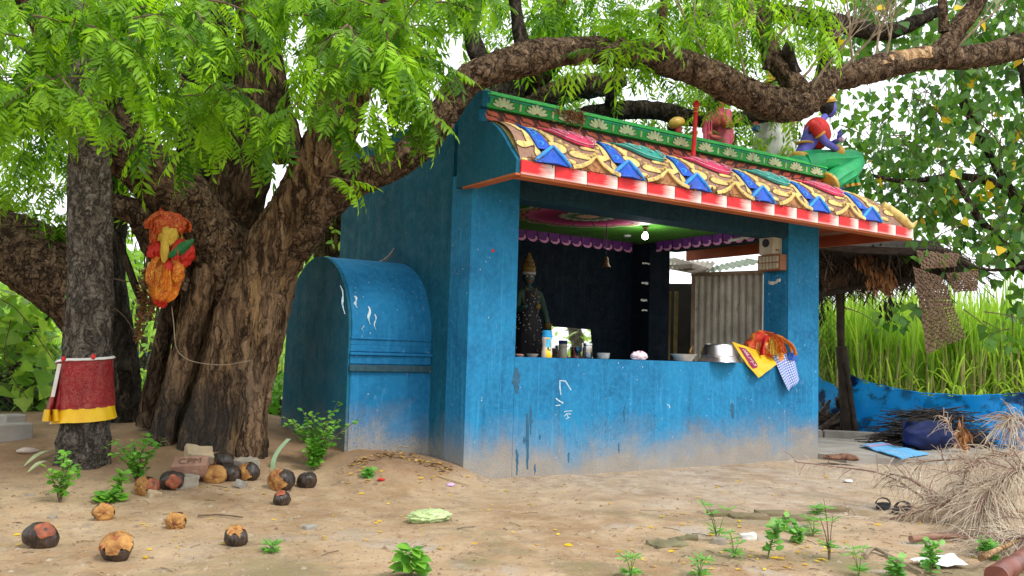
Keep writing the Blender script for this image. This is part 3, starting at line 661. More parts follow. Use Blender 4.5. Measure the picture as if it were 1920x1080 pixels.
# purple scalloped frieze inside
q = MB(); q.patch([(-.075, .10), (-.078, .03), (-.055, -.005), (0, -.02), (.055, -.012), (.075, .02), (.078, .10)], lambda a, b, o: Vector((a, -o, b)), .006, .008, 1)
fz = q.build('frieze_scallop', PURPLE, sh, origin=(0, 0, 0), smooth=60); q = MB(); fs = lambda a, b, o: Vector((a, -o-.012, b))
q.ribbon([(-.06, .002), (-.02, -.018), (.03, -.018), (.065, .008), (.06, .03), (.042, .026)], [.008, .024, .03, .032, .026, .016], fs, .008); q.build('scallop_curl', mt('curl_pink', (.72, .34, .55), (.55, .2, .42)), fz, smooth=60)
first = True
for i in range(22):
    o = fz if first else dup(fz, None, sh); first = False; o.location = Vector((.30+i*.165, 2.416, 2.385)); 
for i in range(11):
    o = dup(fz, None, sh); o.rotation_euler = (0, 0, -PI/2); o.location = Vector((3.994, .42+i*.165, 2.385))
m = MB(); m.box((4.012, 1.24, 2.42), (.016, 1.9, .12)); m.box((2.1, 2.43, 2.42), (3.8, .016, .12)); part(m, 'frieze_ground', mt('dark_purple', (.03, .012, .045)), smooth=0)
# vaulted annex on the left side
VX, VY0, VY1, VZ = -.735, .614, 2.10, 1.10
vm = (VY0+VY1)/2; rad = (VY1-VY0)/2; arch = [(VY0-.015, -.4), (VY0-.005, .5), (VY0, VZ)]
for k in range(1, 24):
    a = PI*k/24; arch.append((vm-rad*math.cos(a), VZ+.735*math.sin(a)**.9))
arch += [(VY1, VZ), (VY1+.02, .5), (VY1+.05, -.4)]
m = MB(); m.prism([(VX, a, b) for a, b in arch], (.75, 0, 0)); va = part(m, 'vaulted_annex', PAINT_VAULT, smooth=25)
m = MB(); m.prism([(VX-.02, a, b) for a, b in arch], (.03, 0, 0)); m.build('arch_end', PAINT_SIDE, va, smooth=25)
for (z, h, pr) in [(.872, .055, .038), (.940, .070, .020), (.988, .022, .040), (1.030, .05, .014), (1.085, .05, .008), (1.115, .016, .020)]:
    q = MB(); q.box((VX/2-.01+.01, VY0-pr/2+.006, z), (abs(VX)+pr*.5, pr, h), bev=.004); q.build('moulding', PAINT_VAULT if z != .872 else wallpaint('soiled_moulding', (.03, .08, .11), (.02, .045, .06), dust=False), va, smooth=20)
q = MB(); q.sheet(lambda a, b: Vector((-.22+.2*a, 1.25+.12*a-.02*b, 1.815+.10*a*a+b*(.012+.05*a))), 6, 2, thick=.006); q.build('peeled_flashing', TIN, va)
for (px, py, L, wd) in [(645, 535, .24, .016), (668, 555, .10, .022), (690, 575, .15, .024), (700, 590, .13, .014), (676, 610, .05, .008)]:
    # lime drips, laid on the curve of the vault
    q = MB(); p = at(px, py, Y=VY0+.05)
    path = []
    for k in range(7):
        s = k/6; zz = p.z-L*s
        if zz > VZ: a_ = math.asin(min(1, ((zz-VZ)/.735)**(1/.9))); yy = vm-rad*math.cos(a_)
        else: yy = VY0
        path.append((p.x+.01*math.sin(7*s), zz, yy))
    sf = {round(a[1], 5): a[2] for a in path}
    vs = []
    for k, (x, z, y) in enumerate(path):
        w2 = wd*(.5+.5*math.sin(PI*(k+1)/8))*(1 if k < 5 else .5)/2*rnd.uniform(.6, 1.3); vs += [(x-w2, y-.004, z+.003), (x+w2, y-.004, z+.003)]
    q.add(vs, [(2*k, 2*k+1, 2*k+3, 2*k+2) for k in range(6)]); q.build('lime_drip', CHALK, va, smooth=0)
# chalk marks and drips on the counter wall
wallf = lambda a, b, o: Vector((a, -o, b))
def wp(px, py): p = at(px, py, Y=0); return (p.x, p.z)
cm = [([(1050, 713), (1050, 727), (1051, 741)], .022), ([(1051, 714), (1060, 714), (1070, 731)], .020), ([(1042, 746), (1049, 752), (1056, 756)], .018), ([(1041, 761), (1050, 759)], .014), ([(1057, 772), (1065, 771), (1072, 770)], .010), ([(1058, 780), (1064, 776), (1071, 777)], .014), ([(1064, 776), (1065, 784)], .012), ([(1060, 786), (1068, 783)], .012), ([(1251, 758), (1255, 760), (1256, 765)], .016)]
for pts, w in cm:
    q = MB(); q.ribbon([(a+rnd.uniform(-.003, .003), b+rnd.uniform(-.003, .003)) for a, b in [wp(*p) for p in pts]], [w*.62*rnd.uniform(.6, 1.15) for _ in pts], wallf, .0025); q.build('chalk_mark', CHALK, sh, smooth=0)
DRIP = mt('damp_stain', (.018, .085, .15), (.03, .12, .22), 18, .5, .2)
for (px, y0, y1, w) in [(968, 690, 738, 20), (988, 775, 880, 9), (995, 760, 815, 7), (969, 842, 890, 7), (1066, 848, 868, 5), (1003, 870, 890, 4), (1373, 755, 785, 14), (982, 820, 832, 6), (1012, 815, 824, 5), (1170, 760, 790, 5), (1160, 830, 850, 4)]:
    a = wp(px, y0); b = wp(px+.5, y1); q = MB(); n = 9
    pts = [(a[0]+(b[0]-a[0])*k/n+rnd.uniform(-.006, .006), a[1]+(b[1]-a[1])*k/n) for k in range(n+1)]
    ww = [w/210*(.25+math.sin(PI*min(.98, (k+.4)/n))*.75)*rnd.uniform(.5, 1.0) for k in range(n+1)]
    q.ribbon(pts, ww, wallf, .0025); q.build('damp_drip', DRIP, sh, smooth=0)
for (px, py, w, h) in [(924, 530-60, 8, 7)]:
    a = wp(px, py); q = MB(); q.patch(blobpts(a[0], a[1], .014, .014, 10), wallf, .003, .001, 1); q.build('red_dot', RED, sh, smooth=0)
# debris of dead leaves lodged on the drop edge and the coping
q = MB()
for k in range(420):
    i = rnd.choice([1, 1, 2, 2, 2, 3, 3, 3, 4, 4, 5]); x = BAYS[i]+rnd.gauss(.28, .16) if rnd.random() < .7 else BAYS[i]-.1+rnd.gauss(0, .06)
    x = min(4.9, max(.1, x)); b = Vector((x, -.715+rnd.uniform(-.012, .03), 2.486+abs(rnd.gauss(0, .014)))); d = Vector((rnd.uniform(-1, 1), rnd.uniform(-.6, .4), rnd.uniform(-.7, .5))).normalized()*rnd.uniform(.015, .05)
    s_ = Vector((rnd.uniform(-1, 1), rnd.uniform(-1, 1), rnd.uniform(-1, 1))).normalized()*rnd.uniform(.002, .006)
    q.add([b-d-s_, b-d+s_, b+d+s_, b+d-s_], [(0, 1, 2, 3)])
for k in range(160):
    b = Vector((.86+rnd.gauss(0, .08), -.18-abs(rnd.gauss(0, .012)), 3.11-abs(rnd.gauss(0, .05)))); d = Vector((rnd.uniform(-1, 1), rnd.uniform(-.4, .2), rnd.uniform(-1, .5))).normalized()*rnd.uniform(.015, .05)
    s_ = Vector((rnd.uniform(-1, 1), rnd.uniform(-1, 1), rnd.uniform(-1, 1))).normalized()*rnd.uniform(.003, .007)
    q.add([b-d-s_, b-d+s_, b+d+s_, b+d-s_], [(0, 1, 2, 3)])
tag(q.build('dead_leaf_litter', DRYLEAF, smooth=0, fix=False), 'dead leaves caught along the lower edge of the painted cornice', 'leaf litter', kind='stuff')
# ================================================================== STATUES AND THINGS IN THE SHRINE
def skin(name, joints, edges, m, parent, root, sub=1):
    """one continuous limbed body grown from a jointed skeleton"""
    ks = list(joints); base = WL[parent.name]; me = bpy.data.meshes.new(name)
    me.from_pydata([tuple(Vector(joints[k][0])-base) for k in ks], [(ks.index(a), ks.index(b)) for a, b in edges], [])
    o = bpy.data.objects.new(name, me); C.objects.link(o); o.parent = parent; WL[o.name] = base
    md = o.modifiers.new('skin', 'SKIN'); md.use_smooth_shade = True
    sv = me.skin_vertices[0].data
    for i, k in enumerate(ks): r = joints[k][1]; sv[i].radius = r if hasattr(r, '__len__') else (r, r); sv[i].use_root = (k == root)
    sb = o.modifiers.new('sub', 'SUBSURF'); sb.levels = sub; sb.render_levels = sub
    me.materials.append(m); return o
def set_uv(o, nu, nv, su=1, sv=1):
    me = o.data; l = me.uv_layers.new(name='UVMap'); n = nu+1
    for lp in me.loops:
        i = lp.vertex_index % ((nu+1)*(nv+1)); l.data[lp.index].uv = ((i % n)/nu*su, (i//n)/nv*sv)
def head(parent, c, r, skinmat, hairmat, face, lip=RED):
    """head with brow, nose, lips, eyes; 'face' is the direction it looks"""
    f = Vector(face).normalized(); s = Vector((-f.y, f.x, 0)).normalized(); u = s.cross(f)*-1; u = Vector((0, 0, 1)); Mx = Matrix((f, s, u)).transposed()
    q = MB()
    def d(v):
        x, y, z = v; e = 0
        e += .16*max(0, x)*math.exp(-(y*y)/.03)*math.exp(-((z+.08)**2)/.03)      # nose
        e -= .07*max(0, x)*math.exp(-((abs(y)-.33)**2)/.02)*math.exp(-((z-.1)**2)/.02)  # eye sockets
        e += .05*max(0, x)*math.exp(-(y*y)/.06)*math.exp(-((z+.47)**2)/.012)    # mouth
        e += .04*max(0, x)*math.exp(-(y*y)/.08)*math.exp(-((z+.80)**2)/.03)     # chin
        e -= .16*(1 if z < -.2 else 0)*abs(y)*(-z-.2)
        return e
    q.blob(c, (r*.95, r*.80, r*1.18), 24, 18, d, Mx); h = q.build('head', skinmat, parent, smooth=80)
    q = MB()
    for sg in (-1, 1): q.blob(Vector(c)+Mx @ Vector((r*.80, sg*r*.30, r*.13)), (r*.10, r*.16, r*.09), 8, 5, None, Mx)
    e = q.build('eyes', WHITE, parent, smooth=80); e['kind'] = 'stuff'
    q = MB(); q.blob(Vector(c)+Mx @ Vector((r*.90, 0, -r*.52)), (r*.10, r*.24, r*.09), 8, 5, None, Mx); q.build('lips', lip, parent, smooth=80)
    q = MB(); q.blob(Vector(c)+Mx @ Vector((-r*.36, 0, r*.14)), (r*.92, r*.92, r*1.16), 16, 12, None, Mx); q.build('hair', hairmat, parent, smooth=80)
    return Mx
def hand(q, wrist, d, side, L, m=0):
    """palm and five fingers"""
    d = Vector(d).normalized(); s = Vector(side).normalized(); n = d.cross(s); w = Vector(wrist)
    q.blob(w+d*L*.28, (L*.30, L*.22, L*.11), 8, 6, None, Matrix((d, s, n)).transposed(), m)
    for k, (o, l) in enumerate([(-.16, .42), (-.05, .50), (.06, .46), (.16, .36)]):
        a = w+d*L*.45+s*o*L; q.tube([a, a+d*l*L*.6, a+d*l*L*.95-n*L*.10], [L*.055, L*.05, L*.035], 6, m)
    a = w+d*L*.18-s*L*.18; q.tube([a, a+d*L*.18-s*L*.14, a+d*L*.34-s*L*.16], [L*.06, L*.055, L*.04], 6, m)

# --- seated woman at the right corner of the roof
Yc = -.02; A = lambda px, py, y=Yc: at(px, py, Y=y)
s1 = thing('statue', 'statue of a seated blue skinned woman in green skirt on the roof corner', 'statue', A(1510, 318))
J = {'hip': (A(1500, 300), .09), 'waist': (A(1507, 281), .08), 'chest': (A(1526, 252), .105), 'neck': (A(1541, 226), .04), 'nape': (A(1549, 215), .038),
     'sh': (A(1526, 237, -.13), .048), 'el': (A(1549, 268, -.19), .042), 'wr': (A(1580, 286, -.16), .030),
     'sh2': (A(1530, 240, .10), .046), 'el2': (A(1556, 272, .14), .04), 'wr2': (A(1572, 262, .02), .028)}
skin('body', J, [('hip', 'waist'), ('waist', 'chest'), ('chest', 'neck'), ('neck', 'nape'), ('chest', 'sh'), ('sh', 'el'), ('el', 'wr'), ('chest', 'sh2'), ('sh2', 'el2'), ('el2', 'wr2')], VIOLET_SKIN, s1, 'hip', 2)
fdir = Vector((1, -.25, 0)); head(s1, A(1555, 203), .09, VIOLET_SKIN, BLACK, fdir)
q = MB(); hand(q, J['wr'][0], A(1600, 292, -.13)-J['wr'][0], (0, -1, .1), .15); hand(q, J['wr2'][0], (.1, -.1, 1), (.2, 1, 0), .14); q.build('hands', VIOLET_SKIN, s1, smooth=80)
q = MB(); c = A(1552, 188); q.lathe([(.0, .085), (.018, .075), (.03, .05), (.06, .035), (.085, .012), (.092, -.012), (.088, -.03)], 16, c, Matrix.Rotation(R(-14), 3, 'Y')); q.build('headdress', GOLD, s1, smooth=60)
q = MB(); cc = J['chest'][0]; q.blob(A(1531, 251), (.135, .15, .185), 22, 16, lambda v: .25*max(0, v.x)*math.exp(-((abs(v.y)-.42)**2)/.09)*math.exp(-(v.z-.0)**2/.12)); q.tube([J['sh'][0]+Vector((-.02, .03, .02)), J['sh'][0], J['sh'][0]*.5+J['el'][0]*.5], [.06, .064, .056], 12); q.tube([J['sh2'][0], J['sh2'][0]*.5+J['el2'][0]*.5], [.06, .054], 12); bl = q.build('blouse', RED, s1, smooth=80)
q = MB()
for k, z in enumerate([.0]): q.lathe([(.060, -.012), (.066, 0), (.060, .012)], 14, J['sh'][0]*.5+J['el'][0]*.5, (J['el'][0]-J['sh'][0]).to_track_quat('Z', 'Y').to_matrix())
q.lathe([(.043, -.05), (.052, -.045), (.05, 0), (.052, .045), (.043, .05)], 14, J['el'][0]*.25+J['wr'][0]*.75, (J['wr'][0]-J['el'][0]).to_track_quat('Z', 'Y').to_matrix()); q.lathe([(.096, -.03), (.112, -.02), (.112, .02), (.096, .03)], 18, J['hip'][0]+Vector((.0, 0, .03)), Matrix.Rotation(R(12), 3, 'Y')); q.lathe([(.094, -.008), (.100, 0), (.094, .008)], 18, J['waist'][0]+Vector((.01, 0, .075))); q.build('gold_ornaments', GOLD, s1, smooth=60)['kind'] = 'stuff'
q = MB(); hp = A(1497, 308); kn = A(1602, 300, -.12); hem = A(1552, 345, -.16)
q.blob(hp+Vector((-.0, 0, -.02)), (.14, .15, .13), 20, 12)
fold = lambda a, t, p, r: .012*math.sin(a*9+t*5)
q.tube(crom([tuple(hp+Vector((.02, -.03, 0))), tuple(A(1535, 302, -.08)), tuple(A(1575, 300, -.11)), tuple(kn), tuple(A(1592, 318, -.16)), tuple(A(1570, 332, -.17)), tuple(hem)], 24), [.13, .128, .125, .12, .115, .112, .11, .108, .105, .104, .104, .105, .106, .107, .108, .109, .11, .111, .112, .113, .114, .115, .116, .118, .12], 20, 0, True, fold)
q.tube(crom([tuple(hp+Vector((.02, .06, 0))), tuple(A(1540, 305, .08)), tuple(A(1595, 312, .06)), tuple(A(1592, 335, .02)), tuple(A(1590, 352, .0))], 16), .085, 16, 0, True, fold)
q.sheet(lambda a, b: A(1572+28*a+ (a-.2)*16*b, 306+46*b-6*a*b, -.10+.016*math.sin(a*26)-.05*(1-b)), 36, 8, thick=.008)
sk = q.build('skirt', mt('skirt_green', (.025, .42, .13), (.02, .27, .12), 5, .5), s1, smooth=60)
q = MB(); dh = (hem-A(1570, 332, -.17)).normalized(); q.lathe([(.118, -.012), (.13, 0), (.128, .03), (.118, .035)], 20, hem-dh*.02, dh.to_track_quat('Z', 'Y').to_matrix()); q.sheet(lambda a, b: A(1572+28*a+(a-.2)*(14.5+2*b), 348+5*b-6*a, -.116+.016*math.sin(a*26)), 36, 1, thick=.006); q.build('skirt_border', GOLD, s1, smooth=60)
q = MB(); ft = A(1566, 349, -.17); q.blob(ft+Vector((.05, 0, -.005)), (.075, .032, .026), 12, 8)
for k in range(5): q.blob(ft+Vector((.118-.008*k, -.024+.012*k, -.012)), (.016, .008, .009), 6, 5)
q.build('foot', VIOLET_SKIN, s1, smooth=80)
q = MB(); fw_ = A(1577, 262, 0); q.tube([fw_, fw_+Vector((.0, 0, .08))], [.006, .006], 6)
for k in range(6): a = k*PI/3; q.blob(fw_+Vector((.02*math.cos(a), .02*math.sin(a), .0)), (.016, .016, .03), 6, 5)
q.build('flower', LILAC, s1, smooth=60)

# --- standing figure in a white dhoti, its back turned, behind the coping
B = lambda px, py, y=.75: at(px, py, Y=y)
s2 = thing('statue', 'statue in a pale dhoti seen from behind under the thick branch, gold crown above it', 'statue', B(1452, 300))
J = {'hip': (B(1447, 238), .13), 'waist': (B(1446, 226), .12), 'chest': (B(1449, 200), .15), 'neck': (B(1449, 180), .05), 'nape': (B(1449, 172), .05),
     'sh': (B(1425, 202, .7), .06), 'el': (B(1413, 230, .66), .052), 'wr': (B(1417, 248, .6), .038), 'sh2': (B(1474, 212, .8), .06), 'el2': (B(1485, 232, .8), .05), 'wr2': (B(1478, 238, .6), .04)}
skin('body', J, [('hip', 'waist'), ('waist', 'chest'), ('chest', 'neck'), ('neck', 'nape'), ('chest', 'sh'), ('sh', 'el'), ('el', 'wr'), ('chest', 'sh2'), ('sh2', 'el2'), ('el2', 'wr2')], ROSE_SKIN, s2, 'hip', 2)
head(s2, B(1449, 163), .10, ROSE_SKIN, BLACK, (-.3, 1, 0))
q = MB(); q.lathe([(.10, .0), (.108, .03), (.085, .05), (.090, .09), (.07, .11), (.06, .15), (.062, .165), (.04, .18), (.03, .21), (.034, .22), (.012, .24), (.0, .262)], 18, B(1450, 157)); q.build('crown', GOLD, s2, smooth=50)
q = MB(); dz = B(1447, 224).z-B(1452, 312).z; q.lathe([(.0, 0), (.27, 0), (.262, dz*.25), (.235, dz*.6), (.19, dz*.88), (.155, dz)], 44, B(1452, 312), None, 0, lambda a, z: 1+.03*math.sin(a*11+z*3)); q.build('dhoti', WHITE, s2, smooth=60)
q = MB(); q.lathe([(.158, -.03), (.178, -.02), (.178, .02), (.158, .03)], 24, B(1447, 224), Matrix.Rotation(R(8), 3, 'Y')); q.tube([B(1480, 236, .62), B(1482, 262, .6), B(1484, 285, .6)], [.05, .06, .05], 8); q.build('waist_cloth', mt('grey_cloth', (.42, .40, .38), (.28, .26, .25)), s2, smooth=60)
q = MB(); q.tube(crom([tuple(B(1424, 216, .55)), tuple(B(1440, 206, .58)), tuple(B(1458, 203, .58)), tuple(B(1470, 207, .62))], 12), .034, 8); q.tube([B(1462, 206, .56), B(1466, 226, .58)], .02, 8); q.tube([B(1417, 246, .6), B(1418, 237, .6)], .045, 8); q.build('blue_sash', BLUE, s2, smooth=60)
# --- figure in a pink sari farther left
E_ = lambda px, py, y=.8: at(px, py, Y=y)
s3 = thing('statue', 'statue in a pink sari half hidden by leaves behind the green coping', 'statue', E_(1345, 270))
J = {'hip': (E_(1350, 262), .11), 'waist': (E_(1349, 246), .10), 'chest': (E_(1346, 224), .12), 'neck': (E_(1345, 207), .045), 'nape': (E_(1345, 200), .045), 'sh': (E_(1328, 226, .72), .055), 'el': (E_(1322, 246, .66), .048), 'wr': (E_(1332, 256, .6), .036), 'sh2': (E_(1358, 226, .7), .055), 'el2': (E_(1366, 238, .55), .048), 'wr2': (E_(1378, 230, .5), .036)}
skin('body', J, [('hip', 'waist'), ('waist', 'chest'), ('chest', 'neck'), ('neck', 'nape'), ('chest', 'sh'), ('sh', 'el'), ('el', 'wr'), ('chest', 'sh2'), ('sh2', 'el2'), ('el2', 'wr2')], ROSE_SKIN, s3, 'hip', 2)
head(s3, E_(1346, 193), .085, ROSE_SKIN, BLACK, (.8, -.4, 0))
q = MB(); q.tube(crom([tuple(E_(1341, 190, .88)), tuple(E_(1338, 210, .92)), tuple(E_(1338, 232, .92))], 8), [.07, .085, .09, .09, .09, .085, .08, .06, .03], 12); q.build('long_hair', BLACK, s3, smooth=60)
q = MB(); q.lathe([(.0, 0), (.21, 0), (.17, .2), (.14, .34), (.125, .42), (.13, .5), (.12, .56)], 30, E_(1350, 300), None, 0, lambda a, z: 1+.03*math.sin(a*13+z*9)); q.sheet(lambda a, b: E_(1318+16*a, 226+40*b, .62+.015*math.sin(a*18)), 18, 6, thick=.01); q.build('sari', vivid('sari_pink', (.70, .16, .26), (.58, .07, .13)), s3, smooth=60)
q = MB(); hand(q, J['wr2'][0], (.5, -.3, .5), (0, .5, .5), .12); hand(q, J['wr'][0], (.6, -.5, 0), (0, .5, .5), .12); q.build('hands', ROSE_SKIN, s3, smooth=80)
q = MB(); q.lathe([(.085, 0), (.09, .03), (.06, .06), (.05, .10), (.02, .15), (0, .17)], 14, E_(1346, 187)); q.build('crown', GOLD, s3, smooth=50)
# --- small figure of which only the yellow hood shows
s4 = thing('statue', 'small statue with a yellow hood just showing over the coping left of the red spear', 'statue', at(1267, 262, Y=.8))
c = at(1266, 240, Y=.8); q = MB(); q.lathe([(.0, -.42), (.16, -.42), (.13, -.25), (.11, -.1), (.045, -.06)], 16, c); q.build('body', vivid('sari_red', (.4, .04, .05)), s4, smooth=50)
head(s4, c, .07, ROSE_SKIN, BLACK, (.8, -.6, 0))
q = MB(); q.tube(crom([tuple(at(1256, 238, Y=.78)), tuple(at(1264, 231, Y=.76)), tuple(at(1274, 229, Y=.76)), tuple(at(1282, 231, Y=.76))], 8), [.03, .045, .055, .06, .06, .06, .055, .045, .02], 10); q.build('hood', GOLD, s4, smooth=60)

# --- red spear fixed on the cornice
b0 = at(1299, 302, Y=-.30); t0 = at(1306, 187, Y=-.30); sp = thing('spear', 'red painted spear standing on the painted cornice in front of the coping', 'spear', b0); dd = (t0-b0)
q = MB(); q.tube([b0, b0+dd*.86], [.022, .020], 12); q.build('shaft', RED, sp, smooth=60)
q = MB(); Mq = dd.to_track_quat('Z', 'Y').to_matrix(); L = dd.length; q.lathe([(.02, L*.86), (.034, L*.90), (.036, L*.93), (.022, L*.97), (.0, L)], 12, b0, Mq); q.build('tip', RED, sp, smooth=60)
q = MB()
for z in (.80, .86, .885): q.lathe([(.020, L*z-.006), (.031, L*z), (.020, L*z+.006)], 12, b0, Mq)
q.build('brass_rings', GOLD, sp, smooth=60)['kind'] = 'stuff'

# --- standing goddess inside
st_ = thing('statue', 'dark standing statue with tall gold crown and spotted black skirt inside behind the left pillar', 'statue', (1.42, 1.2, .06)); SKIN_G = vivid('dark_green_paint', (.012, .05, .032), (.008, .03, .022)); GOLD_SHADED = mt('shaded_gold', (.20, .12, .02), (.09, .05, .01), 14, .6, .3)  # gold, skin and face darkened; interior gloom put into their colours
cx, cy = 1.41, 1.2
J = {'hip': ((cx, cy, 1.42), .09), 'chest': ((cx, cy, 1.60), .095), 'neck': ((cx, cy, 1.70), .035), 'nape': ((cx, cy, 1.735), .035), 'sh': ((cx+.13, cy-.02, 1.63), .042), 'el': ((cx+.19, cy-.05, 1.42), .034), 'wr': ((cx+.23, cy-.1, 1.2), .026), 'sh2': ((cx-.13, cy-.02, 1.63), .042), 'el2': ((cx-.18, cy-.08, 1.45), .034), 'wr2': ((cx-.14, cy-.2, 1.5), .026)}
skin('body', J, [('hip', 'chest'), ('chest', 'neck'), ('neck', 'nape'), ('chest', 'sh'), ('sh', 'el'), ('el', 'wr'), ('chest', 'sh2'), ('sh2', 'el2'), ('el2', 'wr2')], SKIN_G, st_, 'hip', 2)
head(st_, (cx, cy-.01, 1.795), .068, vivid('shaded_grey_green_paint', (.06, .085, .075)), BLACK, (-.55, -1, 0))
q = MB(); q.lathe([(.066, 0), (.075, .008), (.068, .02), (.066, .05), (.074, .058), (.060, .066), (.056, .092), (.063, .10), (.046, .108), (.042, .13), (.048, .136), (.030, .144), (.026, .165), (.032, .172), (.014, .18), (.018, .195), (.0, .212)], 32, (cx, cy, 1.845), None, 0, lambda a, z: 1+.07*abs(math.sin(a*6+z*40))); q.build('crown', GOLD_SHADED, st_, smooth=50)
q = MB(); q.lathe([(.068, 0), (.073, .005), (.073, .026), (.068, .03)], 16, (cx, cy-.005, 1.822)); q.build('forehead_band', CONC, st_, smooth=50)
q = MB(); q.lathe([(0, .06), (.23, .06), (.22, .4), (.19, .9), (.14, 1.3), (.10, 1.48), (.11, 1.58), (.09, 1.66)], 36, (cx, cy, 0), None, 0, lambda a, z: 1+.03*math.sin(a*12)); q.build('sari', mt('black_sari', (.012, .012, .014), (.006, .006, .008)), st_, smooth=60)
q = MB()
for k in range(90):
    a = rnd.uniform(PI*1.0, PI*2.05); z = rnd.uniform(.98, 1.6); r_ = np.interp(z, [.06, .4, .9, 1.3, 1.48, 1.6], [.235, .225, .196, .147, .107, .116]); q.blob((cx+r_*math.cos(a), cy+r_*math.sin(a), z), (.008, .008, .008), 6, 4)
tag(q.build('sequins', CONC, st_, smooth=60), kind='stuff')
q = MB(); q.lathe([(.03, -.03), (.042, -.025), (.042, .025), (.03, .03)], 12, (cx+.21, cy-.075, 1.31)); q.blob((cx+.06, cy-.11, 1.50), (.028, .015, .035), 8, 6); q.tube(crom([(cx-.07, cy-.05, 1.69), (cx, cy-.10, 1.60), (cx+.07, cy-.05, 1.69)], 10), .008, 6); q.build('gold_ornaments', GOLD_SHADED, st_, smooth=60)['kind'] = 'stuff'
q = MB(); q.box((cx, cy, .03), (.6, .6, .12), bev=.01); q.build('pedestal', PAINT_IN, st_)

# --- ceiling: lit bulb, bell, rose, hooks
bx = at(1210, 424, Z=ZC); bu = thing('light_bulb', 'lit white bulb hanging from the ceiling of the shrine', 'bulb', (bx.x, bx.y, ZC))
q = MB(); q.lathe([(.0, 0), (.035, 0), (.035, -.012), (.018, -.02), (.018, -.06), (.014, -.065), (0, -.065)], 14, (bx.x, bx.y, ZC-.007)); q.build('holder', mt('brown_bakelite', (.16, .08, .05)), bu)
BULB = NT('bulb_light'); BULB.b.inputs['Emission Color'].default_value = (1, .98, .95, 1); BULB.b.inputs['Emission Strength'].default_value = 9; q = MB(); q.lathe([(.012, -.06), (.02, -.075), (.034, -.098), (.036, -.115), (.028, -.138), (.014, -.148), (0, -.15)], 16, (bx.x, bx.y, ZC)); q.build('globe', BULB.mat, bu, smooth=80)
pl = bpy.data.lights.new('bulb_lamp', 'POINT'); pl.energy = 5; pl.shadow_soft_size = .04; po = bpy.data.objects.new('bulb_lamp', pl); C.objects.link(po); po.parent = bu; po.location = (0, 0, -.20)
bp = at(1136, 492, Y=1.3); be = thing('bell', 'brass bell hanging inside the shrine on a thin wire', 'bell', bp)
q = MB(); q.lathe([(.0, .068), (.015, .066), (.026, .048), (.032, .01), (.038, -.024), (.054, -.047), (.057, -.052), (.05, -.052), (.034, -.024), (0, .05)], 20, bp); q.build('cup', mt('old_brass', (.13, .09, .045), (.07, .05, .025), 9, .6, .2, metal=.6), be, smooth=60)
q = MB(); q.tube([bp+Vector((0, 0, .08)), (bp.x, bp.y, ZC)], .004, 6); q.build('wire', BLACK, be); q = MB(); q.tube([bp+Vector((0, 0, .05)), bp+Vector((0, 0, -.06))], .004, 6); q.blob(bp+Vector((0, 0, -.075)), .013, 8, 6); q.build('clapper', BLACK, be)
for (px, py) in [(1136, 432), (1297, 410)]:
    hp = at(px, py, Z=ZC); q = MB(); q.tube(crom([(hp.x-.02, hp.y, ZC), (hp.x-.02, hp.y, ZC-.09), (hp.x, hp.y, ZC-.115), (hp.x+.02, hp.y, ZC-.09), (hp.x+.02, hp.y, ZC)], 16), .005, 6)
    tag(q.build('ceiling_hook', DARKWOOD, origin=(hp.x, hp.y, ZC)), 'iron ceiling hook above the bell' if px == 1136 else 'iron ceiling hook right of the lit bulb', 'hook')
hp = at(1176, 441, Z=ZC); q = MB(); q.lathe([(0, 0), (.045, 0), (.048, -.012), (.03, -.022), (0, -.022)], 18, (hp.x, hp.y, ZC)); tag(q.build('ceiling_rose', WHITE, origin=(hp.x, hp.y, ZC)), 'white ceiling rose left of the lit bulb', 'ceiling rose')

# --- electrics on the right pillar
xr = 3.905
mb = thing('meter_box', 'beige electric meter box on the right pillar above the switchboard', 'meter box', (xr, .17, 2.26)); CREAMBOX = mt('aged_cream_plastic', (.52, .46, .34), (.40, .34, .24), 8, .5)
q = MB(); q.box((xr-.075, .17, 2.265), (.15, .19, .22), bev=.008); q.build('case', CREAMBOX, mb)
q = MB(); q.lathe([(0, 0), (.045, 0), (.045, .006), (0, .006)], 16, (xr-.151, .17, 2.275), Matrix.Rotation(-PI/2, 3, 'Y')); q.box((xr-.07, .073, 2.20), (.014, .006, .014)); q.box((xr-.1, .073, 2.20), (.014, .006, .014)); q.build('window', BLACK, mb)
q = MB(); q.tube(crom([(xr-.13, .2, 2.34), (xr-.2, .3, 2.355), (xr-.28, .45, 2.33), (xr-.3, .55, 2.32)], 10), .016, 8); q.build('conduit', WHITE, mb)
sbx = thing('switchboard', 'wooden switchboard with twelve cream switches on the right pillar', 'switchboard', (xr, .165, 2.07)); q = MB(); q.box((xr-.055, .165, 2.07), (.11, .30, .17), bev=.005); q.build('case', mt('varnished_wood', (.30, .13, .05), (.2, .08, .03), 5, .5, stretch=(1, 1, 9)), sbx)
sw0 = None
for r_ in range(2):
    for k in range(6):
        if sw0 is None: q = MB(); q.box((0, 0, 0), (.014, .036, .062), bev=.004); q.box((-.008, 0, .004), (.010, .012, .024), Matrix.Rotation(R(12), 3, 'Y'), bev=.002); sw0 = q.build('switch', CREAMBOX, sbx, origin=(0, 0, 0)); o = sw0
        else: o = dup(sw0, None, sbx)
        o.location = Vector((xr-.114, .045+.045*k+(.006 if k == 0 else 0), 2.105-.072*r_))-WL[sbx.name]
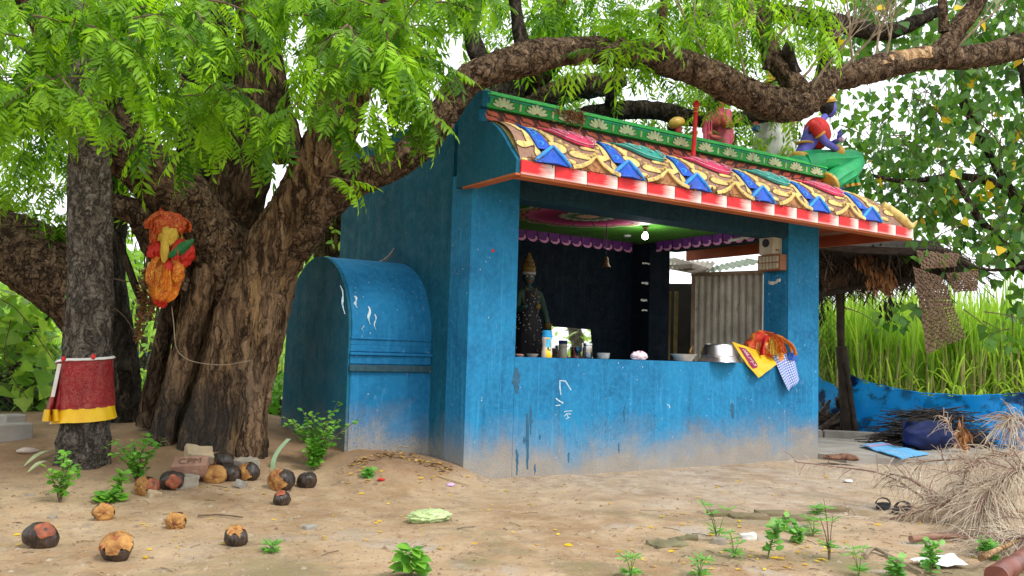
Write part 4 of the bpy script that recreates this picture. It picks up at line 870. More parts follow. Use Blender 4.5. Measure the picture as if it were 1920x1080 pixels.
for (cx_, px, py, nm) in [('X', 1453, 528, 'torn white paper scrap stuck under the switchboard'), ('P', 1211, 494, 'torn paper scrap highest on the back pillar'), ('P', 1209, 531, 'torn paper scrap second from top on the back pillar'), ('P', 1207, 563, 'torn paper scrap third from top on the back pillar'), ('P', 1208, 582, 'torn paper scrap lowest on the back pillar')]:
    p = at(px, py, X=xr-.002) if cx_ == 'X' else at(px, py, Y=2.094); q = MB(); n = 11; w = .08 if cx_ == 'X' else rnd.uniform(.04, .065); h = .03 if cx_ == 'X' else rnd.uniform(.014, .026)
    rw = [(rnd.uniform(.3, 1), rnd.uniform(.3, 1)) for _ in range(n)]
    if cx_ == 'X': f = lambda a, b: p+Vector((-.006*math.sin(a*9)-.004, -w+2*w*a, (b-.5)*2*h*(.55+.45*nz(a*5, px))+h*.5*math.sin(a*4+2)))
    else: f = lambda a, b: p+Vector((-w+2*w*a, -.005-.004*math.sin(a*11), (b-.5)*2*h*(.5+.6*nz(a*5, px))+h*.6*nz(a*3, py)))
    q.sheet(f, 12, 2, thick=.002); tag(q.build('paper_scrap', WHITE, origin=p), nm, 'paper', 'paper scraps left on the pillars')

# --- things on the counter
def zpt(px, y): p = at(px, 668, Y=y); return p.x
jx = zpt(1025, .05); jr = thing('jar', 'blue and yellow plastic health drink jar on the left end of the counter', 'jar', (jx, .05, ZS))
jp = [(0, 0), (.043, 0), (.047, .008), (.046, .05), (.040, .085), (.038, .10), (.041, .125), (.046, .16), (.046, .175), (.040, .182)]; q = MB(); q.lathe(jp, 28, (jx, .05, ZS), None)
t = NT('jar_print'); z_ = t.n('SeparateXYZ', i0=t.pos()).outputs; zc = t.math('SUBTRACT', z_[2], ZS); xx = t.math('SUBTRACT', z_[0], jx)
c_ = t.ramp(t.math('MULTIPLY', zc, 5.0), [(.0, (.85, .50, .01)), (.33, (.88, .72, .02)), (.42, (.80, .82, .6)), (.47, (.10, .55, .80)), (1, (.03, .45, .80))]); c_ = t.mix(t.ramp(t.math('ADD', t.math('MULTIPLY', xx, 10), .5), [(.16, .85), (.22, 0)]), c_, (.80, .62, .50)); t.set(c_, .3, spec=.5)
q.build('body', t.mat, jr, smooth=50); q = MB(); q.lathe([(0, .176), (.045, .176), (.047, .182), (.047, .190), (.041, .196), (.041, .228), (.036, .234), (0, .235)], 28, (jx, .05, ZS), None, 0, lambda a, z: 1+.01*math.cos(a*28)); q.build('lid', vivid('lid_blue', (.015, .36, .75)), jr, smooth=40)
def cyl(r0): return lambda a, b, o: Vector((jx+(r0+o)*math.sin(a), .05-(r0+o)*math.cos(a), ZS+b))
q = MB(); q.patch([(.15, .02), (.62, .02), (.62, .165), (.15, .165)][::1], cyl(.0455), .0015, 0, 1); 
lb = q.build('side_panel', WHITE, jr, smooth=0)
q = MB(); q.patch(blobpts(-.42, .165, .30, .009, 12), cyl(.0465), .002, 0, 1); q.build('brand_plate', CLOTH_YEL, jr, smooth=0)
q = MB(); q.patch(blobpts(-.35, .078, .20, .018, 12), cyl(.0415), .003, 0, 1); q.patch(blobpts(.04, .066, .28, .007, 10), cyl(.0425), .003, 0, 1); q.build('printed_picture', mt('print_mix', (.16, .10, .12), (.03, .20, .05), 30), jr, smooth=0)
def lathething(name, label, cat, prof, x, y, m, z=ZS, n=24, wob=None, grp=None):
    q = MB(); q.lathe(prof, n, (x, y, z), None, 0, wob); return tag(q.build(name, m, origin=(x, y, z), smooth=50), label, cat, grp)
gx_ = zpt(1055, .42); j2 = thing('jar', 'small clear jar with dark blue lid in front of the mirror', 'jar', (gx_, .42, ZS+.001)); q = MB(); q.lathe([(0, 0), (.040, 0), (.042, .01), (.042, .07), (.036, .085), (.042, .10), (.042, .12), (.036, .13)], 20, (gx_, .42, ZS+.001)); q.build('body', mt('cloudy_glass', (.30, .28, .20), None, 5, .15, 0), j2, smooth=50); q = MB(); q.lathe([(0, .128), (.041, .128), (.041, .155), (.036, .16), (0, .16)], 20, (gx_, .42, ZS+.001)); q.build('lid', NAVY, j2)
cup = lambda r, h: [(0, 0), (r*.86, 0), (r*.9, .004), (r, h), (r*1.04, h+.003), (r*.97, h), (r*.84, .01), (0, .01)]
lathething('tumbler', 'short dark steel cup beside the tall steel tumbler', 'cup', cup(.052, .10), zpt(1079, .45), .45, STEEL, ZS+.001); lathething('tumbler', 'tall shiny steel tumbler in front of the mirror', 'cup', [(0, 0), (.046, 0), (.048, .01), (.048, .118), (.044, .121), (.05, .125), (.05, .142), (.044, .143), (.042, .01), (0, .01)], zpt(1101, .40), .40, STEEL, ZS+.001)
lathething('bowl', 'small white bowl with a brown stain on the counter', 'bowl', [(0, 0), (.045, 0), (.055, .01), (.062, .055), (.064, .058), (.058, .055), (.045, .015), (0, .012)], zpt(1131, .30), .30, mt('stained_white', (.62, .58, .52), (.35, .22, .15), 20, .5, lo=.3, hi=.45), ZS)
lathething('oil_lamp', 'small clay lamp beside the blue and yellow jar', 'lamp', [(0, 0), (.035, 0), (.05, .02), (.052, .03), (.044, .026), (.03, .014), (0, .012)], zpt(998, .10), .10, mt('grey_clay', (.34, .26, .22)), ZS)
lathething('coconut_shell', 'little pink clay cup at the extreme left of the counter', 'cup', [(0, 0), (.03, 0), (.04, .016), (.03, .024), (0, .026)], zpt(974, .14), .14, mt('pink_clay', (.42, .20, .16)), ZS)
mr = thing('mirror', 'frameless rectangular mirror leaning behind the cups on the inner ledge', 'mirror', (1.62, .62, ZS)); MIR = NT('mirror_glass'); MIR.set((.86, .88, .87), .02, metal=1.0)
ma, mbp = at(1031, 612, Y=.66), at(1108, 668, Y=.62); q = MB(); q.prism([(ma.x, .62, ZS+.002), (mbp.x+.02, .62, ZS+.002), (mbp.x, .637, ma.z-.012), (ma.x, .637, ma.z)], (0, .008, 0)); q.build('glass', MIR.mat, mr, smooth=0)
q = MB(); q.prism([(ma.x-.006, .634, ZS+.001), (mbp.x+.026, .634, ZS+.001), (mbp.x+.004, .651, ma.z-.008), (ma.x-.006, .651, ma.z+.004)], (0, .006, 0)); q.build('backing', DARKWOOD, mr, smooth=0)
def crumple(q, c, r, seed, n=40, k=26, amp=.35, fr=2.2, m=0, M=None):
    def d(v):
        p = v*fr+Vector((seed, seed*1.7, 0)); e = 1-abs(noise.noise(p))*2; e2 = 1-abs(noise.noise(p*2.3))*2; e3 = 1-abs(noise.noise(p*1.1+Vector((7, 3, 1))))*2; return amp*(e*.62+e2*.20+e3*.3-.55)
    q.blob(c, r, n, k, d, M, m)
px_ = at(1198, 670, Y=.06); q = MB(); crumple(q, (px_.x, .06, ZS+.036), (.085, .06, .046), 3.3, 36, 22, .30, 2.4); crumple(q, (px_.x-.06, .05, ZS+.045), (.035, .03, .022), 5.3, 20, 12, .3, 2.4)
for i, v in enumerate(q.v): q.v[i] = (v[0], v[1], max(v[2], ZS+.002))
tag(q.build('crumpled_cloth', mt('pink_white_cloth', (.80, .66, .72), (.62, .08, .25), 16, .7, .2, lo=.3, hi=.42), origin=(px_.x, .06, ZS), smooth=60), 'crumpled pink and white cloth on the counter', 'cloth')
gd = zpt(1282, .08); lathething('glass_dish', 'fluted white dish left of the upturned basin', 'dish', [(0, 0), (.075, 0), (.082, .008), (.105, .05), (.128, .066), (.130, .070), (.12, .068), (.098, .052), (.074, .014), (0, .010)], gd, .08, mt('pressed_glass', (.66, .64, .58), (.48, .45, .40), 14, .35), ZS, 48, lambda a, z: 1+.02*math.cos(a*16))
# horn-like brass lamp stands behind the dish
for (px, y, h, lab) in [(1298, .28, .15, 'curved brass horn standing behind the fluted dish'), (1321, .22, .16, 'curved brass horn leaning on the upturned basin')]:
    x = zpt(px, y)-.02; q = MB(); q.tube(crom([(x, y, ZS), (x+.012, y, ZS+.05), (x-.012, y, ZS+.10), (x+.02, y, ZS+h)], 14), [.018, .018, .016, .014, .014, .015, .016, .017, .016, .014, .012, .010, .008, .006, .002], 10); tag(q.build('brass_horn', mt('brass', (.38, .24, .07), (.2, .11, .03), 8, .4, metal=.7), origin=(x, y, ZS), smooth=60), lab, 'ornament')
bs_ = at(1347, 676, Y=.06); lathething('basin', 'upturned aluminium basin on the counter beside the yellow bag', 'basin', [(.195, 0), (.20, .004), (.196, .010), (.170, .045), (.164, .055), (.168, .06), (.160, .07), (.142, .16), (.136, .176), (.125, .182), (.0, .184)], bs_.x, .06, METAL, ZS+.001, 48)
# yellow printed bag drooping over the counter edge
A0, B0, C0, D0 = at(1368, 641, Y=.10), at(1437, 665, Y=.10), at(1453, 683, Y=-.05), at(1418, 709, Y=-.04)
def bag(u, v, off=0):
    p = (A0*(1-u)+D0*u)*(1-v)+(B0*(1-u)+C0*u)*v; e = at(1390, 678, Y=-.02)
    p = p+(e-(A0+D0)/2)*(4*u*(1-u))*(1-v)*.55
    w = .010*nz(u*4, v*4, 2)+.006*nz(u*9, v*9, 5)
    p = p+Vector((0, -.03-off-w, .004)); 
    if p.z < ZS+.01: p.y = min(p.y, -.014-off-abs(w)*.8)
    else: p.y = min(p.y, .1)
    return p
bg_ = thing('cloth_bag', 'yellow printed cloth bag hanging over the counter edge', 'bag', D0); q = MB(); q.sheet(lambda a, b: bag(a, b), 24, 20, thick=.004); q.build('cloth', CLOTH_YEL, bg_, smooth=60)
q = MB(); q.sheet(lambda a, b: bag(.10+.64*a, .06+.26*b*(1-.25*abs(2*a-1)**4)+.05*(1-a), .006), 18, 6); q.build('maroon_label', mt('maroon_print', (.30, .015, .08)), bg_, smooth=60, fix=False)
def text_mesh(body, fn, name, m, parent, size=1.0, flat=True):
    cu = bpy.data.curves.new('t', 'FONT'); cu.body = body; cu.resolution_u = 3; to = bpy.data.objects.new('t', cu); C.objects.link(to); bpy.context.view_layer.update()
    me = bpy.data.meshes.new_from_object(to.evaluated_get(bpy.context.evaluated_depsgraph_get())); xs = [v.co.x for v in me.vertices]; ys = [v.co.y for v in me.vertices]
    x0, x1, y0, y1 = min(xs), max(xs), min(ys), max(ys); b_ = WL[parent.name]
    for v in me.vertices: v.co = fn((v.co.x-x0)/(x1-x0), (v.co.y-y0)/(y1-y0))-b_
    bpy.data.objects.remove(to); bpy.data.curves.remove(cu); me.materials.clear(); me.materials.append(m)
    o = bpy.data.objects.new(name, me); C.objects.link(o); o.parent = parent; WL[o.name] = b_; return o
text_mesh('K.\u0BB0\u0BC1L.860', lambda a, b: bag(.68-.52*a, .13+.14*(b), .0095), 'lettering', WHITE, bg_)
# bundle of red and orange cloth
bc = at(1440, 648, Y=.12); cb = thing('cloth_bundle', 'heap of crumpled red and orange cloth on the right end of the counter', 'cloth bundle', (bc.x, .14, ZS)); zc = ZS
q = MB(); crumple(q, (bc.x-.01, .15, zc+.15), (.235, .14, .175), 1.2, 90, 60, .40, 1.25); q.build('red_cloth', mt('red_orange_print', (.60, .045, .02), (.72, .24, .03), 11, .6, .2, lo=.42, hi=.52), cb, smooth=70)
q = MB(); crumple(q, (bc.x+.01, .09, zc+.14), (.145, .10, .14), 8.2, 80, 54, .55, 1.35); crumple(q, (bc.x+.03, .04, zc+.08), (.085, .06, .09), 4.4, 60, 40, .5, 1.5); q.build('orange_cloth', CLOTH_ORANGE, cb, smooth=70)
q = MB(); crumple(q, (bc.x+.15, .13, zc+.11), (.06, .07, .10), 2.9, 30, 20, .25, 2); q.build('magenta_cloth', CLOTH_MAG, cb, smooth=70)
q = MB(); crumple(q, (bc.x-.20, .14, zc+.08), (.085, .07, .07), 6.1, 34, 22, .3, 2); q.build('scarlet_cloth', CLOTH_RED, cb, smooth=70)
def drape(q, c, r, az, wd, seed, lo=-1.25, hi=1.25, pl=4, am=.05, m=0):
    '''a loose fold of cloth lying over a heap: a pleated strip following its rounded top'''
    c = Vector(c); ca, sa = math.cos(az), math.sin(az); tilt = nz(seed*1.7, 2)*.5
    def f(a, b):
        th = lo+(hi-lo)*a; w = (b-.5)*wd*(1+.35*nz(seed+a*2.2, 4))+.35*wd*nz(seed*2+a*1.8, 9); k = 1.03+am*math.sin(b*2*PI*pl+seed+a*1.5)+.07*nz(a*3+seed, b*2, seed)+.05*abs(nz(a*7, b*5, seed))
        x, y, z = math.sin(th)*r[0]*k, w*.8+tilt*math.sin(th)*.05, math.cos(th)*r[2]*k*(1-.25*(2*abs(w)/max(r[1], wd))**2)
        return c+Vector((x*ca-y*sa, x*sa+y*ca, z))
    q.sheet(f, 26, 18, m, thick=.004)
# the loose folds over the bundle, one by one
for k, (az, wd, mm, sc, dx, dy, dz) in enumerate([(.2, .10, CLOTH_ORANGE, 1.0, 0, 0, 0), (1.1, .09, ZARI_OR, 1.03, .02, -.01, 0), (2.0, .11, CLOTH_RED, 1.02, -.05, .01, 0), (2.7, .08, CLOTH_ORANGE, 1.06, .01, -.02, 0), (.7, .07, CLOTH_MUST, 1.05, .04, -.03, -.02), (1.6, .08, ZARI_HOOD, 1.08, -.02, 0, 0), (2.35, .07, ZARI_OR, 1.1, .05, -.02, -.02), (.45, .06, CLOTH_RED, 1.1, -.04, -.03, -.03)]):
    q = MB(); drape(q, (bc.x+.0+dx, .12+dy, zc+.10+dz), (.205*sc, .14, .19*sc), az, wd, 3.1*k+1, -1.5, 1.4); q.build('fold', mm, cb, smooth=70)
# blue checked cloth under the bundle
A1, B1, C1, D1 = at(1447, 668, Y=.02), at(1482, 656, Y=.05), at(1497, 712, Y=-.05), at(1474, 733, Y=-.05)
def chk(a, b):
    p = (A1*(1-a)+B1*a)*(1-b)+(D1*(1-a)+C1*a)*b; p = p+Vector((-.03*b*(1-b)*(1-a)*2, -.02-.012*math.sin(a*9+b*2), 0)); p.y = min(p.y, -.012) if p.z < ZS+.02 else p.y; return p
ck = MB(); ck.sheet(chk, 20, 24, thick=.004); o = ck.build('checked_cloth', CHECKS, origin=C1, smooth=60, fix=False); set_uv(o, 20, 24, 11, 14); tag(o, 'blue and white checked cotton cloth hanging under the orange bundle', 'cloth')
q = MB(); q.sheet(lambda a, b: at(1478+16*a, 660+14*b+4*a, Y=-.012-.012*math.sin(a*5)), 6, 5, thick=.006); tag(q.build('blue_cloth', vivid('cobalt_cloth', (.02, .12, .55)), origin=at(1486, 668, Y=0), smooth=60), 'plain bright blue rag tucked beside the checked cloth', 'cloth')
# ================================================================== TREES
def path_px(pts, n):
    """branch centre line from (px, py, depth, radius in px) stations"""
    out = crom([(*at(a, b, D=d), r*d/FPX) for a, b, d, r in pts], n); return [tuple(p[:3]) for p in out], [max(.004, p[3]) for p in out]
def barky(seed, amp=.10, flute=.0, nf=5, zz=3.6):
    def f(a, t, p, r):
        q = Vector((p.x*3.2+seed, p.y*3.2, p.z*1.1)); e = noise.noise(q)*.9
        q2 = Vector((p.x*13+seed, p.y*13, p.z*zz)); w = 1-abs(noise.noise(q2))*2.6
        q3 = Vector((p.x*30, p.y*30+seed, p.z*11)); e3 = noise.noise(q3)
        return r*(amp*e+flute*math.sin(a*nf+seed+t*3))+min(.026, r*.2)*(w*.7+e3*.5)
    return f
def limb(name, pts, n, seg, mat, parent, seed, amp=.10, flute=0, nf=5):
    P, rr = path_px(pts, n); q = MB(); q.tube(P, rr, seg, 0, True, barky(seed, amp, flute, nf, 9 if mat is BARK_LIMB else 3.6)); o = q.build(name, mat, parent, smooth=70, fix=False); return o, P, rr
nb = gpt(395, 862)
neem = thing('neem_tree', 'huge old neem tree with gnarled trunk and a thick limb reaching over the shrine', 'tree', nb)
limb('trunk', [(410, 905, 7.18, 96), (412, 850, 7.18, 82), (424, 780, 7.2, 72), (444, 690, 7.2, 68), (464, 600, 7.2, 64), (494, 510, 7.18, 56), (540, 420, 7.12, 50), (580, 345, 7.05, 46), (614, 270, 6.95, 42), (645, 180, 6.85, 45), (672, 90, 6.75, 42), (690, 0, 6.65, 38), (700, -120, 6.5, 30), (735, -320, 6.3, 20), (790, -560, 6.1, 8)], 150, 60, BARK_LOW, neem, 1.0, .13, .085, 6)
limb('root_stem', [(282, 890, 6.95, 32), (294, 845, 6.95, 26), (316, 770, 6.98, 22), (342, 680, 7.0, 21), (368, 590, 7.05, 22), (392, 510, 7.1, 26), (425, 440, 7.12, 32)], 70, 30, BARK_LOW, neem, 4.0, .12)
limb('root_stem', [(352, 892, 6.9, 30), (356, 850, 6.9, 24), (370, 780, 6.93, 19), (396, 690, 6.98, 15), (420, 610, 7.03, 12)], 40, 24, BARK_LOW, neem, 4.9, .15)
limb('root_stem', [(470, 890, 6.95, 34), (468, 840, 6.95, 27), (474, 740, 6.97, 24), (490, 640, 6.98, 21), (512, 550, 7.0, 18)], 50, 26, BARK_LOW, neem, 6.2, .15)
limb('root_stem', [(276, 800, 7.5, 20), (290, 715, 7.5, 16), (308, 630, 7.48, 15), (325, 560, 7.45, 18), (345, 490, 7.4, 24)], 50, 18, BARK, neem, 8.2, .12)
limb('root_stem', [(330, 800, 7.4, 34), (352, 690, 7.45, 36), (382, 570, 7.45, 42), (405, 470, 7.42, 52), (432, 400, 7.38, 54), (455, 320, 7.35, 48), (470, 220, 7.4, 40), (478, 100, 7.4, 34), (470, -60, 7.4, 26), (450, -280, 7.4, 16), (420, -480, 7.4, 6)], 50, 24, BARK, neem, 9.9, .12)
limb('limb', [(470, 600, 7.35, 54), (440, 520, 7.3, 58), (402, 450, 7.22, 60), (350, 385, 7.1, 56), (292, 330, 7.0, 50), (240, 282, 6.9, 50), (195, 225, 6.8, 44), (150, 140, 6.7, 40), (90, 40, 6.6, 34), (20, -80, 6.5, 28), (-90, -260, 6.3, 18), (-200, -480, 6.1, 7)], 110, 40, BARK_LIMB, neem, 2.2, .12)
limb('limb', [(545, 470, 7.15, 36), (590, 392, 7.05, 38), (650, 345, 7.0, 33), (715, 318, 6.92, 28), (768, 288, 6.88, 27), (815, 238, 6.84, 27), (862, 164, 6.82, 27), (915, 133, 6.85, 27), (985, 110, 6.95, 29), (1070, 96, 7.15, 24), (1160, 98, 7.45, 25), (1245, 112, 7.75, 27), (1325, 140, 8.05, 28), (1395, 175, 8.3, 28), (1450, 196, 8.48, 30), (1492, 198, 8.6, 28), (1528, 178, 8.72, 23), (1556, 151, 8.8, 19), (1595, 141, 8.9, 21), (1650, 126, 9.1, 23), (1730, 110, 9.35, 21), (1810, 108, 9.6, 20), (1880, 95, 9.85, 21), (1960, 72, 10.1, 22), (2080, 40, 10.4, 19), (2260, -20, 10.8, 12), (2420, -90, 11.2, 5)], 260, 36, BARK_LIMB, neem, 3.1, .12)
limb('limb', [(1500, 185, 8.62, 24), (1478, 142, 8.66, 20), (1449, 108, 8.7, 18), (1435, 60, 8.72, 14), (1430, 10, 8.74, 13), (1424, -80, 8.76, 11), (1400, -260, 8.8, 5)], 50, 24, BARK_LIMB, neem, 5.5, .14)
limb('stub', [(1490, 140, 8.62, 13), (1480, 112, 8.6, 11), (1478, 88, 8.58, 10), (1478, 85, 8.58, 4)], 14, 16, BARK_DARK, neem, 5.9, .14)
limb('limb', [(1752, 112, 9.4, 22), (1778, 80, 9.45, 18), (1800, 48, 9.5, 16), (1828, 10, 9.55, 15), (1862, -60, 9.6, 13), (1920, -220, 9.7, 6)], 40, 22, BARK_LIMB, neem, 7.7, .14)
limb('twig', [(1770, 60, 9.45, 9), (1768, 20, 9.45, 8), (1764, -40, 9.45, 6), (1756, -160, 9.45, 2)], 14, 8, BARK_LIMB, neem, 7.9, .1)
limb('branch', [(1240, 75, 7.7, 8), (1243, 30, 7.7, 7), (1245, -40, 7.7, 5), (1250, -160, 7.7, 2)], 16, 8, BARK_LIMB, neem, 8.9, .1)
limb('branch', [(1436, 130, 8.5, 7), (1442, 70, 8.5, 5), (1440, -10, 8.5, 3), (1436, -90, 8.5, 1.5)], 16, 8, BARK_LIMB, neem, 8.4, .1)
limb('crooked_stem', [(345, 545, 7.1, 26), (312, 490, 7.02, 24), (282, 440, 6.98, 24), (262, 405, 6.94, 22), (232, 390, 6.92, 22), (198, 374, 6.9, 16), (176, 345, 6.88, 14), (166, 305, 6.86, 14), (160, 250, 6.84, 12), (158, 180, 6.8, 10), (170, 60, 6.7, 7), (200, -120, 6.6, 3)], 60, 20, BARK_LIMB, neem, 6.6, .14)
limb('branch', [(545, 300, 6.9, 30), (520, 200, 6.9, 26), (505, 90, 6.9, 20), (495, -40, 6.8, 16), (470, -220, 6.7, 9), (440, -380, 6.6, 4)], 40, 18, BARK, neem, 7.1, .1)
limb('branch', [(415, 430, 7.4, 66), (385, 300, 7.6, 52), (385, 180, 7.8, 44), (400, 60, 8.0, 34), (410, -60, 8.2, 27), (440, -260, 8.4, 16), (470, -440, 8.6, 6)], 50, 24, BARK_DARK, neem, 7.3, .1)
limb('branch', [(905, 125, 7.0, 18), (885, 70, 7.05, 15), (872, 10, 7.1, 13), (862, -70, 7.1, 10), (850, -220, 7.1, 4)], 30, 16, BARK_DARK, neem, 1.7, .1)
limb('branch', [(985, 100, 7.15, 15), (972, 50, 7.2, 12), (960, -40, 7.2, 9), (940, -200, 7.2, 3)], 24, 12, BARK_DARK, neem, 1.9, .1)
limb('branch', [(180, 390, 6.9, 8), (215, 440, 6.9, 7), (240, 500, 6.95, 7), (262, 560, 7.0, 6)], 20, 8, BARK_DARK, neem, 2.9, .1)
# peeled, bare stretch on top of the limb
P, rr = path_px([(1565, 158, 8.83, 24), (1650, 126, 9.1, 23.6), (1730, 110, 9.35, 21.6), (1775, 108, 9.5, 20.6)], 40); q = MB()
def peel(a, b):
    i = min(39, int(a*40)); f = a*40-i; c = Vector(P[i])*(1-f)+Vector(P[i+1])*f; r = rr[i]*(1-f)+rr[i+1]*f; t_ = (Vector(P[i+1])-Vector(P[i])).normalized(); w = t_.cross(FW).normalized()
    if w.z < 0: w = -w
    f2 = -(t_.cross(w)); f2 = f2 if f2.dot(FW) < 0 else -f2; env = (max(.02, math.sin(PI*min(.99, max(.01, a))))**.5)*(.8+.5*nz(a*7, 3)); an = R(40)+(b-.5)*R(110)*env*(1+.3*nz(a*9, b*2))
    return c+(f2*math.cos(an)+w*math.sin(an))*(r*(1.02+.06*nz(a*12, b*3, 4)))
q.sheet(peel, 60, 12); q.build('peeled_wood', WOOD_BARE, neem, smooth=70)
# flaking bark plates
for i in range(90):
    k = rnd.random(); P2, r2 = path_px([(1245, 112, 7.75, 27), (1325, 140, 8.05, 28), (1395, 175, 8.3, 28), (1450, 196, 8.48, 31), (1495, 197, 8.6, 30), (1600, 143, 8.9, 23)], 30) if i == 0 else (P2, r2)
    j = rnd.randrange(1, 29); c = Vector(P2[j]); t_ = (Vector(P2[j+1])-c).normalized(); w = t_.cross(FW).normalized(); f2 = t_.cross(w); f2 = f2 if f2.dot(FW) < 0 else -f2; an = rnd.uniform(-1.3, 1.3); d_ = (f2*math.cos(an)+w*math.sin(an)); s_ = t_.cross(d_); c = c+d_*(r2[j]*1.03); L = rnd.uniform(.02, .055); wd = rnd.uniform(.012, .03)
    if i == 0: fq = MB()
    fq.add([c-t_*L-s_*wd, c-t_*L*.3+s_*wd*1.1+d_*.004, c+t_*L+s_*wd*.6+d_*.012, c+t_*L*.7-s_*wd+d_*.008, c+d_*.014], [(0, 1, 4), (1, 2, 4), (2, 3, 4), (3, 0, 4)])
tag(fq.build('bark_flakes', BARK_LIMB, neem, smooth=0, fix=False), kind='stuff')
# dry twigs rising from the limb
q = MB()
def dry_twig(p0, d, L, r, dep):
    d = d.normalized(); pts = [p0]; p = p0
    for k in range(6): d = (d+Vector((rnd.uniform(-.16, .16), rnd.uniform(-.16, .16), rnd.uniform(-.10, .12)))).normalized(); p = p+d*L/6; pts.append(p)
    q.tube(pts, [r*(1-.13*k) for k in range(7)], 5)
    if dep:
        for k in (2, 3, 4, 5): dry_twig(pts[k], d+Vector((rnd.uniform(-.9, .9), rnd.uniform(-.6, .6), rnd.uniform(-.3, .7))), L*rnd.uniform(.4, .7), r*.55, dep-1)
for (px, py, D, dx, dz) in [(1520, 170, 8.6, .5, .9), (1500, 150, 8.6, .75, .65), (1600, 135, 8.85, .1, 1), (1660, 118, 9.05, .35, .9), (1560, 150, 8.8, .7, .6), (1450, 80, 8.7, .6, .8), (1440, 60, 8.7, -.7, .6), (1780, 105, 9.5, .5, .6), (1640, 115, 9.05, .25, 1), (1400, 165, 8.3, -.4, 1), (1360, 150, 8.15, -.6, .8)]: dry_twig(at(px, py, D=D), RT*dx+UP*dz+FW*rnd.uniform(-.3, .3), rnd.uniform(.7, 1.3), .016, 2)
tag(q.build('dry_twigs', TWIG_GREY, neem, smooth=60, fix=False), kind='stuff')

# --- leaves ---------------------------------------------------------------
def frond_mesh(seed, L=.30, pairs=6, fine=True):
    r = random.Random(seed); V = []; F = []; T = []
    def leaflet(p, d, n, l, w, tone):
        s = d.cross(n).normalized(); o = len(V); sg = 1 if fine else 0
        if fine:
            cv = r.uniform(.10, .22)*l; st = [(0, 0), (.22, .8), (.5, 1), (.78, .6), (1, 0)]; k0 = r.choice((-1, 1))*.0
            for (t, ww) in st:
                c = p+d*l*t - n*cv*t*t + s*sideb*l*.16*t*t
                if ww == 0: V.append(c); T.append(tone)
                else:
                    V.append(c+s*w*ww*.5+n*w*.12); V.append(c); V.append(c-s*w*ww*.5+n*w*.12); T.extend([tone]*3)
            F.extend([(o, o+1, o+2), (o, o+2, o+3), (o+1, o+4, o+5, o+2), (o+2, o+5, o+6, o+3), (o+4, o+7, o+8, o+5), (o+5, o+8, o+9, o+6), (o+7, o+10, o+8), (o+8, o+10, o+9)])
        else:
            V.extend([p, p+d*l*.45+s*w*.5, p+d*l-n*l*.15, p+d*l*.45-s*w*.5]); T.extend([tone]*4); F.append((o, o+1, o+2, o+3))
    bend = r.uniform(.25, .6); pt = lambda t: Vector((L*t, .04*L*math.sin(t*3), -bend*L*t*t*.6)); tn = lambda t: (pt(t+.01)-pt(t)).normalized()
    for k in range(pairs):
        t = .16+.80*k/pairs; size = L*(.27+.10*math.sin(PI*(k+1)/(pairs+1)))
        for sg in (-1, 1):
            sideb = -sg; d = (tn(t)*.62+Vector((0, sg*.85, -.18-.2*r.random()))).normalized(); d = (d+Vector((r.uniform(-.12, .12), r.uniform(-.1, .1), r.uniform(-.22, .12)))).normalized(); n = (Vector((0, 0, 1))+Vector((r.uniform(-.3, .3), r.uniform(-.3, .3), 0))).normalized(); n = (n-d*n.dot(d)).normalized()
            leaflet(pt(t+r.uniform(-.02, .02)), d, n, size*r.uniform(.85, 1.1), size*.27, r.uniform(0, .16))
    sideb = 0; d = tn(.97); n = Vector((0, 0, 1)); n = (n-d*n.dot(d)).normalized(); leaflet(pt(.97), d, n, L*.3, L*.075, .1)
    o = len(V); st = [0, .33, .66, 1] if fine else [0, 1]; w = .0022
    for t in st: V.extend([pt(t)+Vector((0, w, 0)), pt(t)+Vector((0, -w, 0)), pt(t)+Vector((0, 0, w*1.4))]); T.extend([.05]*3)
    for k in range(len(st)-1):
        for j in range(3): F.append((o+k*3+j, o+k*3+(j+1) % 3, o+k*3+3+(j+1) % 3, o+k*3+3+j))
    return [tuple(v) for v in V], F, T
def leaf_heart(r=.5):
    V = [(0, 0, 0), (.10, .26, .03), (.06, .44, 0), (.36, .40, -.02), (.66, .20, -.06), (1.0, 0, -.16), (.10, -.26, .03), (.06, -.44, 0), (.36, -.40, -.02), (.66, -.20, -.06), (.4, 0, -.05)]
    V = [(x-.0, y, z) for x, y, z in V]; F = [(0, 1, 10), (1, 2, 3), (1, 3, 10), (3, 4, 10), (4, 5, 10), (0, 10, 6), (6, 8, 7), (6, 10, 8), (8, 10, 9), (9, 10, 5)]
    return V, F, [0]*len(V)
def leaf_oval(): 
    V = [(0, 0, 0), (.3, .2, .03), (.65, .19, .02), (1, 0, -.08), (.65, -.19, .02), (.3, -.2, .03), (.45, 0, -.03)]; return V, [(0, 1, 6), (1, 2, 6), (2, 3, 6), (3, 4, 6), (4, 5, 6), (5, 0, 6)], [0]*7
def tone_attr(me, T): a = me.attributes.new('tone', 'FLOAT', 'POINT'); a.data.foreach_set('value', T)
def basis(d, n=None, roll=0):
    d = Vector(d).normalized(); n = Vector(n if n is not None else (0, 0, 1)); n = n-d*n.dot(d)
    n = n.normalized() if n.length > 1e-4 else d.orthogonal().normalized(); s = n.cross(d); 
    if roll: n = n*math.cos(roll)+s*math.sin(roll); s = n.cross(d)
    return Matrix((d, s, n)).transposed()
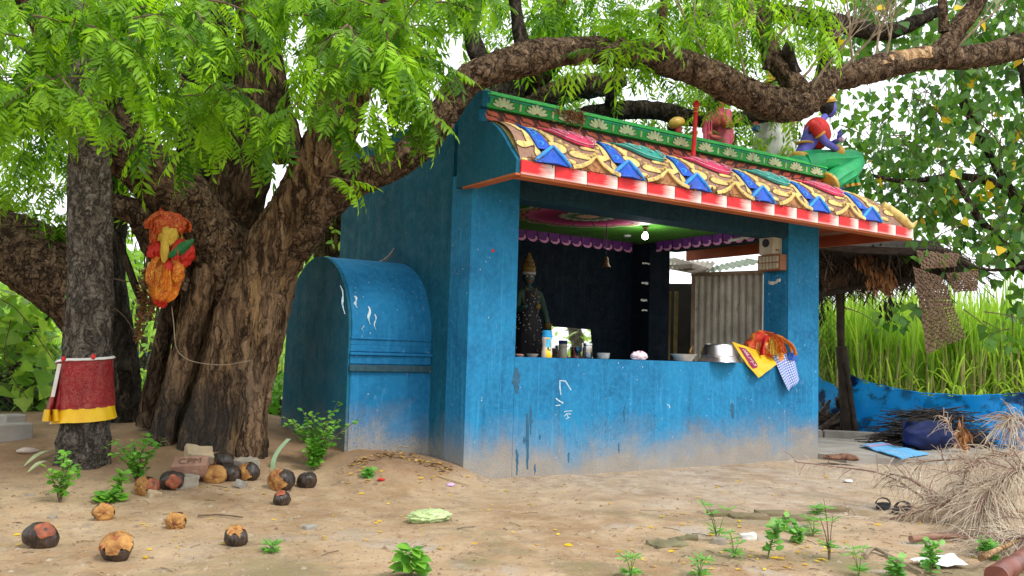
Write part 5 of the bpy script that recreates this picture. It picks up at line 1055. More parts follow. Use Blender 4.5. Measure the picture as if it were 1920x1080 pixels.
def scatter(name, base_list, mats, material, parent=None, origin=None, kind='stuff', tonebase=None):
    """joins many leaf copies into one mesh: mats = [(which, 3x3 matrix, scale, position)]"""
    base = np.array(WL[parent.name] if parent is not None else (origin or (0, 0, 0)), float); vs = []; fs = []; ts = []; o = 0
    B_ = [(np.array(V), F, np.array(T)) for V, F, T in base_list]; r = random.Random(5)
    for (w, M, s, p) in mats:
        V, F, T = B_[w]; A_ = np.array(M)*s; vs.append(V @ A_.T+np.array(p)-base); fs.extend([tuple(i+o for i in f) for f in F]); ts.append(T*.5+r.random()*.92); o += len(V)
    me = bpy.data.meshes.new(name); V = np.concatenate(vs); me.from_pydata(V.tolist(), [], fs); me.materials.append(material); tone_attr(me, np.concatenate(ts).astype(np.float32)); me.shade_smooth()
    ob = bpy.data.objects.new(name, me); C.objects.link(ob)
    if parent is not None: ob.parent = parent
    else: ob.location = base
    WL[ob.name] = Vector(base)
    if kind: ob['kind'] = kind
    return ob
FINE = [frond_mesh(i, .30, p) for i, p in enumerate((6, 7, 5, 6, 7, 6))]; LOW = [frond_mesh(20+i, .30, 5, False) for i in range(4)]
def spray(O, d, L, nf, low=False, fs=1.0, tw=None):
    """a twig with fronds standing off it alternately and a tuft at its end"""
    out = []; d = Vector(d).normalized(); P = [Vector(O)]; p = Vector(O); dd = d
    for k in range(5): dd = (dd+Vector((rnd.uniform(-.2, .2), rnd.uniform(-.2, .2), -.10+rnd.uniform(-.14, .08)))).normalized(); p = p+dd*L/5; P.append(p)
    if tw is not None: tw.tube(P, [.006, .0055, .005, .004, .003, .002], 5)
    for k in range(nf):
        t = .2+.8*k/max(1, nf-1); i = min(4, int(t*5)); q_ = P[i].lerp(P[i+1], t*5-i); ax = (P[i+1]-P[i]).normalized(); an = k*2.4+rnd.uniform(-.5, .5); s = ax.orthogonal().normalized(); u = ax.cross(s)
        f = ((s*math.cos(an)+u*math.sin(an))*(1.0-.5*t)+ax*(.35+.7*t)+Vector((0, 0, -.28))).normalized()
        out.append((rnd.randrange(4 if low else 6), basis(f, (rnd.uniform(-.3, .3), rnd.uniform(-.3, .3), 1)), fs*rnd.uniform(.75, 1.15), q_))
    return out
def in_poly(x, y, poly):
    c = False; n = len(poly)
    for i in range(n):
        (a, b), (e, f) = poly[i], poly[i-1]
        if (b > y) != (f > y) and x < (e-a)*(y-b)/(f-b)+a: c = not c
    return c
# hanging foliage of the old neem, nearest layer: its crown reaches out over the yard in front of the trunk
tw = MB(); fr = []
near = [  # outline of each hanging mass on its own distance, number of sprays
    ([(-60, -60), (440, -60), (400, 20), (330, 90), (230, 120), (120, 150), (-60, 170)], 4.9, 36),
    ([(440, -60), (900, -60), (850, 10), (790, 40), (800, 90), (750, 95), (660, 100), (590, 40), (470, -20)], 5.2, 24),
    ([(640, 40), (780, 50), (795, 115), (770, 130), (700, 140), (640, 120)], 4.9, 13),
    ([(330, 130), (470, 150), (480, 190), (430, 205), (330, 195)], 5.5, 7),
    ([(-40, 130), (190, 120), (180, 190), (60, 210), (-40, 210)], 5.2, 10),
    ([(615, 150), (660, 180), (640, 220), (615, 220)], 5.8, 2)]
for poly, D, n in near:
    x0, x1 = min(p[0] for p in poly), max(p[0] for p in poly); y0, y1 = min(p[1] for p in poly), max(p[1] for p in poly); c = 0; n = int(n*2.1)
    while c < n:
        x, y = rnd.uniform(x0, x1), rnd.uniform(y0, y1)
        if not in_poly(x, y, poly): continue
        c += 1; dirn = RT*rnd.uniform(-.7, 1.0)+Vector((0, 0, rnd.uniform(-.5, .25)))-FW*rnd.uniform(-.3, .8); fr += spray(at(x, y, D=D+rnd.uniform(-.3, .9)), dirn, rnd.uniform(.16, .36), rnd.randint(7, 10), False, rnd.uniform(.42, .74), tw)
# a few chosen sprays that hang clear of the rest
for (x, y, D, dx, dz, n) in [(750, 165, 5.1, .4, -.4, 7), (775, 185, 5.1, .4, -.3, 6), (690, 170, 4.9, .2, -.4, 8), (620, 190, 5.0, .3, -.4, 8), (560, 190, 5.3, -.3, -.3, 7), (470, 210, 5.6, .5, -.2, 6), (390, 200, 5.6, .4, -.3, 6), (610, 330, 6.3, .8, .1, 4), (730, 110, 4.9, .5, -.2, 8), (680, 90, 4.9, .5, -.1, 8), (340, 235, 5.8, .4, -.2, 5), (160, 180, 5.0, .5, -.3, 8), (240, 150, 5.0, .6, -.3, 8), (725, 60, 4.7, .1, -.9, 8), (450, 240, 5.7, .2, -.1, 5), (380, 255, 5.9, -.2, -.1, 5)]: fr += spray(at(x, y, D=D), RT*dx+Vector((0, 0, dz)), .22, n+2, False, .74, tw)
def dist(f): return (f[3]-CAM).length
vis = [f for f in fr]; vis.sort(key=dist); FM = []
for i, (V, F, T) in enumerate(FINE):
    me = bpy.data.meshes.new('leaf_frond'); me.from_pydata(V, [], F); me.materials.append(LEAF); tone_attr(me, T); me.shade_smooth(); FM.append(me)
for (w, M, s, p) in vis[:295]:
    o = bpy.data.objects.new('leaf_frond', FM[w]); C.objects.link(o); o.parent = neem; o.matrix_local = Matrix.LocRotScale(p-WL[neem.name], M.to_quaternion(), Vector((s, s, s)))
scatter('foliage', FINE, vis[295:], LEAF, neem)
tag(tw.build('twigs', TWIG, neem, smooth=60, fix=False), kind='stuff')
# the rest of its crown, above and behind the limb
def crown(specs, mats_list, low=True, fs=1.0, nf=(5, 8), L=(.3, .6)):
    out = []
    for (poly, D0, D1, n) in specs:
        x0, x1 = min(p[0] for p in poly), max(p[0] for p in poly); y0, y1 = min(p[1] for p in poly), max(p[1] for p in poly); c = 0; tr = 0
        while c < n and tr < n*60:
            tr += 1; x, y = rnd.uniform(x0, x1), rnd.uniform(y0, y1); D = rnd.uniform(D0, D1)
            if not in_poly(x, y, poly): continue
            p = at(x, y, D=D)
            if nz(p.x*1.15+3, p.y*1.15, p.z*1.15) < -.10: continue
            c += 1; out += spray(p, Vector((rnd.uniform(-1, 1), rnd.uniform(-1, 1), rnd.uniform(-.5, .5))), rnd.uniform(*L), rnd.randint(*nf), low, fs*rnd.uniform(.8, 1.2))
    return out
mid = crown([([(860, -80), (1500, -80), (1480, 20), (1300, 70), (1120, 65), (1000, 70), (870, 60)], 7.4, 9.8, 80), ([(1260, 0), (1390, 10), (1370, 70), (1320, 90), (1260, 60)], 7.9, 8.6, 9), ([(1040, 40), (1180, 50), (1180, 90), (1060, 90)], 6.9, 7.2, 4), ([(-80, -80), (900, -80), (850, 60), (600, 150), (350, 230), (-80, 330)], 6.4, 9, 105), ([(-80, 150), (260, 180), (230, 330), (100, 400), (-80, 400)], 7.6, 10, 50)], LOW)
scatter('crown', LOW, mid, LEAF, neem)
# overhead crown outside the frame, which shades the trunk and the left of the yard
ov = crown([([(-700, -700), (1300, -700), (1300, -90), (-700, -90)], 5.2, 9.5, 120)], LOW, True, 1.5)
scatter('crown', LOW, ov, LEAF_BACK, neem)
lc = crown([([(-1500, -900), (-120, -900), (-90, 380), (-500, 560), (-1500, 560)], 6.5, 11, 260)], LOW, True, 2.1)  # unseen foliage added left of view to block sky light on the side wall
LEFT_SHADE_CROWN = lc

# second neem behind the shrine: it closes the view above the roof
t2b = Vector((1.2, 5.2, H(1.2, 5.2))); nee2 = thing('neem_tree', 'second neem tree behind the shrine roof with a broken peeled branch', 'tree', t2b)
q = MB(); q.tube(crom([tuple(t2b-Vector((0, 0, .3))), (1.1, 5.2, 1.5), (1.0, 5.0, 3.0), tuple(at(985, 150, D=9.8)), tuple(at(1030, 60, D=9.9)), tuple(at(1060, -80, D=10)), tuple(at(1110, -300, D=10.2))], 50), [.34-.0062*k for k in range(51)], 22, 0, True, barky(12)); q.build('trunk', BARK, nee2, smooth=70, fix=False)
for k, pts in enumerate([[(985, 215, 9.6, 26), (1040, 178, 9.4, 24), (1085, 163, 9.3, 23), (1130, 160, 9.2, 20), (1172, 148, 9.1, 12)], [(1020, 240, 9.8, 18), (1120, 214, 9.8, 17), (1220, 206, 9.9, 16), (1330, 226, 10, 14), (1450, 215, 10.2, 12)], [(1142, 215, 9.8, 10), (1144, 190, 9.7, 9), (1150, 160, 9.6, 8), (1180, 60, 9.6, 7)], [(910, 215, 9.6, 32), (940, 185, 9.6, 30), (985, 130, 9.7, 26)], [(1300, 30, 10.4, 12), (1420, 20, 10.4, 14), (1560, 40, 10.6, 16), (1660, 60, 10.8, 14), (1760, 20, 11, 10)], [(1560, 40, 10.6, 16), (1545, 120, 10.6, 12), (1530, 170, 10.6, 8)]]):
    limb('branch', pts, 40, 16, BARK_LIMB if k == 0 else BARK_DARK, nee2, 20+k, .14)
fr2 = [] 
for (x, y, D, dx, dz) in [(1375, 190, 9.2, .3, -.6), (1385, 200, 9.2, .3, -.3)]: fr2 += spray(at(x, y, D=D), RT*dx+Vector((0, 0, dz)), .3, 6, True, .8)
scatter('crown', LOW, fr2, LEAF, neem)
mid2 = crown([([(330, 60), (640, 60), (600, 200), (520, 330), (420, 330), (340, 250)], 7.8, 9.8, 26)], LOW); scatter('crown', LOW, mid2, LEAF, neem)
mid3 = crown([([(-80, -80), (460, -80), (450, 60), (330, 170), (-80, 260)], 8, 11, 70), ([(440, -80), (880, -80), (860, 90), (640, 140), (520, 120)], 8, 11, 34)], LOW, True, 1.1)
scatter('crown', LOW, mid3, LEAF_BACK, neem)
bk = crown([([(840, -60), (1560, -60), (1560, 80), (1480, 260), (1300, 290), (1100, 260), (960, 230), (930, 130), (880, 110)], 9.6, 13, 190)], LOW, True, 1.0)
scatter('crown', LOW, bk, LEAF_BACK, nee2)

# cloth-wrapped tree with a straight grey trunk
ab = gpt(157, 868); wt_ = thing('wrapped_tree', 'straight grey tree trunk wrapped in a red and yellow cloth', 'tree', ab); Da = (ab-CAM).dot(FW)
limb('trunk', [(152, 900, Da, 50), (155, 868, Da, 46), (158, 800, Da, 42), (162, 700, Da, 41), (166, 600, Da, 39), (168, 500, Da, 37), (168, 400, Da, 36), (168, 320, Da, 33), (164, 220, Da-.1, 30), (150, 90, Da-.2, 26), (130, -60, Da-.3, 19), (100, -260, Da-.4, 12), (80, -420, Da-.5, 5)], 110, 40, BARK_GREY, wt_, 14, .05)
for (px, py) in [(119, 673), (175, 669)]:
    q = MB(); c = at(px, py, D=Da-.235); q.blob(c, (.016, .02, .02), 10, 6); q.build('red_mark', RED, wt_)
TC = lambda y: at(160+ (700-y)*.02, y, D=Da); rT = lambda y: (42.5+ (y-700)*.02)*Da/FPX
def wrapcl(a, b, y0=676, y1=766, ex=0):
    y = y0+(y1-y0)*b; an = -.14*PI+1.26*PI*a; c = TC(y+ (3-9*a)*0); e = RT*math.cos(an)-FW*math.sin(an)*1.0; r = rT(y)*(1.13+ex+.10*b*b*(.6+.6*max(0, -math.cos(an)))+.016*math.sin(an*13+b*2)*b+.022*nz(an*2.2, b*2.0-an, 3)+.010*nz(an*6, b*1.2, 8))
    p = c+e*r; s = max(0, -math.cos(an)); p = p+Vector((0, 0, -.03*s*s+.02)); return p
wc = thing('wrap_cloth', 'red brocade cloth with a yellow hem tied round the grey tree trunk', 'cloth', TC(790))
q = MB(); q.sheet(lambda a, b: wrapcl(a, b), 70, 16, thick=.005); q.build('brocade', ZARI_RED, wc, smooth=60)
q = MB(); q.sheet(lambda a, b: wrapcl(a, b, 765, 790, .05+.01*b), 70, 5, thick=.005); q.build('yellow_hem', CLOTH_YEL, wc, smooth=60)
q = MB(); q.sheet(lambda a, b: wrapcl(a, b, 673, 677, .015), 70, 1, thick=.006); q.build('white_tie', WHITE, wc, smooth=60)
q = MB(); q.sheet(lambda a, b: at(112-12*b+ (a-.5)*(10+26*b)-8*a*b, 690+98*b, D=Da-.12+.03*math.sin(a*11+b*2)-.05*b), 14, 14, thick=.005); q.build('hanging_fold', ZARI_RED, wc, smooth=60)
q = MB(); q.sheet(lambda a, b: at(100+(a-.5)*(32+8*b)-7*a, 768+22*b, D=Da-.185+.03*math.sin(a*11+2)), 14, 4, thick=.005); q.build('yellow_hem', CLOTH_YEL, wc, smooth=60)
q = MB(); q.sheet(lambda a, b: at(112-13*b+(a-.5)*7, 682+62*b, D=Da-.19), 3, 6, thick=.004); q.build('white_tie', WHITE, wc, smooth=60)

# dark forked tree behind
fb_ = gpt(226, 790); Df = (fb_-CAM).dot(FW); ft_ = thing('forked_tree', 'dark forked tree behind the wrapped trunk, one thick limb leaning left', 'tree', fb_)
limb('trunk', [(232, 815, Df, 46), (228, 780, Df, 42), (218, 700, Df, 40), (205, 620, Df, 42), (188, 560, Df, 50), (190, 480, Df+.05, 40), (205, 380, Df+.1, 32), (215, 260, Df+.2, 26), (230, 100, Df+.3, 18), (240, -60, Df+.4, 8)], 80, 28, BARK_DARK, ft_, 31, .10)
limb('leaning_limb', [(205, 690, Df, 30), (175, 600, Df, 52), (130, 535, Df, 66), (70, 490, Df, 66), (0, 455, Df, 62), (-80, 420, Df, 56), (-220, 340, Df+.1, 44), (-380, 220, Df+.3, 30), (-520, 60, Df+.5, 14)], 70, 30, BARK_LIMB, ft_, 33, .10)
ftc = crown([([(-80, 300), (120, 290), (240, 300), (220, 420), (60, 420), (-80, 400)], Df-.2, Df+1.4, 30)], LOW)
scatter('crown', LOW, ftc, LEAF_BACK, ft_); scatter('crown', LOW, LEFT_SHADE_CROWN, LEAF_BACK, ft_)  # the left one is added out of view to hold back sky light

# red and orange offering cloths tied into the fork
oc = at(315, 470, D=6.75); of = thing('offering_cloth', 'red, orange and yellow cloths tied in the fork of the big tree', 'cloth bundle', at(305, 568, D=6.75)); OD = lambda x, y, d=0: at(x, y, D=6.74+d)
q = MB(); crumple(q, OD(314, 420, -.02), (.135, .075, .09), 3.9, 50, 30, .34, 2.0); crumple(q, OD(292, 436, -.05), (.045, .04, .10), 1.1, 26, 18, .4, 2.2); q.build('red_hood', ZARI_HOOD, of, smooth=70)
q = MB(); crumple(q, OD(316, 442, -.06), (.066, .05, .085), 2.2, 46, 28, .34, 2.0); q.build('yellow_head', CLOTH_MUST, of, smooth=70)
q = MB(); crumple(q, OD(308, 470, -.03), (.11, .06, .075), 3.4, 46, 28, .45, 2.4); crumple(q, OD(342, 476, .02), (.085, .06, .10), 7.1, 40, 26, .45, 2.2); q.build('red_knot', CLOTH_RED, of, smooth=70)
q = MB(); crumple(q, OD(340, 466, -.07), (.035, .03, .105), 2.6, 30, 22, .35, 2.0, 0, Matrix.Rotation(R(48), 3, 'Y')); q.build('green_fold', CLOTH_GREEN, of, smooth=70)
q = MB(); crumple(q, OD(309, 468, -.11), (.03, .025, .09), 4.6, 26, 20, .4, 2.2); q.build('yellow_tassel', CLOTH_MUST, of, smooth=70)
q = MB(); crumple(q, OD(309, 520, -.03), (.115, .065, .19), 5.4, 60, 44, .30, 1.3); crumple(q, OD(330, 505, -.02), (.06, .05, .12), 9.4, 40, 30, .4, 2.0); q.build('orange_pouch', ZARI_OR, of, smooth=70)
q = MB(); crumple(q, OD(302, 556, -.02), (.06, .045, .075), 6.4, 36, 24, .45, 2.2); q.build('red_tail', CLOTH_RED, of, smooth=70)
q = MB(); crumple(q, OD(316, 500, -.09), (.03, .02, .05), 8.3, 24, 18, .4, 2.2); q.build('red_patch', CLOTH_RED, of, smooth=70)
for k, (cx_, cy_, rx, rz, az, wd, mm) in enumerate([(312, 425, .14, .10, .3, .10, ZARI_HOOD), (300, 430, .10, .15, 1.2, .07, ZARI_HOOD), (318, 446, .085, .10, .1, .07, CLOTH_MUST), (316, 424, .15, .09, 0, .12, ZARI_HOOD), (306, 478, .11, .09, .4, .07, CLOTH_RED), (338, 480, .09, .12, 1.0, .07, CLOTH_RED), (308, 520, .12, .20, .5, .10, ZARI_OR), (312, 530, .115, .19, 1.4, .09, ZARI_OR), (300, 540, .09, .17, 2.2, .07, ZARI_OR)]):
    q = MB(); drape(q, OD(cx_, cy_, -.02), (rx, .07, rz), az, wd, 2.3*k+.7, -1.9, 1.9, 3, .06); q.build('loose_fold', mm, of, smooth=70)
# withered garlands hanging left of it
for (x0, y0, x1, y1, lab) in [(276, 500, 258, 640, 'withered brown garland hanging left of the offering cloths'), (290, 520, 280, 600, 'shorter withered garland close to the big trunk')]:
    q = MB(); r_ = random.Random(int(x0))
    for k in range(240):
        t_ = r_.random(); c = at(x0+(x1-x0)*t_+r_.gauss(0, 6)*(1-.4*t_), y0+(y1-y0)*t_, D=6.9+r_.uniform(-.04, .04)); d = Vector((r_.uniform(-1, 1), r_.uniform(-1, 1), r_.uniform(-1, .3))).normalized()*.03; s = d.orthogonal().normalized()*.012; q.add([c-d, c+s, c+d, c-s], [(0, 1, 2, 3)])
    q.tube([at(x0, y0-20, D=6.9), at((x0+x1)/2, (y0+y1)/2, D=6.9), at(x1, y1, D=6.9)], .008, 5); tag(q.build('garland', DRYLEAF, origin=at(x0, y0, D=6.9), smooth=0, fix=False), lab, 'garland')
q = MB(); rope = [at(x, y, D=d) for x, y, d in [(322, 575, 6.85), (326, 610, 6.82), (330, 650, 6.78), (345, 670, 6.72), (372, 680, 6.68), (420, 684, 6.62), (470, 676, 6.6)]]; q.tube(crom([tuple(p) for p in rope], 30), .0035, 6); tag(q.build('rope', TWIG_GREY, origin=rope[-1]), 'thin rope tied round the big trunk', 'rope')
# ================================================================== BACKGROUND RIGHT
HEART, OVAL = leaf_heart(), leaf_oval()
hb = Vector((10.2, 1.0, 0)); ht = thing('heart_leaf_tree', 'tree with dark heart shaped leaves and some yellow ones right of the shrine', 'tree', hb)
limb('trunk', [(2060, 820, 11.6, 15), (2040, 700, 11.6, 13), (2000, 560, 11.5, 12), (1950, 450, 11.4, 10), (1890, 350, 11.2, 8), (1850, 280, 11.2, 6), (1800, 180, 11.2, 8)], 60, 18, BARK_DARK, ht, 41, .1)
for k, pts in enumerate([[(2000, 560, 11.5, 14), (1930, 510, 11.2, 10), (1880, 460, 11, 8), (1830, 400, 10.8, 6), (1790, 330, 10.8, 4)], [(1950, 450, 11.4, 12), (1960, 330, 11.3, 9), (1930, 200, 11.3, 7), (1900, 60, 11.3, 5)], [(1890, 350, 11.2, 8), (1800, 330, 11, 6), (1700, 340, 10.8, 4), (1640, 330, 10.6, 3)], [(1840, 505, 10.4, 3), (1880, 506, 10.4, 3), (1960, 495, 10.6, 5)]]): limb('branch', pts, 30, 10, BARK_DARK, ht, 42+k, .08)
lv = []
def hleaves(poly, D0, D1, n, s0, s1, hang=.8):
    x0, x1 = min(p[0] for p in poly), max(p[0] for p in poly); y0, y1 = min(p[1] for p in poly), max(p[1] for p in poly); c = 0; out = []; tr = 0
    while c < n and tr < n*40:
        tr += 1; x, y, D = rnd.uniform(x0, x1), rnd.uniform(y0, y1), rnd.uniform(D0, D1)
        if not in_poly(x, y, poly): continue
        p = at(x, y, D=D)
        if nz(p.x*1.3+9, p.y*1.3, p.z*1.3) < -.09: continue
        c += 1; out.append((0, basis(Vector((rnd.uniform(-.8, .8), rnd.uniform(-.8, .8), -hang+rnd.uniform(-.4, .6))), (rnd.uniform(-1, 1), rnd.uniform(-1, 1), rnd.uniform(.2, 1))), rnd.uniform(s0, s1), p))
    return out
lv += hleaves([(1840, -40), (1990, -40), (1990, 620), (1890, 600), (1850, 480), (1780, 420), (1740, 300), (1780, 200), (1800, 90)], 10.2, 12, 1350, .10, .17)
lv += hleaves([(1600, 200), (1790, 180), (1780, 420), (1700, 440), (1640, 370), (1580, 330)], 10.6, 12.4, 560, .09, .15)
lv += hleaves([(1560, -40), (1860, -40), (1840, 120), (1700, 100), (1580, 120)], 10.6, 12.6, 480, .10, .17)
lv += hleaves([(1700, 440), (1830, 430), (1860, 520), (1780, 540), (1700, 490)], 10.2, 11, 60, .10, .15)
lv += hleaves([(1630, 560), (1730, 570), (1720, 640), (1640, 625)], 10.0, 10.3, 30, .10, .13, 1.2) + hleaves([(1830, 600), (1930, 590), (1930, 650), (1850, 660)], 9.8, 10.3, 22, .10, .14, 1.2)
far_ = hleaves([(1560, 60), (1960, -40), (1960, 520), (1700, 440), (1560, 330)], 12.4, 15, 1700, .10, .16)
lv.sort(key=lambda l: -l[2]/(l[3]-CAM).length); yl = [l for i, l in enumerate(lv) if i % 17 == 4][:60]; gl = [l for i, l in enumerate(lv) if i % 17 != 4]
def leaf_data(name, base, m):
    V, F, T = base; me = bpy.data.meshes.new(name); me.from_pydata(V, [], F); me.materials.append(m); tone_attr(me, [t*.2 for t in T]); me.shade_smooth(); return me
hm = leaf_data('leaf', HEART, LEAF_HEART); ym = leaf_data('yellow_leaf', HEART, LEAF_YELLOW)
def put_leaf(name, me, l, parent):
    o = bpy.data.objects.new(name, me); C.objects.link(o); o.parent = parent; o.matrix_local = Matrix.LocRotScale(Vector(l[3])-WL[parent.name], l[1].to_quaternion(), Vector((l[2],)*3)); return o
for l in gl[:290]: put_leaf('leaf', hm, l, ht)
for l in yl: put_leaf('yellow_leaf', ym, l, ht)
scatter('foliage', [HEART], gl[290:]+far_, LEAF_HEART, ht)
q = MB(); tl = [l for l in gl if rnd.random() < .16]
for l in tl:
    p = Vector(l[3]); d = Vector((rnd.uniform(-1, 1), rnd.uniform(-1, 1), rnd.uniform(.1, 1.2))).normalized()*rnd.uniform(.2, .5); q.tube(crom([tuple(p), tuple(p+d*.5+Vector((rnd.uniform(-.05, .05), 0, .02))), tuple(p+d)], 4), [.003, .004, .005, .006, .008], 4, 0, False)
tag(q.build('twigs', TWIG, ht, smooth=60, fix=False), kind='stuff')
# coconut palm behind
pb = at(1985, 640, D=16); pb.z = 0; pa = thing('coconut_palm', 'coconut palm whose long fronds hang behind the heart leaf tree', 'palm tree', pb); pt_ = at(1960, -120, D=16)
q = MB(); q.tube(crom([tuple(pb), tuple(pb.lerp(pt_, .5)+Vector((.2, 0, 0))), tuple(pt_)], 40), [.19-.001*k for k in range(41)], 16, 0, True, lambda a, t, p, r: .012*math.sin(t*200)); q.build('trunk', BARK_GREY, pa, smooth=60)
for tgt, dr in [((1560, 60), 150), ((1640, 10), 300), ((1720, -10), 420), ((1780, 60), 480), ((1680, -80), 200)]:
    e = at(tgt[0], tgt[1]+dr*.0, D=15.6); mid = pt_.lerp(e, .5)+Vector((0, 0, .8)); tip = e-Vector((0, 0, dr/110)); path = crom([tuple(pt_), tuple(mid), tuple(e), tuple(tip)], 34); q = MB(); q.tube(path, [.03-.0008*k for k in range(35)], 5)
    for k in range(5, 35):
        c = Vector(path[k]); t_ = (Vector(path[min(34, k+1)])-Vector(path[k-1])).normalized(); s = t_.cross(Vector((0, 0, 1))).normalized()
        for sg in (-1, 1):
            for h in (0, .5):
                d = (s*sg*.55+t_*.5+Vector((0, 0, -.9))).normalized(); L = rnd.uniform(.7, 1.0)*math.sin(PI*min(.95, (k+2)/38))**.5; c2 = c+t_*h*.1; w = t_*.02; q.add([c2-w, c2+w, c2+d*L*.6+w*.8+Vector((0, 0, -.05)), c2+d*L*.6-w*.8+Vector((0, 0, -.05)), c2+d*L+Vector((0, 0, -.25*L))], [(0, 1, 2, 3), (3, 2, 4)])
    o = q.build('palm_frond', PALM, pa, smooth=0, fix=False); tone_attr(o.data, [.3+.4*(i % 7)/7 for i in range(len(o.data.vertices))])
# sugarcane
def cane_field(name, label, spots, hmul=1.0):
    V = []; F = []; T = []; q = MB()
    def blade(p, d, L, w, tone):
        s = Vector((-d.y, d.x, 0)); s = s.normalized() if s.length > 1e-4 else Vector((1, 0, 0)); o = len(V); dr = rnd.uniform(.5, 1.5); n = 6
        for k in range(n+1):
            t_ = k/n; c = p+Vector((d.x, d.y, 0))*L*(.9*t_*(d.xy.length)) + Vector((0, 0, L*(d.z*t_-.62*dr*t_*t_*t_*d.xy.length))); ww = w*(1-t_**2.2)*(.5+.5*min(1, t_*5)); V.append(c+s*ww); V.append(c-s*ww); T.extend([tone]*2)
        F.extend([(o+2*k, o+2*k+1, o+2*k+3, o+2*k+2) for k in range(n)])
    for (x, y, h) in spots:
        z = H(x, y); h *= hmul; lean = Vector((rnd.uniform(-.12, .12), rnd.uniform(-.12, .12), 1)); top_ = Vector((x, y, z))+lean*h*.62
        q.tube([(x, y, z-.05), tuple(top_)], [.017, .013], 5, 0, False)
        for k in range(11):
            t_ = .10+.90*k/10; a = rnd.uniform(0, 2*PI); el = rnd.uniform(.9, 1.35) if k > 4 else rnd.uniform(.35, 1.0); d = Vector((math.cos(a)*math.cos(el), math.sin(a)*math.cos(el), math.sin(el))); blade(Vector((x, y, z)).lerp(top_, t_), d, h*rnd.uniform(.42, .68), rnd.uniform(.012, .02), rnd.random() if k > 1 else .02)
    me = bpy.data.meshes.new(name); me.from_pydata([tuple(v) for v in V], [], F); me.materials.append(CANE); tone_attr(me, T); me.shade_smooth(); o = bpy.data.objects.new(name, me); C.objects.link(o); WL[o.name] = Vector(); tag(o, label, 'sugarcane', kind='stuff')
    st = q.build('cane_stems', CANE_STEM, smooth=60, fix=False); st.parent = o; st['kind'] = 'stuff'
sp_ = []
for k in range(1900):
    px = rnd.uniform(1500, 2150); D = 13.2+12*rnd.random()**1.6; p = at(px, 650, D=D); sp_.append((p.x, p.y, rnd.uniform(1.75, 2.45)*(1+.012*(D-13))))
cane_field('sugarcane', 'dense bright green sugarcane growing beyond the blue tarpaulin', sp_)
# blue tarpaulin strung along the field edge
def tarp(name, label, pts, m, n=60, sag=0, fold=.055):
    tp = crom([(*at(a, b, D=d),) for a, b, c, d in pts], n); bt = crom([(*at(a, c, D=d),) for a, b, c, d in pts], n); q = MB()
    def f(a, b):
        i = min(n-1, int(a*n)); t_ = a*n-i; T_ = tp[i]*(1-t_)+tp[i+1]*t_; B2 = bt[i]*(1-t_)+bt[i+1]*t_; p = Vector(T_*(1-b)+B2*b)+Vector((0, 0, (1-b)*.05*nz(a*14, 3)+(1-b)*.03*nz(a*37, 9))); w = fold*(nz(p.x*1.4, p.y*1.4, p.z*2.5)+.6*nz(p.x*4, p.y*4, p.z*6)+.3*math.sin(b*9+a*5)); return p+Vector((-.5*w, -w*.9, 0))
    q.sheet(f, n*2, 16, thick=.006); o = q.build(name, m, origin=Vector(bt[0]), smooth=80); return tag(o, label, 'tarpaulin'), tp
tr, tpath = tarp('tarpaulin', 'stained blue tarpaulin sheet strung low in front of the sugarcane', [(1588, 704, 826, 11.9), (1650, 724, 832, 11.6), (1740, 739, 840, 11.2), (1830, 742, 850, 10.9), (1920, 738, 860, 10.6), (2040, 728, 870, 10.3)], TARP)
q = MB(); q.tube([Vector(p)+Vector((.012*nz(i*.9, 2), -.02, .008+.025*nz(i*.7, 5))) for i, p in enumerate(tpath[::2])], .009, 6); q.build('rope_hem', TARP, tr)
tarp('tarpaulin', 'piece of blue tarpaulin behind the chain link between shrine and post', [(1510, 696, 800, 12.9), (1550, 716, 806, 12.6), (1592, 735, 812, 12.2)], TARP, 30)
# posts of the shelter
def post(px0, py0, px1, py1, D, r, label, m=DARKWOOD):
    a = at(px0, py0, D=D); b = at(px1, py1, D=D); P = [a.lerp(b, k/12)+Vector((.01*nz(k*.6, px0), .01*nz(k*.7, 3), 0)) for k in range(13)]; q = MB(); q.tube(P, [r*(1+.08*nz(k*.9, px0, 2)) for k in range(13)], 10, 0, True, barky(px0*.01, .08)); return tag(q.build('post', m, origin=a, smooth=60), label, 'post', 'posts holding the shelter and tarpaulin')
post(1582, 812, 1573, 548, 11.9, .042, 'thick dark wooden post holding up the thatched shelter'); post(1592, 806, 1578, 650, 11.8, .07, 'short stout post lashed beside the shelter post'); post(1607, 822, 1586, 680, 11.7, .028, 'thin slanting pole leaning left against the shelter post')
# chain link fence
def chainlink(label, x0, x1, y0, y1, D0, D1, cell=.09, parent=None):
    a, b = at(x0, y1, D=D0), at(x1, y1, D=D1); hgt = at(x0, y0, D=D0).z-a.z; L = (b-a).length; d = (b-a).normalized(); q = MB(); w = .0035; n = int((L+hgt)/cell)
    for sg in (1, -1):
        for k in range(-int(hgt/cell)-1, int(L/cell)+int(hgt/cell)+2):
            u0, v0, u1, v1 = k*cell, 0, k*cell+sg*hgt, hgt
            pts = []
            for s in range(0, 11):
                u = u0+(u1-u0)*s/10; v = hgt*s/10
                if 0 <= u <= L: pts.append(a+d*u+Vector((0, 0, v)))
            if len(pts) > 1: q.tube([pts[0], pts[-1]], w, 3, 0, False)
    th_ = thing('chain_link_fence', label, 'fence', a); o = q.build('wire_mesh', mt('rusty_wire', (.12, .10, .08), None, 20, .7), th_, smooth=0, fix=False); o['kind'] = 'stuff'
    for (p, h) in ((a, hgt), (b, hgt)): q = MB(); q.tube([p-Vector((0, 0, .3)), p+Vector((0, 0, h+.05))], .025, 8); q.build('fence_post', DARKWOOD, th_)
chainlink('chain link fence seen between the shrine and the shelter post', 1505, 1580, 560, 800, 13.0, 12.6)
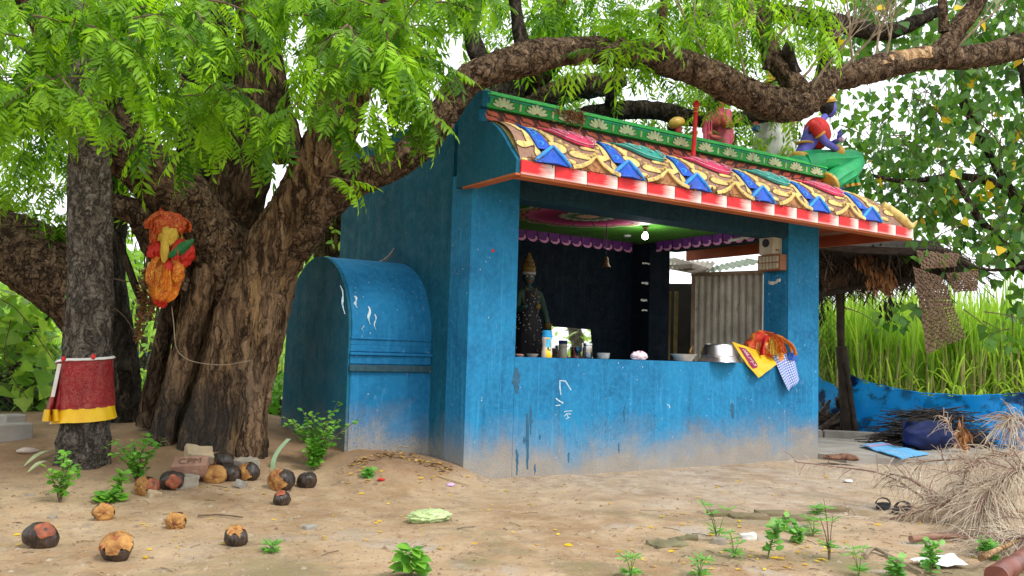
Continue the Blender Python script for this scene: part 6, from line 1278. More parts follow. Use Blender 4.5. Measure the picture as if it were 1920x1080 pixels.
# thatched shelter
tb = at(1640, 812, D=12); th = thing('thatched_shelter', 'low dark shelter roofed with old palm thatch beside the shrine', 'shelter', (tb.x, tb.y, 0)); Ta, Tb_, Tc, Td = at(1470, 455, D=11.4), at(1770, 468, D=10.3), at(1840, 508, D=11.6), at(1500, 550, D=13.6)
Te, Tf = at(1470, 440, D=12.6), at(1760, 452, D=11.8)
def roofp(a, b): 
    p = (Ta*(1-a)+Tb_*a)*(1-b)+(Td*(1-a)+Tc*a)*b; return p+Vector((0, 0, .05*nz(p.x*2, p.y*2, 1)+.06*math.sin(PI*b)))
q = MB(); q.sheet(lambda a, b: roofp(a, b), 30, 14, thick=.07); q.sheet(lambda a, b: (Ta*(1-a)+Tb_*a)*(1-b)+(Te*(1-a)+Tf*a)*b, 12, 6, thick=.06); q.build('roof_cover', STRAW, th, smooth=0)
for mm_, N_ in ((STRAW, 1500), (STRAW_LT, 480)):
    q = MB()
    for k in range(N_):
        a, b = rnd.random(), rnd.random()**.7; p = roofp(a, b)+Vector((0, -.04, rnd.uniform(-.05, .05))); d = ((Td-Ta).normalized()*rnd.uniform(.2, 1)+(Tb_-Ta).normalized()*rnd.uniform(-.7, .7)+Vector((0, rnd.uniform(-.5, .1), -.7*rnd.random()))).normalized(); L = rnd.uniform(.12, .5); s = d.cross(Vector((0, -1, .3))).normalized()*rnd.uniform(.005, .02); q.add([p-s, p+s, p+d*L+s*.6+Vector((0, 0, -.04)), p+d*L-s*.4+Vector((0, 0, -.06))], [(0, 1, 2, 3)])
    for k in range(130):
        a = rnd.random(); p = roofp(a, rnd.uniform(.6, 1.0)); L = rnd.uniform(.1, .42); s = Vector((.004, .002, 0))*rnd.uniform(.8, 2.4); q.add([p-s, p+s, p+Vector((rnd.uniform(-.08, .08), -.04, -L))], [(0, 1, 2)])
    for k in range(90): p = at(rnd.uniform(1536, 1600), rnd.uniform(470, 530), D=11.7); L = rnd.uniform(.08, .3); s = Vector((.006, .003, 0)); q.add([p-s, p+s, p+Vector((rnd.uniform(-.05, .05), 0, -L))], [(0, 1, 2)])
    o = q.build('thatch_strands', mm_, th, smooth=0, fix=False); o['kind'] = 'stuff'
q = MB(); 
for a0, a1 in [((1500, 470, 12.9), (1800, 478, 10.9)), ((1520, 556, 11.85), (1660, 528, 11.3)), ((1660, 528, 11.3), (1838, 512, 10.6)), ((1545, 470, 12.5), (1560, 552, 11.8)), ((1680, 470, 11.7), (1690, 530, 11.2))]: q.tube([at(*a0[:2], D=a0[2]), at(*a1[:2], D=a1[2])], .04, 8)
q.build('rafters', DARKWOOD, th)
def strand_cluster(name, label, cx, cy, D, rx, ry, n, m, cat, L0=.06, L1=.16, w=.02):
    q = MB()
    for k in range(n):
        p = at(cx+rnd.gauss(0, rx), cy+rnd.gauss(0, ry), D=D+rnd.uniform(-.08, .08)); d = Vector((rnd.uniform(-.5, .5), rnd.uniform(-.6, .3), -1)).normalized(); L = rnd.uniform(L0, L1); s = d.orthogonal().normalized(); s = (s*math.cos(k)+d.cross(s)*math.sin(k))*w*rnd.uniform(.5, 1.2); mid = p+d*L*.5+s.cross(d)*.5; q.add([p, mid+s, p+d*L, mid-s], [(0, 1, 2, 3)])
    q.tube([at(cx, cy-ry*2.6, D=D), at(cx, cy+ry, D=D)], .006, 4); return tag(q.build(name, m, origin=at(cx, cy, D=D), smooth=0, fix=False), label, cat)
RUST = mt('rust_dry_leaf', (.42, .20, .075), (.24, .10, .04), 12, .8, .3)
strand_cluster('dry_leaf_bunch', 'rust brown bunch of dry leaves hanging left under the eave', 1620, 487, 11.2, 8, 16, 40, RUST, 'dry leaves', .1, .2, .03); strand_cluster('dry_leaf_bunch', 'rust brown bunch of dry leaves hanging in the middle of the thatch edge', 1644, 514, 11.1, 9, 12, 44, RUST, 'dry leaves', .1, .18, .03); strand_cluster('dry_leaf_bunch', 'rust brown bunch of dry leaves hanging nearest the woven mat', 1666, 526, 11.0, 8, 10, 40, RUST, 'dry leaves', .08, .16, .03); strand_cluster('dry_leaf_bunch', 'dark withered seed spray hanging by the shrine pillar', 1592, 490, 11.4, 6, 18, 90, mt('dark_seed', (.10, .055, .04)), 'dry leaves', .04, .1, .012)
strand_cluster('dry_leaf_bunch', 'black drooping dead leaves below the thatch in front of the sky', 1668, 575, 10.8, 9, 11, 36, mt('black_leaf', (.03, .022, .016)), 'dry leaves', .08, .18, .025); strand_cluster('dry_leaf_bunch', 'black ragged leaves hanging low against the shrine pillar', 1542, 575, 11.8, 5, 16, 40, mt('black_leaf', (.03, .022, .016)), 'dry leaves', .06, .14, .014)
# woven palm mats
def weave(name, label, c4, D4, nu, nv, hole, m=MATSTRIP):
    P4 = [at(x, y, D=d) for (x, y), d in zip(c4, D4)]
    S_ = lambda a, b: (P4[0]*(1-a)+P4[1]*a)*(1-b)+(P4[3]*(1-a)+P4[2]*a)*b + Vector((0, -.05*math.sin(PI*a)*math.sin(PI*b)+.012*nz(a*6, b*6), 0))
    w_ = thing(name, label, 'mat', S_(.5, 1)); nrm = (P4[1]-P4[0]).cross(P4[3]-P4[0]).normalized()
    for fam in (0, 1):
        n = nu if fam == 0 else nv; k2 = nv if fam == 0 else nu
        for i in range(n):
            t_ = (i+.5)/n; q = MB(); jit = rnd.uniform(-.25, .25)/n; wd = (.46-.24*hole(t_))/n; vs = []; M_ = k2*2
            e0, e1 = (0, 1) if rnd.random() > .25 else (rnd.uniform(0, .08), 1-rnd.uniform(0, .12))
            for k in range(M_+1):
                s = e0+(e1-e0)*k/M_; off = .008*(1 if ((int(s*k2)+i+fam) % 2) else -1)
                f = S_ if fam == 0 else (lambda a, b: S_(b, a)); a_ = min(1, max(0, t_+jit*s)); vs += [f(a_-wd, s)+nrm*off, f(a_+wd, s)+nrm*off]
            q.add(vs, [(2*k, 2*k+1, 2*k+3, 2*k+2) for k in range(M_)]); q.build('palm_strip', m, w_, smooth=0, fix=False)
    return w_
weave('woven_mat', 'large torn mat of woven palm strips hanging corner down in front of the sugarcane', [(1712, 500), (1768, 520), (1812, 632), (1738, 664)], [10.2, 10.1, 10.0, 10.0], 15, 26, lambda t: min(1, max(0, (t-.35)*2.2)))
weave('woven_mat', 'small crumpled woven palm mat lying at the right end of the thatch', [(1718, 470), (1800, 476), (1792, 500), (1728, 505)], [10.4, 10.3, 10.2, 10.2], 14, 8, lambda t: .1); weave('woven_mat', 'frayed woven palm mat at the right tip of the shelter', [(1772, 512), (1836, 508), (1832, 545), (1790, 548)], [10.3, 10.3, 10.2, 10.2], 12, 9, lambda t: .3); weave('woven_mat', 'sagging woven mat at the shrine end of the thatch', [(1532, 495), (1600, 505), (1588, 542), (1545, 552)], [11.8, 11.7, 11.7, 11.7], 12, 10, lambda t: .4)
# tin shed seen through the shrine
sb_ = at(1370, 700, D=12); sd_ = thing('tin_shed', 'shabby shed with a corrugated tin door seen through the shrine', 'shed', (sb_.x, sb_.y, 0)); SD = 12.0
a0, a1 = at(1305, 518, D=SD+.3), at(1432, 516, D=SD-.3); dxy = Vector((a1.x-a0.x, a1.y-a0.y, 0)); Ld = dxy.length; du = dxy.normalized(); dn = Vector((du.y, -du.x, 0))
q = MB(); q.sheet(lambda a, b: Vector((a0.x, a0.y, 0))+dxy*a+Vector((0, 0, a0.z*(1-b)+.02))+dn*(.018*math.cos(a*2*PI*10)), 120, 6, thick=.003); dr_ = q.build('door_panel', TIN, sd_, smooth=60, fix=False)
q = MB(); base = Vector((a0.x, a0.y, 0)); q.box(base+du*(-.03)+Vector((0, 0, a0.z/2)), (.05, .05, a0.z), Matrix.Rotation(math.atan2(du.y, du.x), 3, 'Z')); q.box(base+dxy+du*.03+Vector((0, 0, a0.z/2)), (.05, .05, a0.z), Matrix.Rotation(math.atan2(du.y, du.x), 3, 'Z')); q.box(base+dxy*.5+Vector((0, 0, a0.z+.025)), (Ld+.12, .06, .05), Matrix.Rotation(math.atan2(du.y, du.x), 3, 'Z')); q.build('door_frame', mt('rusty_frame', (.22, .15, .10), (.12, .07, .045)), sd_, smooth=0)
b0_ = at(1200, 505, D=SD+.5); bz = Vector((b0_.x, b0_.y, 0)); yaw_ = math.atan2(du.y, du.x)
q = MB(); w0, w1 = at(1150, 600, D=SD+1.6), at(1345, 600, D=SD+1.2); wd_ = Vector((w1.x-w0.x, w1.y-w0.y, 0)); q.box(Vector(((w0.x+w1.x)/2, (w0.y+w1.y)/2, 1.05)), (wd_.length, .06, 2.2), Matrix.Rotation(math.atan2(wd_.y, wd_.x), 3, 'Z')); q.build('inner_wall', SHED_DARK, sd_, smooth=0)
q = MB(); q.box(bz.lerp(base, .5)+Vector((0, 0, b0_.z+.03)), ((base-bz).length, .06, .06), Matrix.Rotation(math.atan2(du.y, du.x), 3, 'Z')); q.build('lintel', mt('grey_lintel', (.40, .35, .30), (.3, .25, .21)), sd_, smooth=0)
for k in range(3): q = MB(); p = at(1240+13*k, 590, D=SD+.9); q.tube([(p.x, p.y, 0), (p.x+.02, p.y, 2.0)], .028, 8); q.build('bamboo', mt('bamboo', (.20, .15, .05), (.12, .09, .03)), sd_)
for k, (c4, m_, nc) in enumerate([([(1222, 498), (1262, 484), (1330, 505), (1300, 512)], TIN, 8), ([(1262, 486), (1345, 492), (1330, 508), (1250, 505)], TIN, 9), ([(1306, 506), (1400, 486), (1432, 492), (1306, 516)], mt('pale_green_sheet', (.30, .36, .27), (.20, .23, .17), 5), 10)]):
    p4 = [at(x, y, D=SD+.1+(.6 if i < 2 else 0)+.1*k) for i, (x, y) in enumerate(c4)]; q = MB(); q.sheet(lambda a, b: (p4[0]*(1-a)+p4[1]*a)*(1-b)+(p4[3]*(1-a)+p4[2]*a)*b+Vector((0, 0, .015*math.cos(a*2*PI*nc))), nc*8, 3, thick=.003); q.build('roof_sheet', m_, sd_, smooth=60)
# heap of black twigs with navy cloth by the tarpaulin
def heap(name, label, cx, cy, D, rx, rz, n, m, cat, L=(.3, .7)):
    c0 = at(cx, cy, D=D); q = MB()
    for k in range(n):
        u = rnd.uniform(-1, 1); p = c0+RT*u*rx+Vector((0, rnd.uniform(-.25, .25), rz*(1-u*u)*rnd.uniform(.1, 1))); d = (RT*rnd.choice((-1, 1))*1.0+Vector((rnd.uniform(-.25, .25), rnd.uniform(-.4, .4), rnd.uniform(-.3, .30)))).normalized(); l = rnd.uniform(*L)*.5; q.tube([p-d*l, p+Vector((0, 0, .02)), p+d*l+Vector((0, 0, -.02))], [.007, .006, .002], 4, 0, False)
    q.blob(c0+Vector((0, .08, rz*.38)), (rx*.86, .24, rz*.42), 18, 10, lambda v: .15*nz(v.x*3, v.y*3, v.z*3)); return tag(q.build(name, m, origin=c0, smooth=60, fix=False), label, cat)
heap('twig_heap', 'heap of black thin twigs against the blue tarpaulin', 1745, 838, 10.8, .48, .46, 460, mt('black_twig', (.035, .028, .024), (.018, .014, .012)), 'twigs')
nv = at(1745, 838, D=10.35); q = MB(); crumple(q, nv+Vector((-.02, 0, .13)), (.46, .16, .17), 7.7, 44, 24, .16, 1.4); q.sheet(lambda a, b: at(1692+30*a, 790+50*b, D=10.25+.04*math.sin(a*7)), 8, 8, thick=.006); tag(q.build('navy_cloth', NAVY, origin=nv, smooth=70), 'navy blue cloth thrown over the front of the black twig heap', 'cloth')
strand_cluster('dry_leaf_bunch', 'brown dry leaves standing against the navy cloth', 1805, 815, 10.1, 6, 14, 36, RUST, 'dry leaves', .08, .2, .025)
q = MB()
for k in range(26): p = at(rnd.uniform(1535, 1600), rnd.uniform(770, 812), D=rnd.uniform(12, 12.6)); d = Vector((rnd.uniform(-1, 1), rnd.uniform(-.4, .4), rnd.uniform(-.8, .8))).normalized()*rnd.uniform(.12, .3); q.tube([p-d, p+d], rnd.uniform(.01, .03), 5)
for k in range(7): c = at(1535+10*k, 806, D=12.5); crumple(q, c+Vector((0, 0, .08)), (.2, .15, .16), k*1.3, 14, 9, .3)
tag(q.build('rubble_heap', mt('dark_rubble', (.12, .085, .06), (.05, .035, .025), 9), origin=at(1560, 812, D=12.3), smooth=60, fix=False), 'dark heap of sticks and husks behind the shelter post', 'rubble', kind='stuff')

# ================================================================== BACKGROUND LEFT
def bush(name, label, poly, D0, D1, n, s0, s1, m, leaf, cat, cover=-.2, stemp=None, grp=None, parts=0):
    x = sum(p[0] for p in poly)/len(poly); b = at(x, 720, D=(D0+D1)/2); b.z = H(b.x, b.y); th_ = thing(name, label, cat, b, grp); x0, x1 = min(p[0] for p in poly), max(p[0] for p in poly); y0, y1 = min(p[1] for p in poly), max(p[1] for p in poly); L = []; tr = 0
    while len(L) < n and tr < n*30:
        tr += 1; px, py, D = rnd.uniform(x0, x1), rnd.uniform(y0, y1), rnd.uniform(D0, D1)
        if not in_poly(px, py, poly): continue
        p = at(px, py, D=D)
        if nz(p.x*1.1+D0, p.y*1.1, p.z*1.1) < cover or p.z < H(p.x, p.y): continue
        L.append((0, basis((rnd.uniform(-1, 1), rnd.uniform(-1, 1), rnd.uniform(-1, .4)), (rnd.uniform(-1, 1), rnd.uniform(-1.2, .6), rnd.uniform(.2, 1.2))), rnd.uniform(s0, s1), p))
    L.sort(key=lambda l: -l[2]/(l[3]-CAM).length)
    if parts: 
        me = leaf_data('leaf', leaf, m)
        for l in L[:parts]: put_leaf('leaf', me, l, th_)
    scatter('foliage', [leaf], L[parts:], m, th_)
    topz = at(x, (y0*2+y1)/3, D=(D0+D1)/2); q = MB()
    for k in range(5): e = at(rnd.uniform(x0, x1), rnd.uniform(y0, (y0+y1)/2), D=(D0+D1)/2); q.tube(crom([tuple(b-Vector((0, 0, .1))), tuple(b.lerp(e, .5)+Vector((rnd.uniform(-.2, .2), 0, .1))), tuple(e)], 8), [.05*(1-.1*i)*max(1, D0/14) for i in range(9)], 6)
    q.build('stems', BARK_GREY, th_, smooth=60); return th_
bush('creeper', 'broad leaved creeper sprawling over the fence at the left edge', [(-60, 560), (60, 545), (100, 600), (112, 690), (105, 760), (-60, 770)], 9.0, 10.4, 420, .11, .26, LEAF_BUSH, HEART, 'creeper', -.35, parts=150)
bush('hedge', 'dark tangled undergrowth along the foot of the left fence', [(-80, 680), (112, 690), (118, 800), (60, 806), (-80, 810)], 9.4, 11, 1500, .05, .12, LEAF_DARK, OVAL, 'hedge', -.5)
bush('bush', 'pale green bush at the far left under the leaning limb', [(-80, 500), (60, 520), (120, 600), (120, 690), (-80, 700)], 14, 18, 900, .14, .26, LEAF_BUSH, OVAL, 'bush', -.2)
bush('bush', 'bright green saplings between the grey trunk and the big tree', [(205, 380), (300, 380), (320, 560), (285, 660), (235, 650), (210, 520)], 12, 15, 520, .10, .20, LEAF_BUSH, OVAL, 'bush', -.05)
bush('bush', 'low green plants behind the dark forked tree', [(240, 690), (290, 690), (290, 800), (250, 800)], 11, 12.5, 260, .10, .18, LEAF_BUSH, OVAL, 'bush', -.2)
bush('bush', 'green plants in the gap between the big trunk and the vault', [(480, 700), (560, 690), (560, 810), (480, 810)], 11, 12.5, 260, .12, .22, LEAF_SHRUB, OVAL, 'bush', -.3)
bush('bush', 'leafy saplings behind the vault right of the big trunk', [(530, 350), (660, 330), (660, 520), (530, 700)], 11.5, 14, 620, .10, .18, LEAF_BUSH, OVAL, 'bush', -.06)
for k, (x0, x1, y0, D, lab) in enumerate([(-220, 130, 470, 34, 'farthest pale tree at the left edge beyond the field'), (90, 330, 440, 38, 'far pale tree between the trunks beyond the field'), (300, 520, 430, 36, 'far tree behind the big trunk'), (500, 740, 400, 32, 'far tree seen past the vault beyond the field')]): bush('far_tree', lab, [(x0, 640), (x0+40, y0+60), ((x0+x1)/2, y0), (x1-30, y0+50), (x1, 640)], D-2, D+2, 900, .4, .8, LEAF_BUSH, OVAL, 'tree', -.3, grp='pale trees beyond the field')
spl = []
for k in range(700): px = rnd.uniform(-80, 640); D = 19+10*rnd.random(); p = at(px, 650, D=D); spl.append((p.x, p.y, rnd.uniform(1.6, 2.3)))
cane_field('sugarcane', 'sugarcane field far behind the left trees', spl)
tarp('tarpaulin', 'light blue tarpaulin far behind the left trunks', [(50, 655, 690, 17), (150, 650, 684, 17), (240, 658, 684, 17), (300, 662, 686, 17)], TARP_LT, 30)
chainlink('chain link fence with creeper at the left edge', -40, 118, 640, 800, 9.3, 9.6, .09)
for (px, py, px2, py2, lab) in [(-20, 828, 52, 818, 'long concrete edging stone at the left edge'), (0, 806, 40, 803, 'smaller concrete edging stone behind the long one')]:
    a, b = gpt(px, py), gpt(px2, py2); d = b-a; q = MB(); q.box((a+b)/2+Vector((0, 0, .05)), (d.length, .16, .14), Matrix.Rotation(math.atan2(d.y, d.x), 3, 'Z'), bev=.01); tag(q.build('edging_stone', CONC, origin=(a+b)/2), lab, 'kerb stone')
# thin creepers between the trunks
vn = None
for pts, lab in [([(118, 545, 7.4), (165, 560, 7.2), (230, 590, 7.2), (275, 670, 7.3)], 'thin vine with a few leaves crossing in front of the grey trunk'), ([(0, 560, 9), (40, 590, 9), (110, 690, 9)], 'thin bare vine slanting down over the left creeper'), ([(20, 600, 9), (10, 680, 9), (60, 760, 9)], 'thin bare vine hanging steeply at the left edge'), ([(200, 520, 7.3), (260, 530, 7.2), (300, 520, 7.1)], 'thin bare vine stretched from the grey trunk to the big tree')]:
    q = MB(); q.tube(crom([tuple(at(a, b, D=d)) for a, b, d in pts], 16), .005, 5); o = q.build('vine', TWIG, origin=at(*pts[0][:2], D=pts[0][2]), smooth=60); tag(o, lab, 'vine'); vn = vn or o
lf = [(0, basis((rnd.uniform(-.6, .6), rnd.uniform(-.6, .3), -.8), (rnd.uniform(-.4, .4), -1, .3)), rnd.uniform(.05, .08), at(x+rnd.uniform(-9, 9), y+rnd.uniform(-9, 9), D=7.15)) for x, y in [(130, 565), (142, 572), (150, 573), (165, 545), (172, 541), (180, 548), (185, 600), (188, 594), (128, 560), (160, 555)] for _ in (0, 1)]
sc_ = scatter('vine_leaves', [OVAL], lf, LEAF_SHRUB, vn)
# ================================================================== THINGS ON THE GROUND
HUSK = NT('charred_husk'); _p = HUSK.pos('Object'); _n = HUSK.noise(HUSK.pos('Object', (1, 1, .25)), 60, 5, .7)
HUSK.set(HUSK.mix(HUSK.ramp(_n, [(.45, 0), (.72, 1)]), HUSK.mix(HUSK.ramp(HUSK.noise(_p, 14, 4), [(.42, 0), (.7, 1)]), (.010, .009, .009), (.055, .032, .024)), (.10, .065, .045)), HUSK.ramp(HUSK.noise(_p, 20, 3), [(.3, .28), (.7, .6)]), _n, .35, .004, spec=.45); HUSK = HUSK.mat
FLESH = mt('torn_fibre', (.60, .33, .10), (.20, .075, .022), 12, .75, .9, 70, bdist=.012, lo=.32, hi=.68); SCAR = mt('red_scar', (.34, .10, .045), (.16, .05, .03), 30, .7, .5, 70); RUSSET = mt('russet_skin', (.42, .15, .06), (.25, .08, .035), 22, .55, .3)
def fruit(px, py, rpx, face, tear, label, wide=1.12, scar=None, base=None):
    g0 = base if base is not None else gpt(px, py); D = (g0-CAM).dot(FW); r = rpx*D/FPX*1.04; c = g0+Vector((0, 0, r*.74)); sd_ = rnd.randrange(99)
    c = c+FW.xy.normalized().to_3d()*r*.6
    th_ = thing('charred_palm_fruit', label, 'fruit', g0, 'charred palm fruits scattered round the old tree')
    fdir = (RT*face[0]+UP*face[1]-FW*face[2]).normalized(); Mx = fdir.to_track_quat('Z', 'Y').to_matrix(); thr = {0: 2, 1: .74, 2: .46, 3: .16}[tear]
    ax = (RT*rnd.uniform(.5, 1)+UP*rnd.uniform(-.3, .3)).normalized()
    sq_ = Vector((rnd.uniform(-1, 1), rnd.uniform(-1, 1), rnd.uniform(-.5, .5))).normalized()
    def shape(v):
        w = Mx @ v; e = (wide-1)*(w.dot(ax))**2-.16*(w.dot(sq_))**4-.10*abs(w.z)**3; e += .13*nz(v.x*1.6+sd_, v.y*1.6, v.z*1.6)+.05*nz(v.x*5+sd_, v.y*5, v.z*5)+.012*math.cos(math.atan2(v.y, v.x)*9)
        if v.z > thr: e -= .46*sm(thr, thr+.2, v.z)
        e -= .12*max(0, -w.z-.6); return e
    q = MB(); q.blob(c, r, 26, 18, shape, Mx); q.build('husk', HUSK, th_, smooth=80)
    if tear:
        rim = math.acos(min(1, thr)); q = MB(); n = 26; vs = []
        for i in range(8):
            t_ = i/7; an = rim*(1-t_)*1.06+.02
            for j in range(n):
                ph = 2*PI*j/n; a2 = an*(1+.14*math.sin(ph*5+sd_)+.10*math.sin(ph*9+sd_*2)); rr = r*(1.0+.05*nz(j*.9, i*.8, sd_)+.10*(1-abs(noise.noise(Vector((math.cos(ph)*2.5, math.sin(ph)*2.5, t_*3+sd_))))*2)*(.4+t_*.9)-(.34*t_*t_ if t_ > .45 else .1*t_*t_)); v = Vector((math.sin(a2)*math.cos(ph), math.sin(a2)*math.sin(ph), math.cos(a2))); w = Mx @ v; vs.append(c+w*rr*(1+(wide-1)*(w.dot(ax))**2*.8))
        q.add(vs, [(i*n+j, i*n+(j+1) % n, (i+1)*n+(j+1) % n, (i+1)*n+j) for i in range(7) for j in range(n)]+[tuple(7*n+j for j in range(n))]); q.build('torn_flesh', FLESH, th_, smooth=50); q = MB(); cr = c+(Mx @ Vector((.12, .08, 1)))*r*.74; q.blob(cr, (r*.30, r*.24, r*.10), 14, 8, lambda v: .25*nz(v.x*3+sd_, v.y*3, 2), Mx); q.build('hollow', SCAR, th_, smooth=60)
        for k in range(9):   # loose strips of fibre at the tear
            ph = rnd.uniform(0, 2*PI); a2 = rim*rnd.uniform(.5, 1.1); v = lambda a: c+(Mx @ Vector((math.sin(a)*math.cos(ph), math.sin(a)*math.sin(ph), math.cos(a))))*r; p = v(a2)-(c-v(a2))*.03; d = (v(a2+.5)-v(a2)); s = (Mx @ Vector((-math.sin(ph), math.cos(ph), 0)))*r*.12; o_ = (p-c)*.12
            q = MB(); q.add([p-s, p+s, p+d*.5+s*.8+o_, p+d*.5-s*.8+o_, p+d+o_*.6], [(0, 1, 2, 3), (3, 2, 4)]); q.build('fibre_strip', RUSSET if k % 3 == 0 else FLESH, th_, smooth=0)
    if scar:
        sdv = (RT*scar[0]+UP*scar[1]-FW*scar[2]).normalized(); M2 = sdv.to_track_quat('Z', 'Y').to_matrix(); q = MB(); vs = []; n = 18; prof_ = [(.62, 1.0), (.52, 1.035), (.36, 1.03), (.16, .98), (.04, .90)]
        for (an, k_) in prof_:
            for j in range(n):
                ph = 2*PI*j/n; a2 = an*(1+.12*math.sin(ph*4+sd_)); v = M2 @ Vector((math.sin(a2)*math.cos(ph), math.sin(a2)*math.sin(ph), math.cos(a2))); vs.append(c+v*r*k_*(1+(wide-1)*(v.dot(ax))**2+.02))
        q.add(vs, [(i*n+j, i*n+(j+1) % n, (i+1)*n+(j+1) % n, (i+1)*n+j) for i in range(4) for j in range(n)]+[tuple(4*n+j for j in range(n))]); q.build('stem_scar', SCAR, th_, smooth=60)
    return th_
fruit(67, 1030, 27, (0, .5, 1), 0, 'dark whole charred fruit with a reddish scar on its upper right, leftmost on the ground', 1.22, (.55, .65, .55))
fruit(210, 1054, 29, (.1, .95, .5), 2, 'largest charred fruit with its orange top torn open, nearest the camera', 1.1)
fruit(188, 976, 18, (.45, .1, .9), 2, 'small charred fruit with a torn tan side facing right, behind the two front ones')
fruit(325, 993, 18, (.05, -.15, 1), 3, 'small fruit almost wholly torn to orange fibre, alone in mid ground', 1.0)
fruit(438, 1025, 20, (.0, .9, .3), 1, 'shrivelled brown fruit with a tan tip beside a yellow leaf', 1.2)
fruit(270, 930, 20, (-.6, .2, .8), 2, 'tan and red fruit at the left end of the pile by the trunk', 1.15, (.8, .3, .5))
fruit(316, 920, 21, (.3, 0, 1), 0, 'black fruit with a star cracked red scar beside the stamped brick', 1.12, (.45, .1, .85))
fruit(398, 907, 19, (.25, -.05, 1), 3, 'fruit torn to pale yellow fibre in the pile right of the stamped brick', 1.2)
fruit(428, 903, 18, (.3, .4, 1), 0, 'plain black fruit wedged in the middle of the pile', 1.15)
fruit(462, 902, 19, (-.75, -.1, .7), 2, 'black fruit with a tan torn left side at the right end of the pile', 1.2)
fruit(524, 921, 23, (-.65, -.15, .7), 2, 'big fruit with tan torn left half right of the pile', 1.12)
fruit(572, 916, 17, (0, 0, 1), 0, 'plain glossy black fruit farthest right, beside the shrub', 1.12)
fruit(526, 949, 15, (.1, .5, .6), 0, 'purplish brown dented fruit just in front of the big torn one', 1.1, (-.1, .9, .3))
fruit(412, 884, 20, (-.4, .1, .9), 0, 'dull black fruit with a red end leaning on the trunk', 1.2, (-.75, .05, .6))
def brick(px, py, size, yaw, tilt, m, label, name='brick', seed=1, amp=.006, lift=0):
    g0 = gpt(px, py); g0 = g0+Vector((0, 0, lift)); Mx = Matrix.Rotation(yaw, 3, 'Z') @ Matrix.Rotation(tilt[0], 3, 'X') @ Matrix.Rotation(tilt[1], 3, 'Y'); b = bmesh.new(); bmesh.ops.create_cube(b, size=1); bmesh.ops.subdivide_edges(b, edges=b.edges, cuts=7, use_grid_fill=True)
    for v in b.verts:
        e = [abs(a) > .49 for a in v.co]; p = Vector((v.co.x*size[0], v.co.y*size[1], v.co.z*size[2]))
        if sum(e) >= 2: p *= .955+.03*nz(p.x*30+seed, p.y*30, p.z*30)
        p += v.co.normalized()*amp*(nz(p.x*14+seed, p.y*14, p.z*14)+.5*nz(p.x*40, p.y*40+seed, p.z*40)); v.co = Mx @ p
    q = MB(); b.verts.ensure_lookup_table(); c = g0+Vector((0, 0, size[2]*.42)); q.add([v.co+c for v in b.verts], [[v.index for v in f.verts] for f in b.faces]); b.free(); o = q.build(name, m, origin=g0, smooth=40); return tag(o, label, name.split('_')[-1]), c, Mx
bo, bc_, bM = brick(356, 902, (.24, .135, .10), R(-22), (R(24), R(-4)), BRICK, 'reddish brick with stamped letters among the fruits at the foot of the big trunk', lift=.055)
WL[bo.name] = Vector(bo.location); text_mesh('CPM', lambda a, b: bc_+bM @ Vector((-.075+.15*a, -.036+.07*b, .0535)), 'stamp', mt('brick_shadow', (.17, .09, .06)), bo)
brick(344, 912, (.17, .12, .085), R(15), (R(4), 0), STONE_GREY, 'grey brown broken brick under the stamped brick', 'broken_brick', 4); brick(372, 885, (.19, .14, .07), R(-8), (R(26), R(8)), STONE, 'pale buff flat stone on top of the pile against the trunk', 'stone', 7, .014, .10); brick(460, 886, (.17, .12, .11), R(18), (R(6), R(-3)), STONE_GREY, 'squared grey stone block standing at the right foot of the trunk', 'stone_block', 9, .010); brick(452, 914, (.075, .05, .05), R(30), (.2, .3), CONC, 'small grey stone in front of the fruit pile', 'stone', 12, .010); brick(289, 932, (.075, .055, .045), R(10), (.2, .1), STONE, 'small tan stone beside the leftmost fruit of the pile', 'stone', 15, .012)
for k, (px, py, L, yaw, lab) in enumerate([(1352, 966, .20, -20, 'brown half brick sunk in the earth, leftmost of the row'), (1405, 972, .30, -24, 'long brick sunk flush in the earth, second of the row'), (1448, 966, .26, -22, 'brick edge sunk in the earth, third of the row'), (1500, 975, .24, -20, 'mossy brick edge sunk in the earth at the right end of the row'), (1560, 958, .26, -18, 'mossy stone at the far end of the sunken row')]): brick(px, py, (L*.85, .10, .06), R(yaw), (R(3), 0), mt('mossy_brick', (.22, .165, .10), (.14, .12, .065), 9, .95, .7, 40, bdist=.01), lab, 'sunken_brick', 20+k, .010, -.028)
for k, (px, py, s_, m_, lab) in enumerate([(1350, 1018, .10, STONE_GREY, 'grey rough stone in front of the weeds'), (1402, 1010, .09, WHITE, 'white chip of plaster among the weeds'), (1495, 998, .13, STONE_GREY, 'speckled grey stone right of the leafy weed'), (1280, 1010, .16, mt('mossy_rock', (.20, .18, .10), (.12, .11, .06), 10, .95, .6), 'low mossy rock left of the weeds'), (1250, 1022, .20, mt('mossy_rock', (.20, .18, .10)), 'flat mossy slab at the edge of the bare earth'), (55, 930, .05, STONE_GREY, 'brown clod at the left of the yard'), (98, 972, .05, STONE_GREY, 'dark clod between the leftmost fruits'), (580, 992, .07, CONC, 'flat grey stone chip in mid yard'), (330, 982, .12, STONE, 'flat tan stone left of the torn fruit')]): brick(px, py, (s_, s_*.7, s_*(.5 if s_ < .15 else .22)), R(rnd.uniform(-40, 40)), (rnd.uniform(-.15, .15), rnd.uniform(-.15, .15)), m_, lab, 'stone', 40+k, s_*.12, -s_*.12)
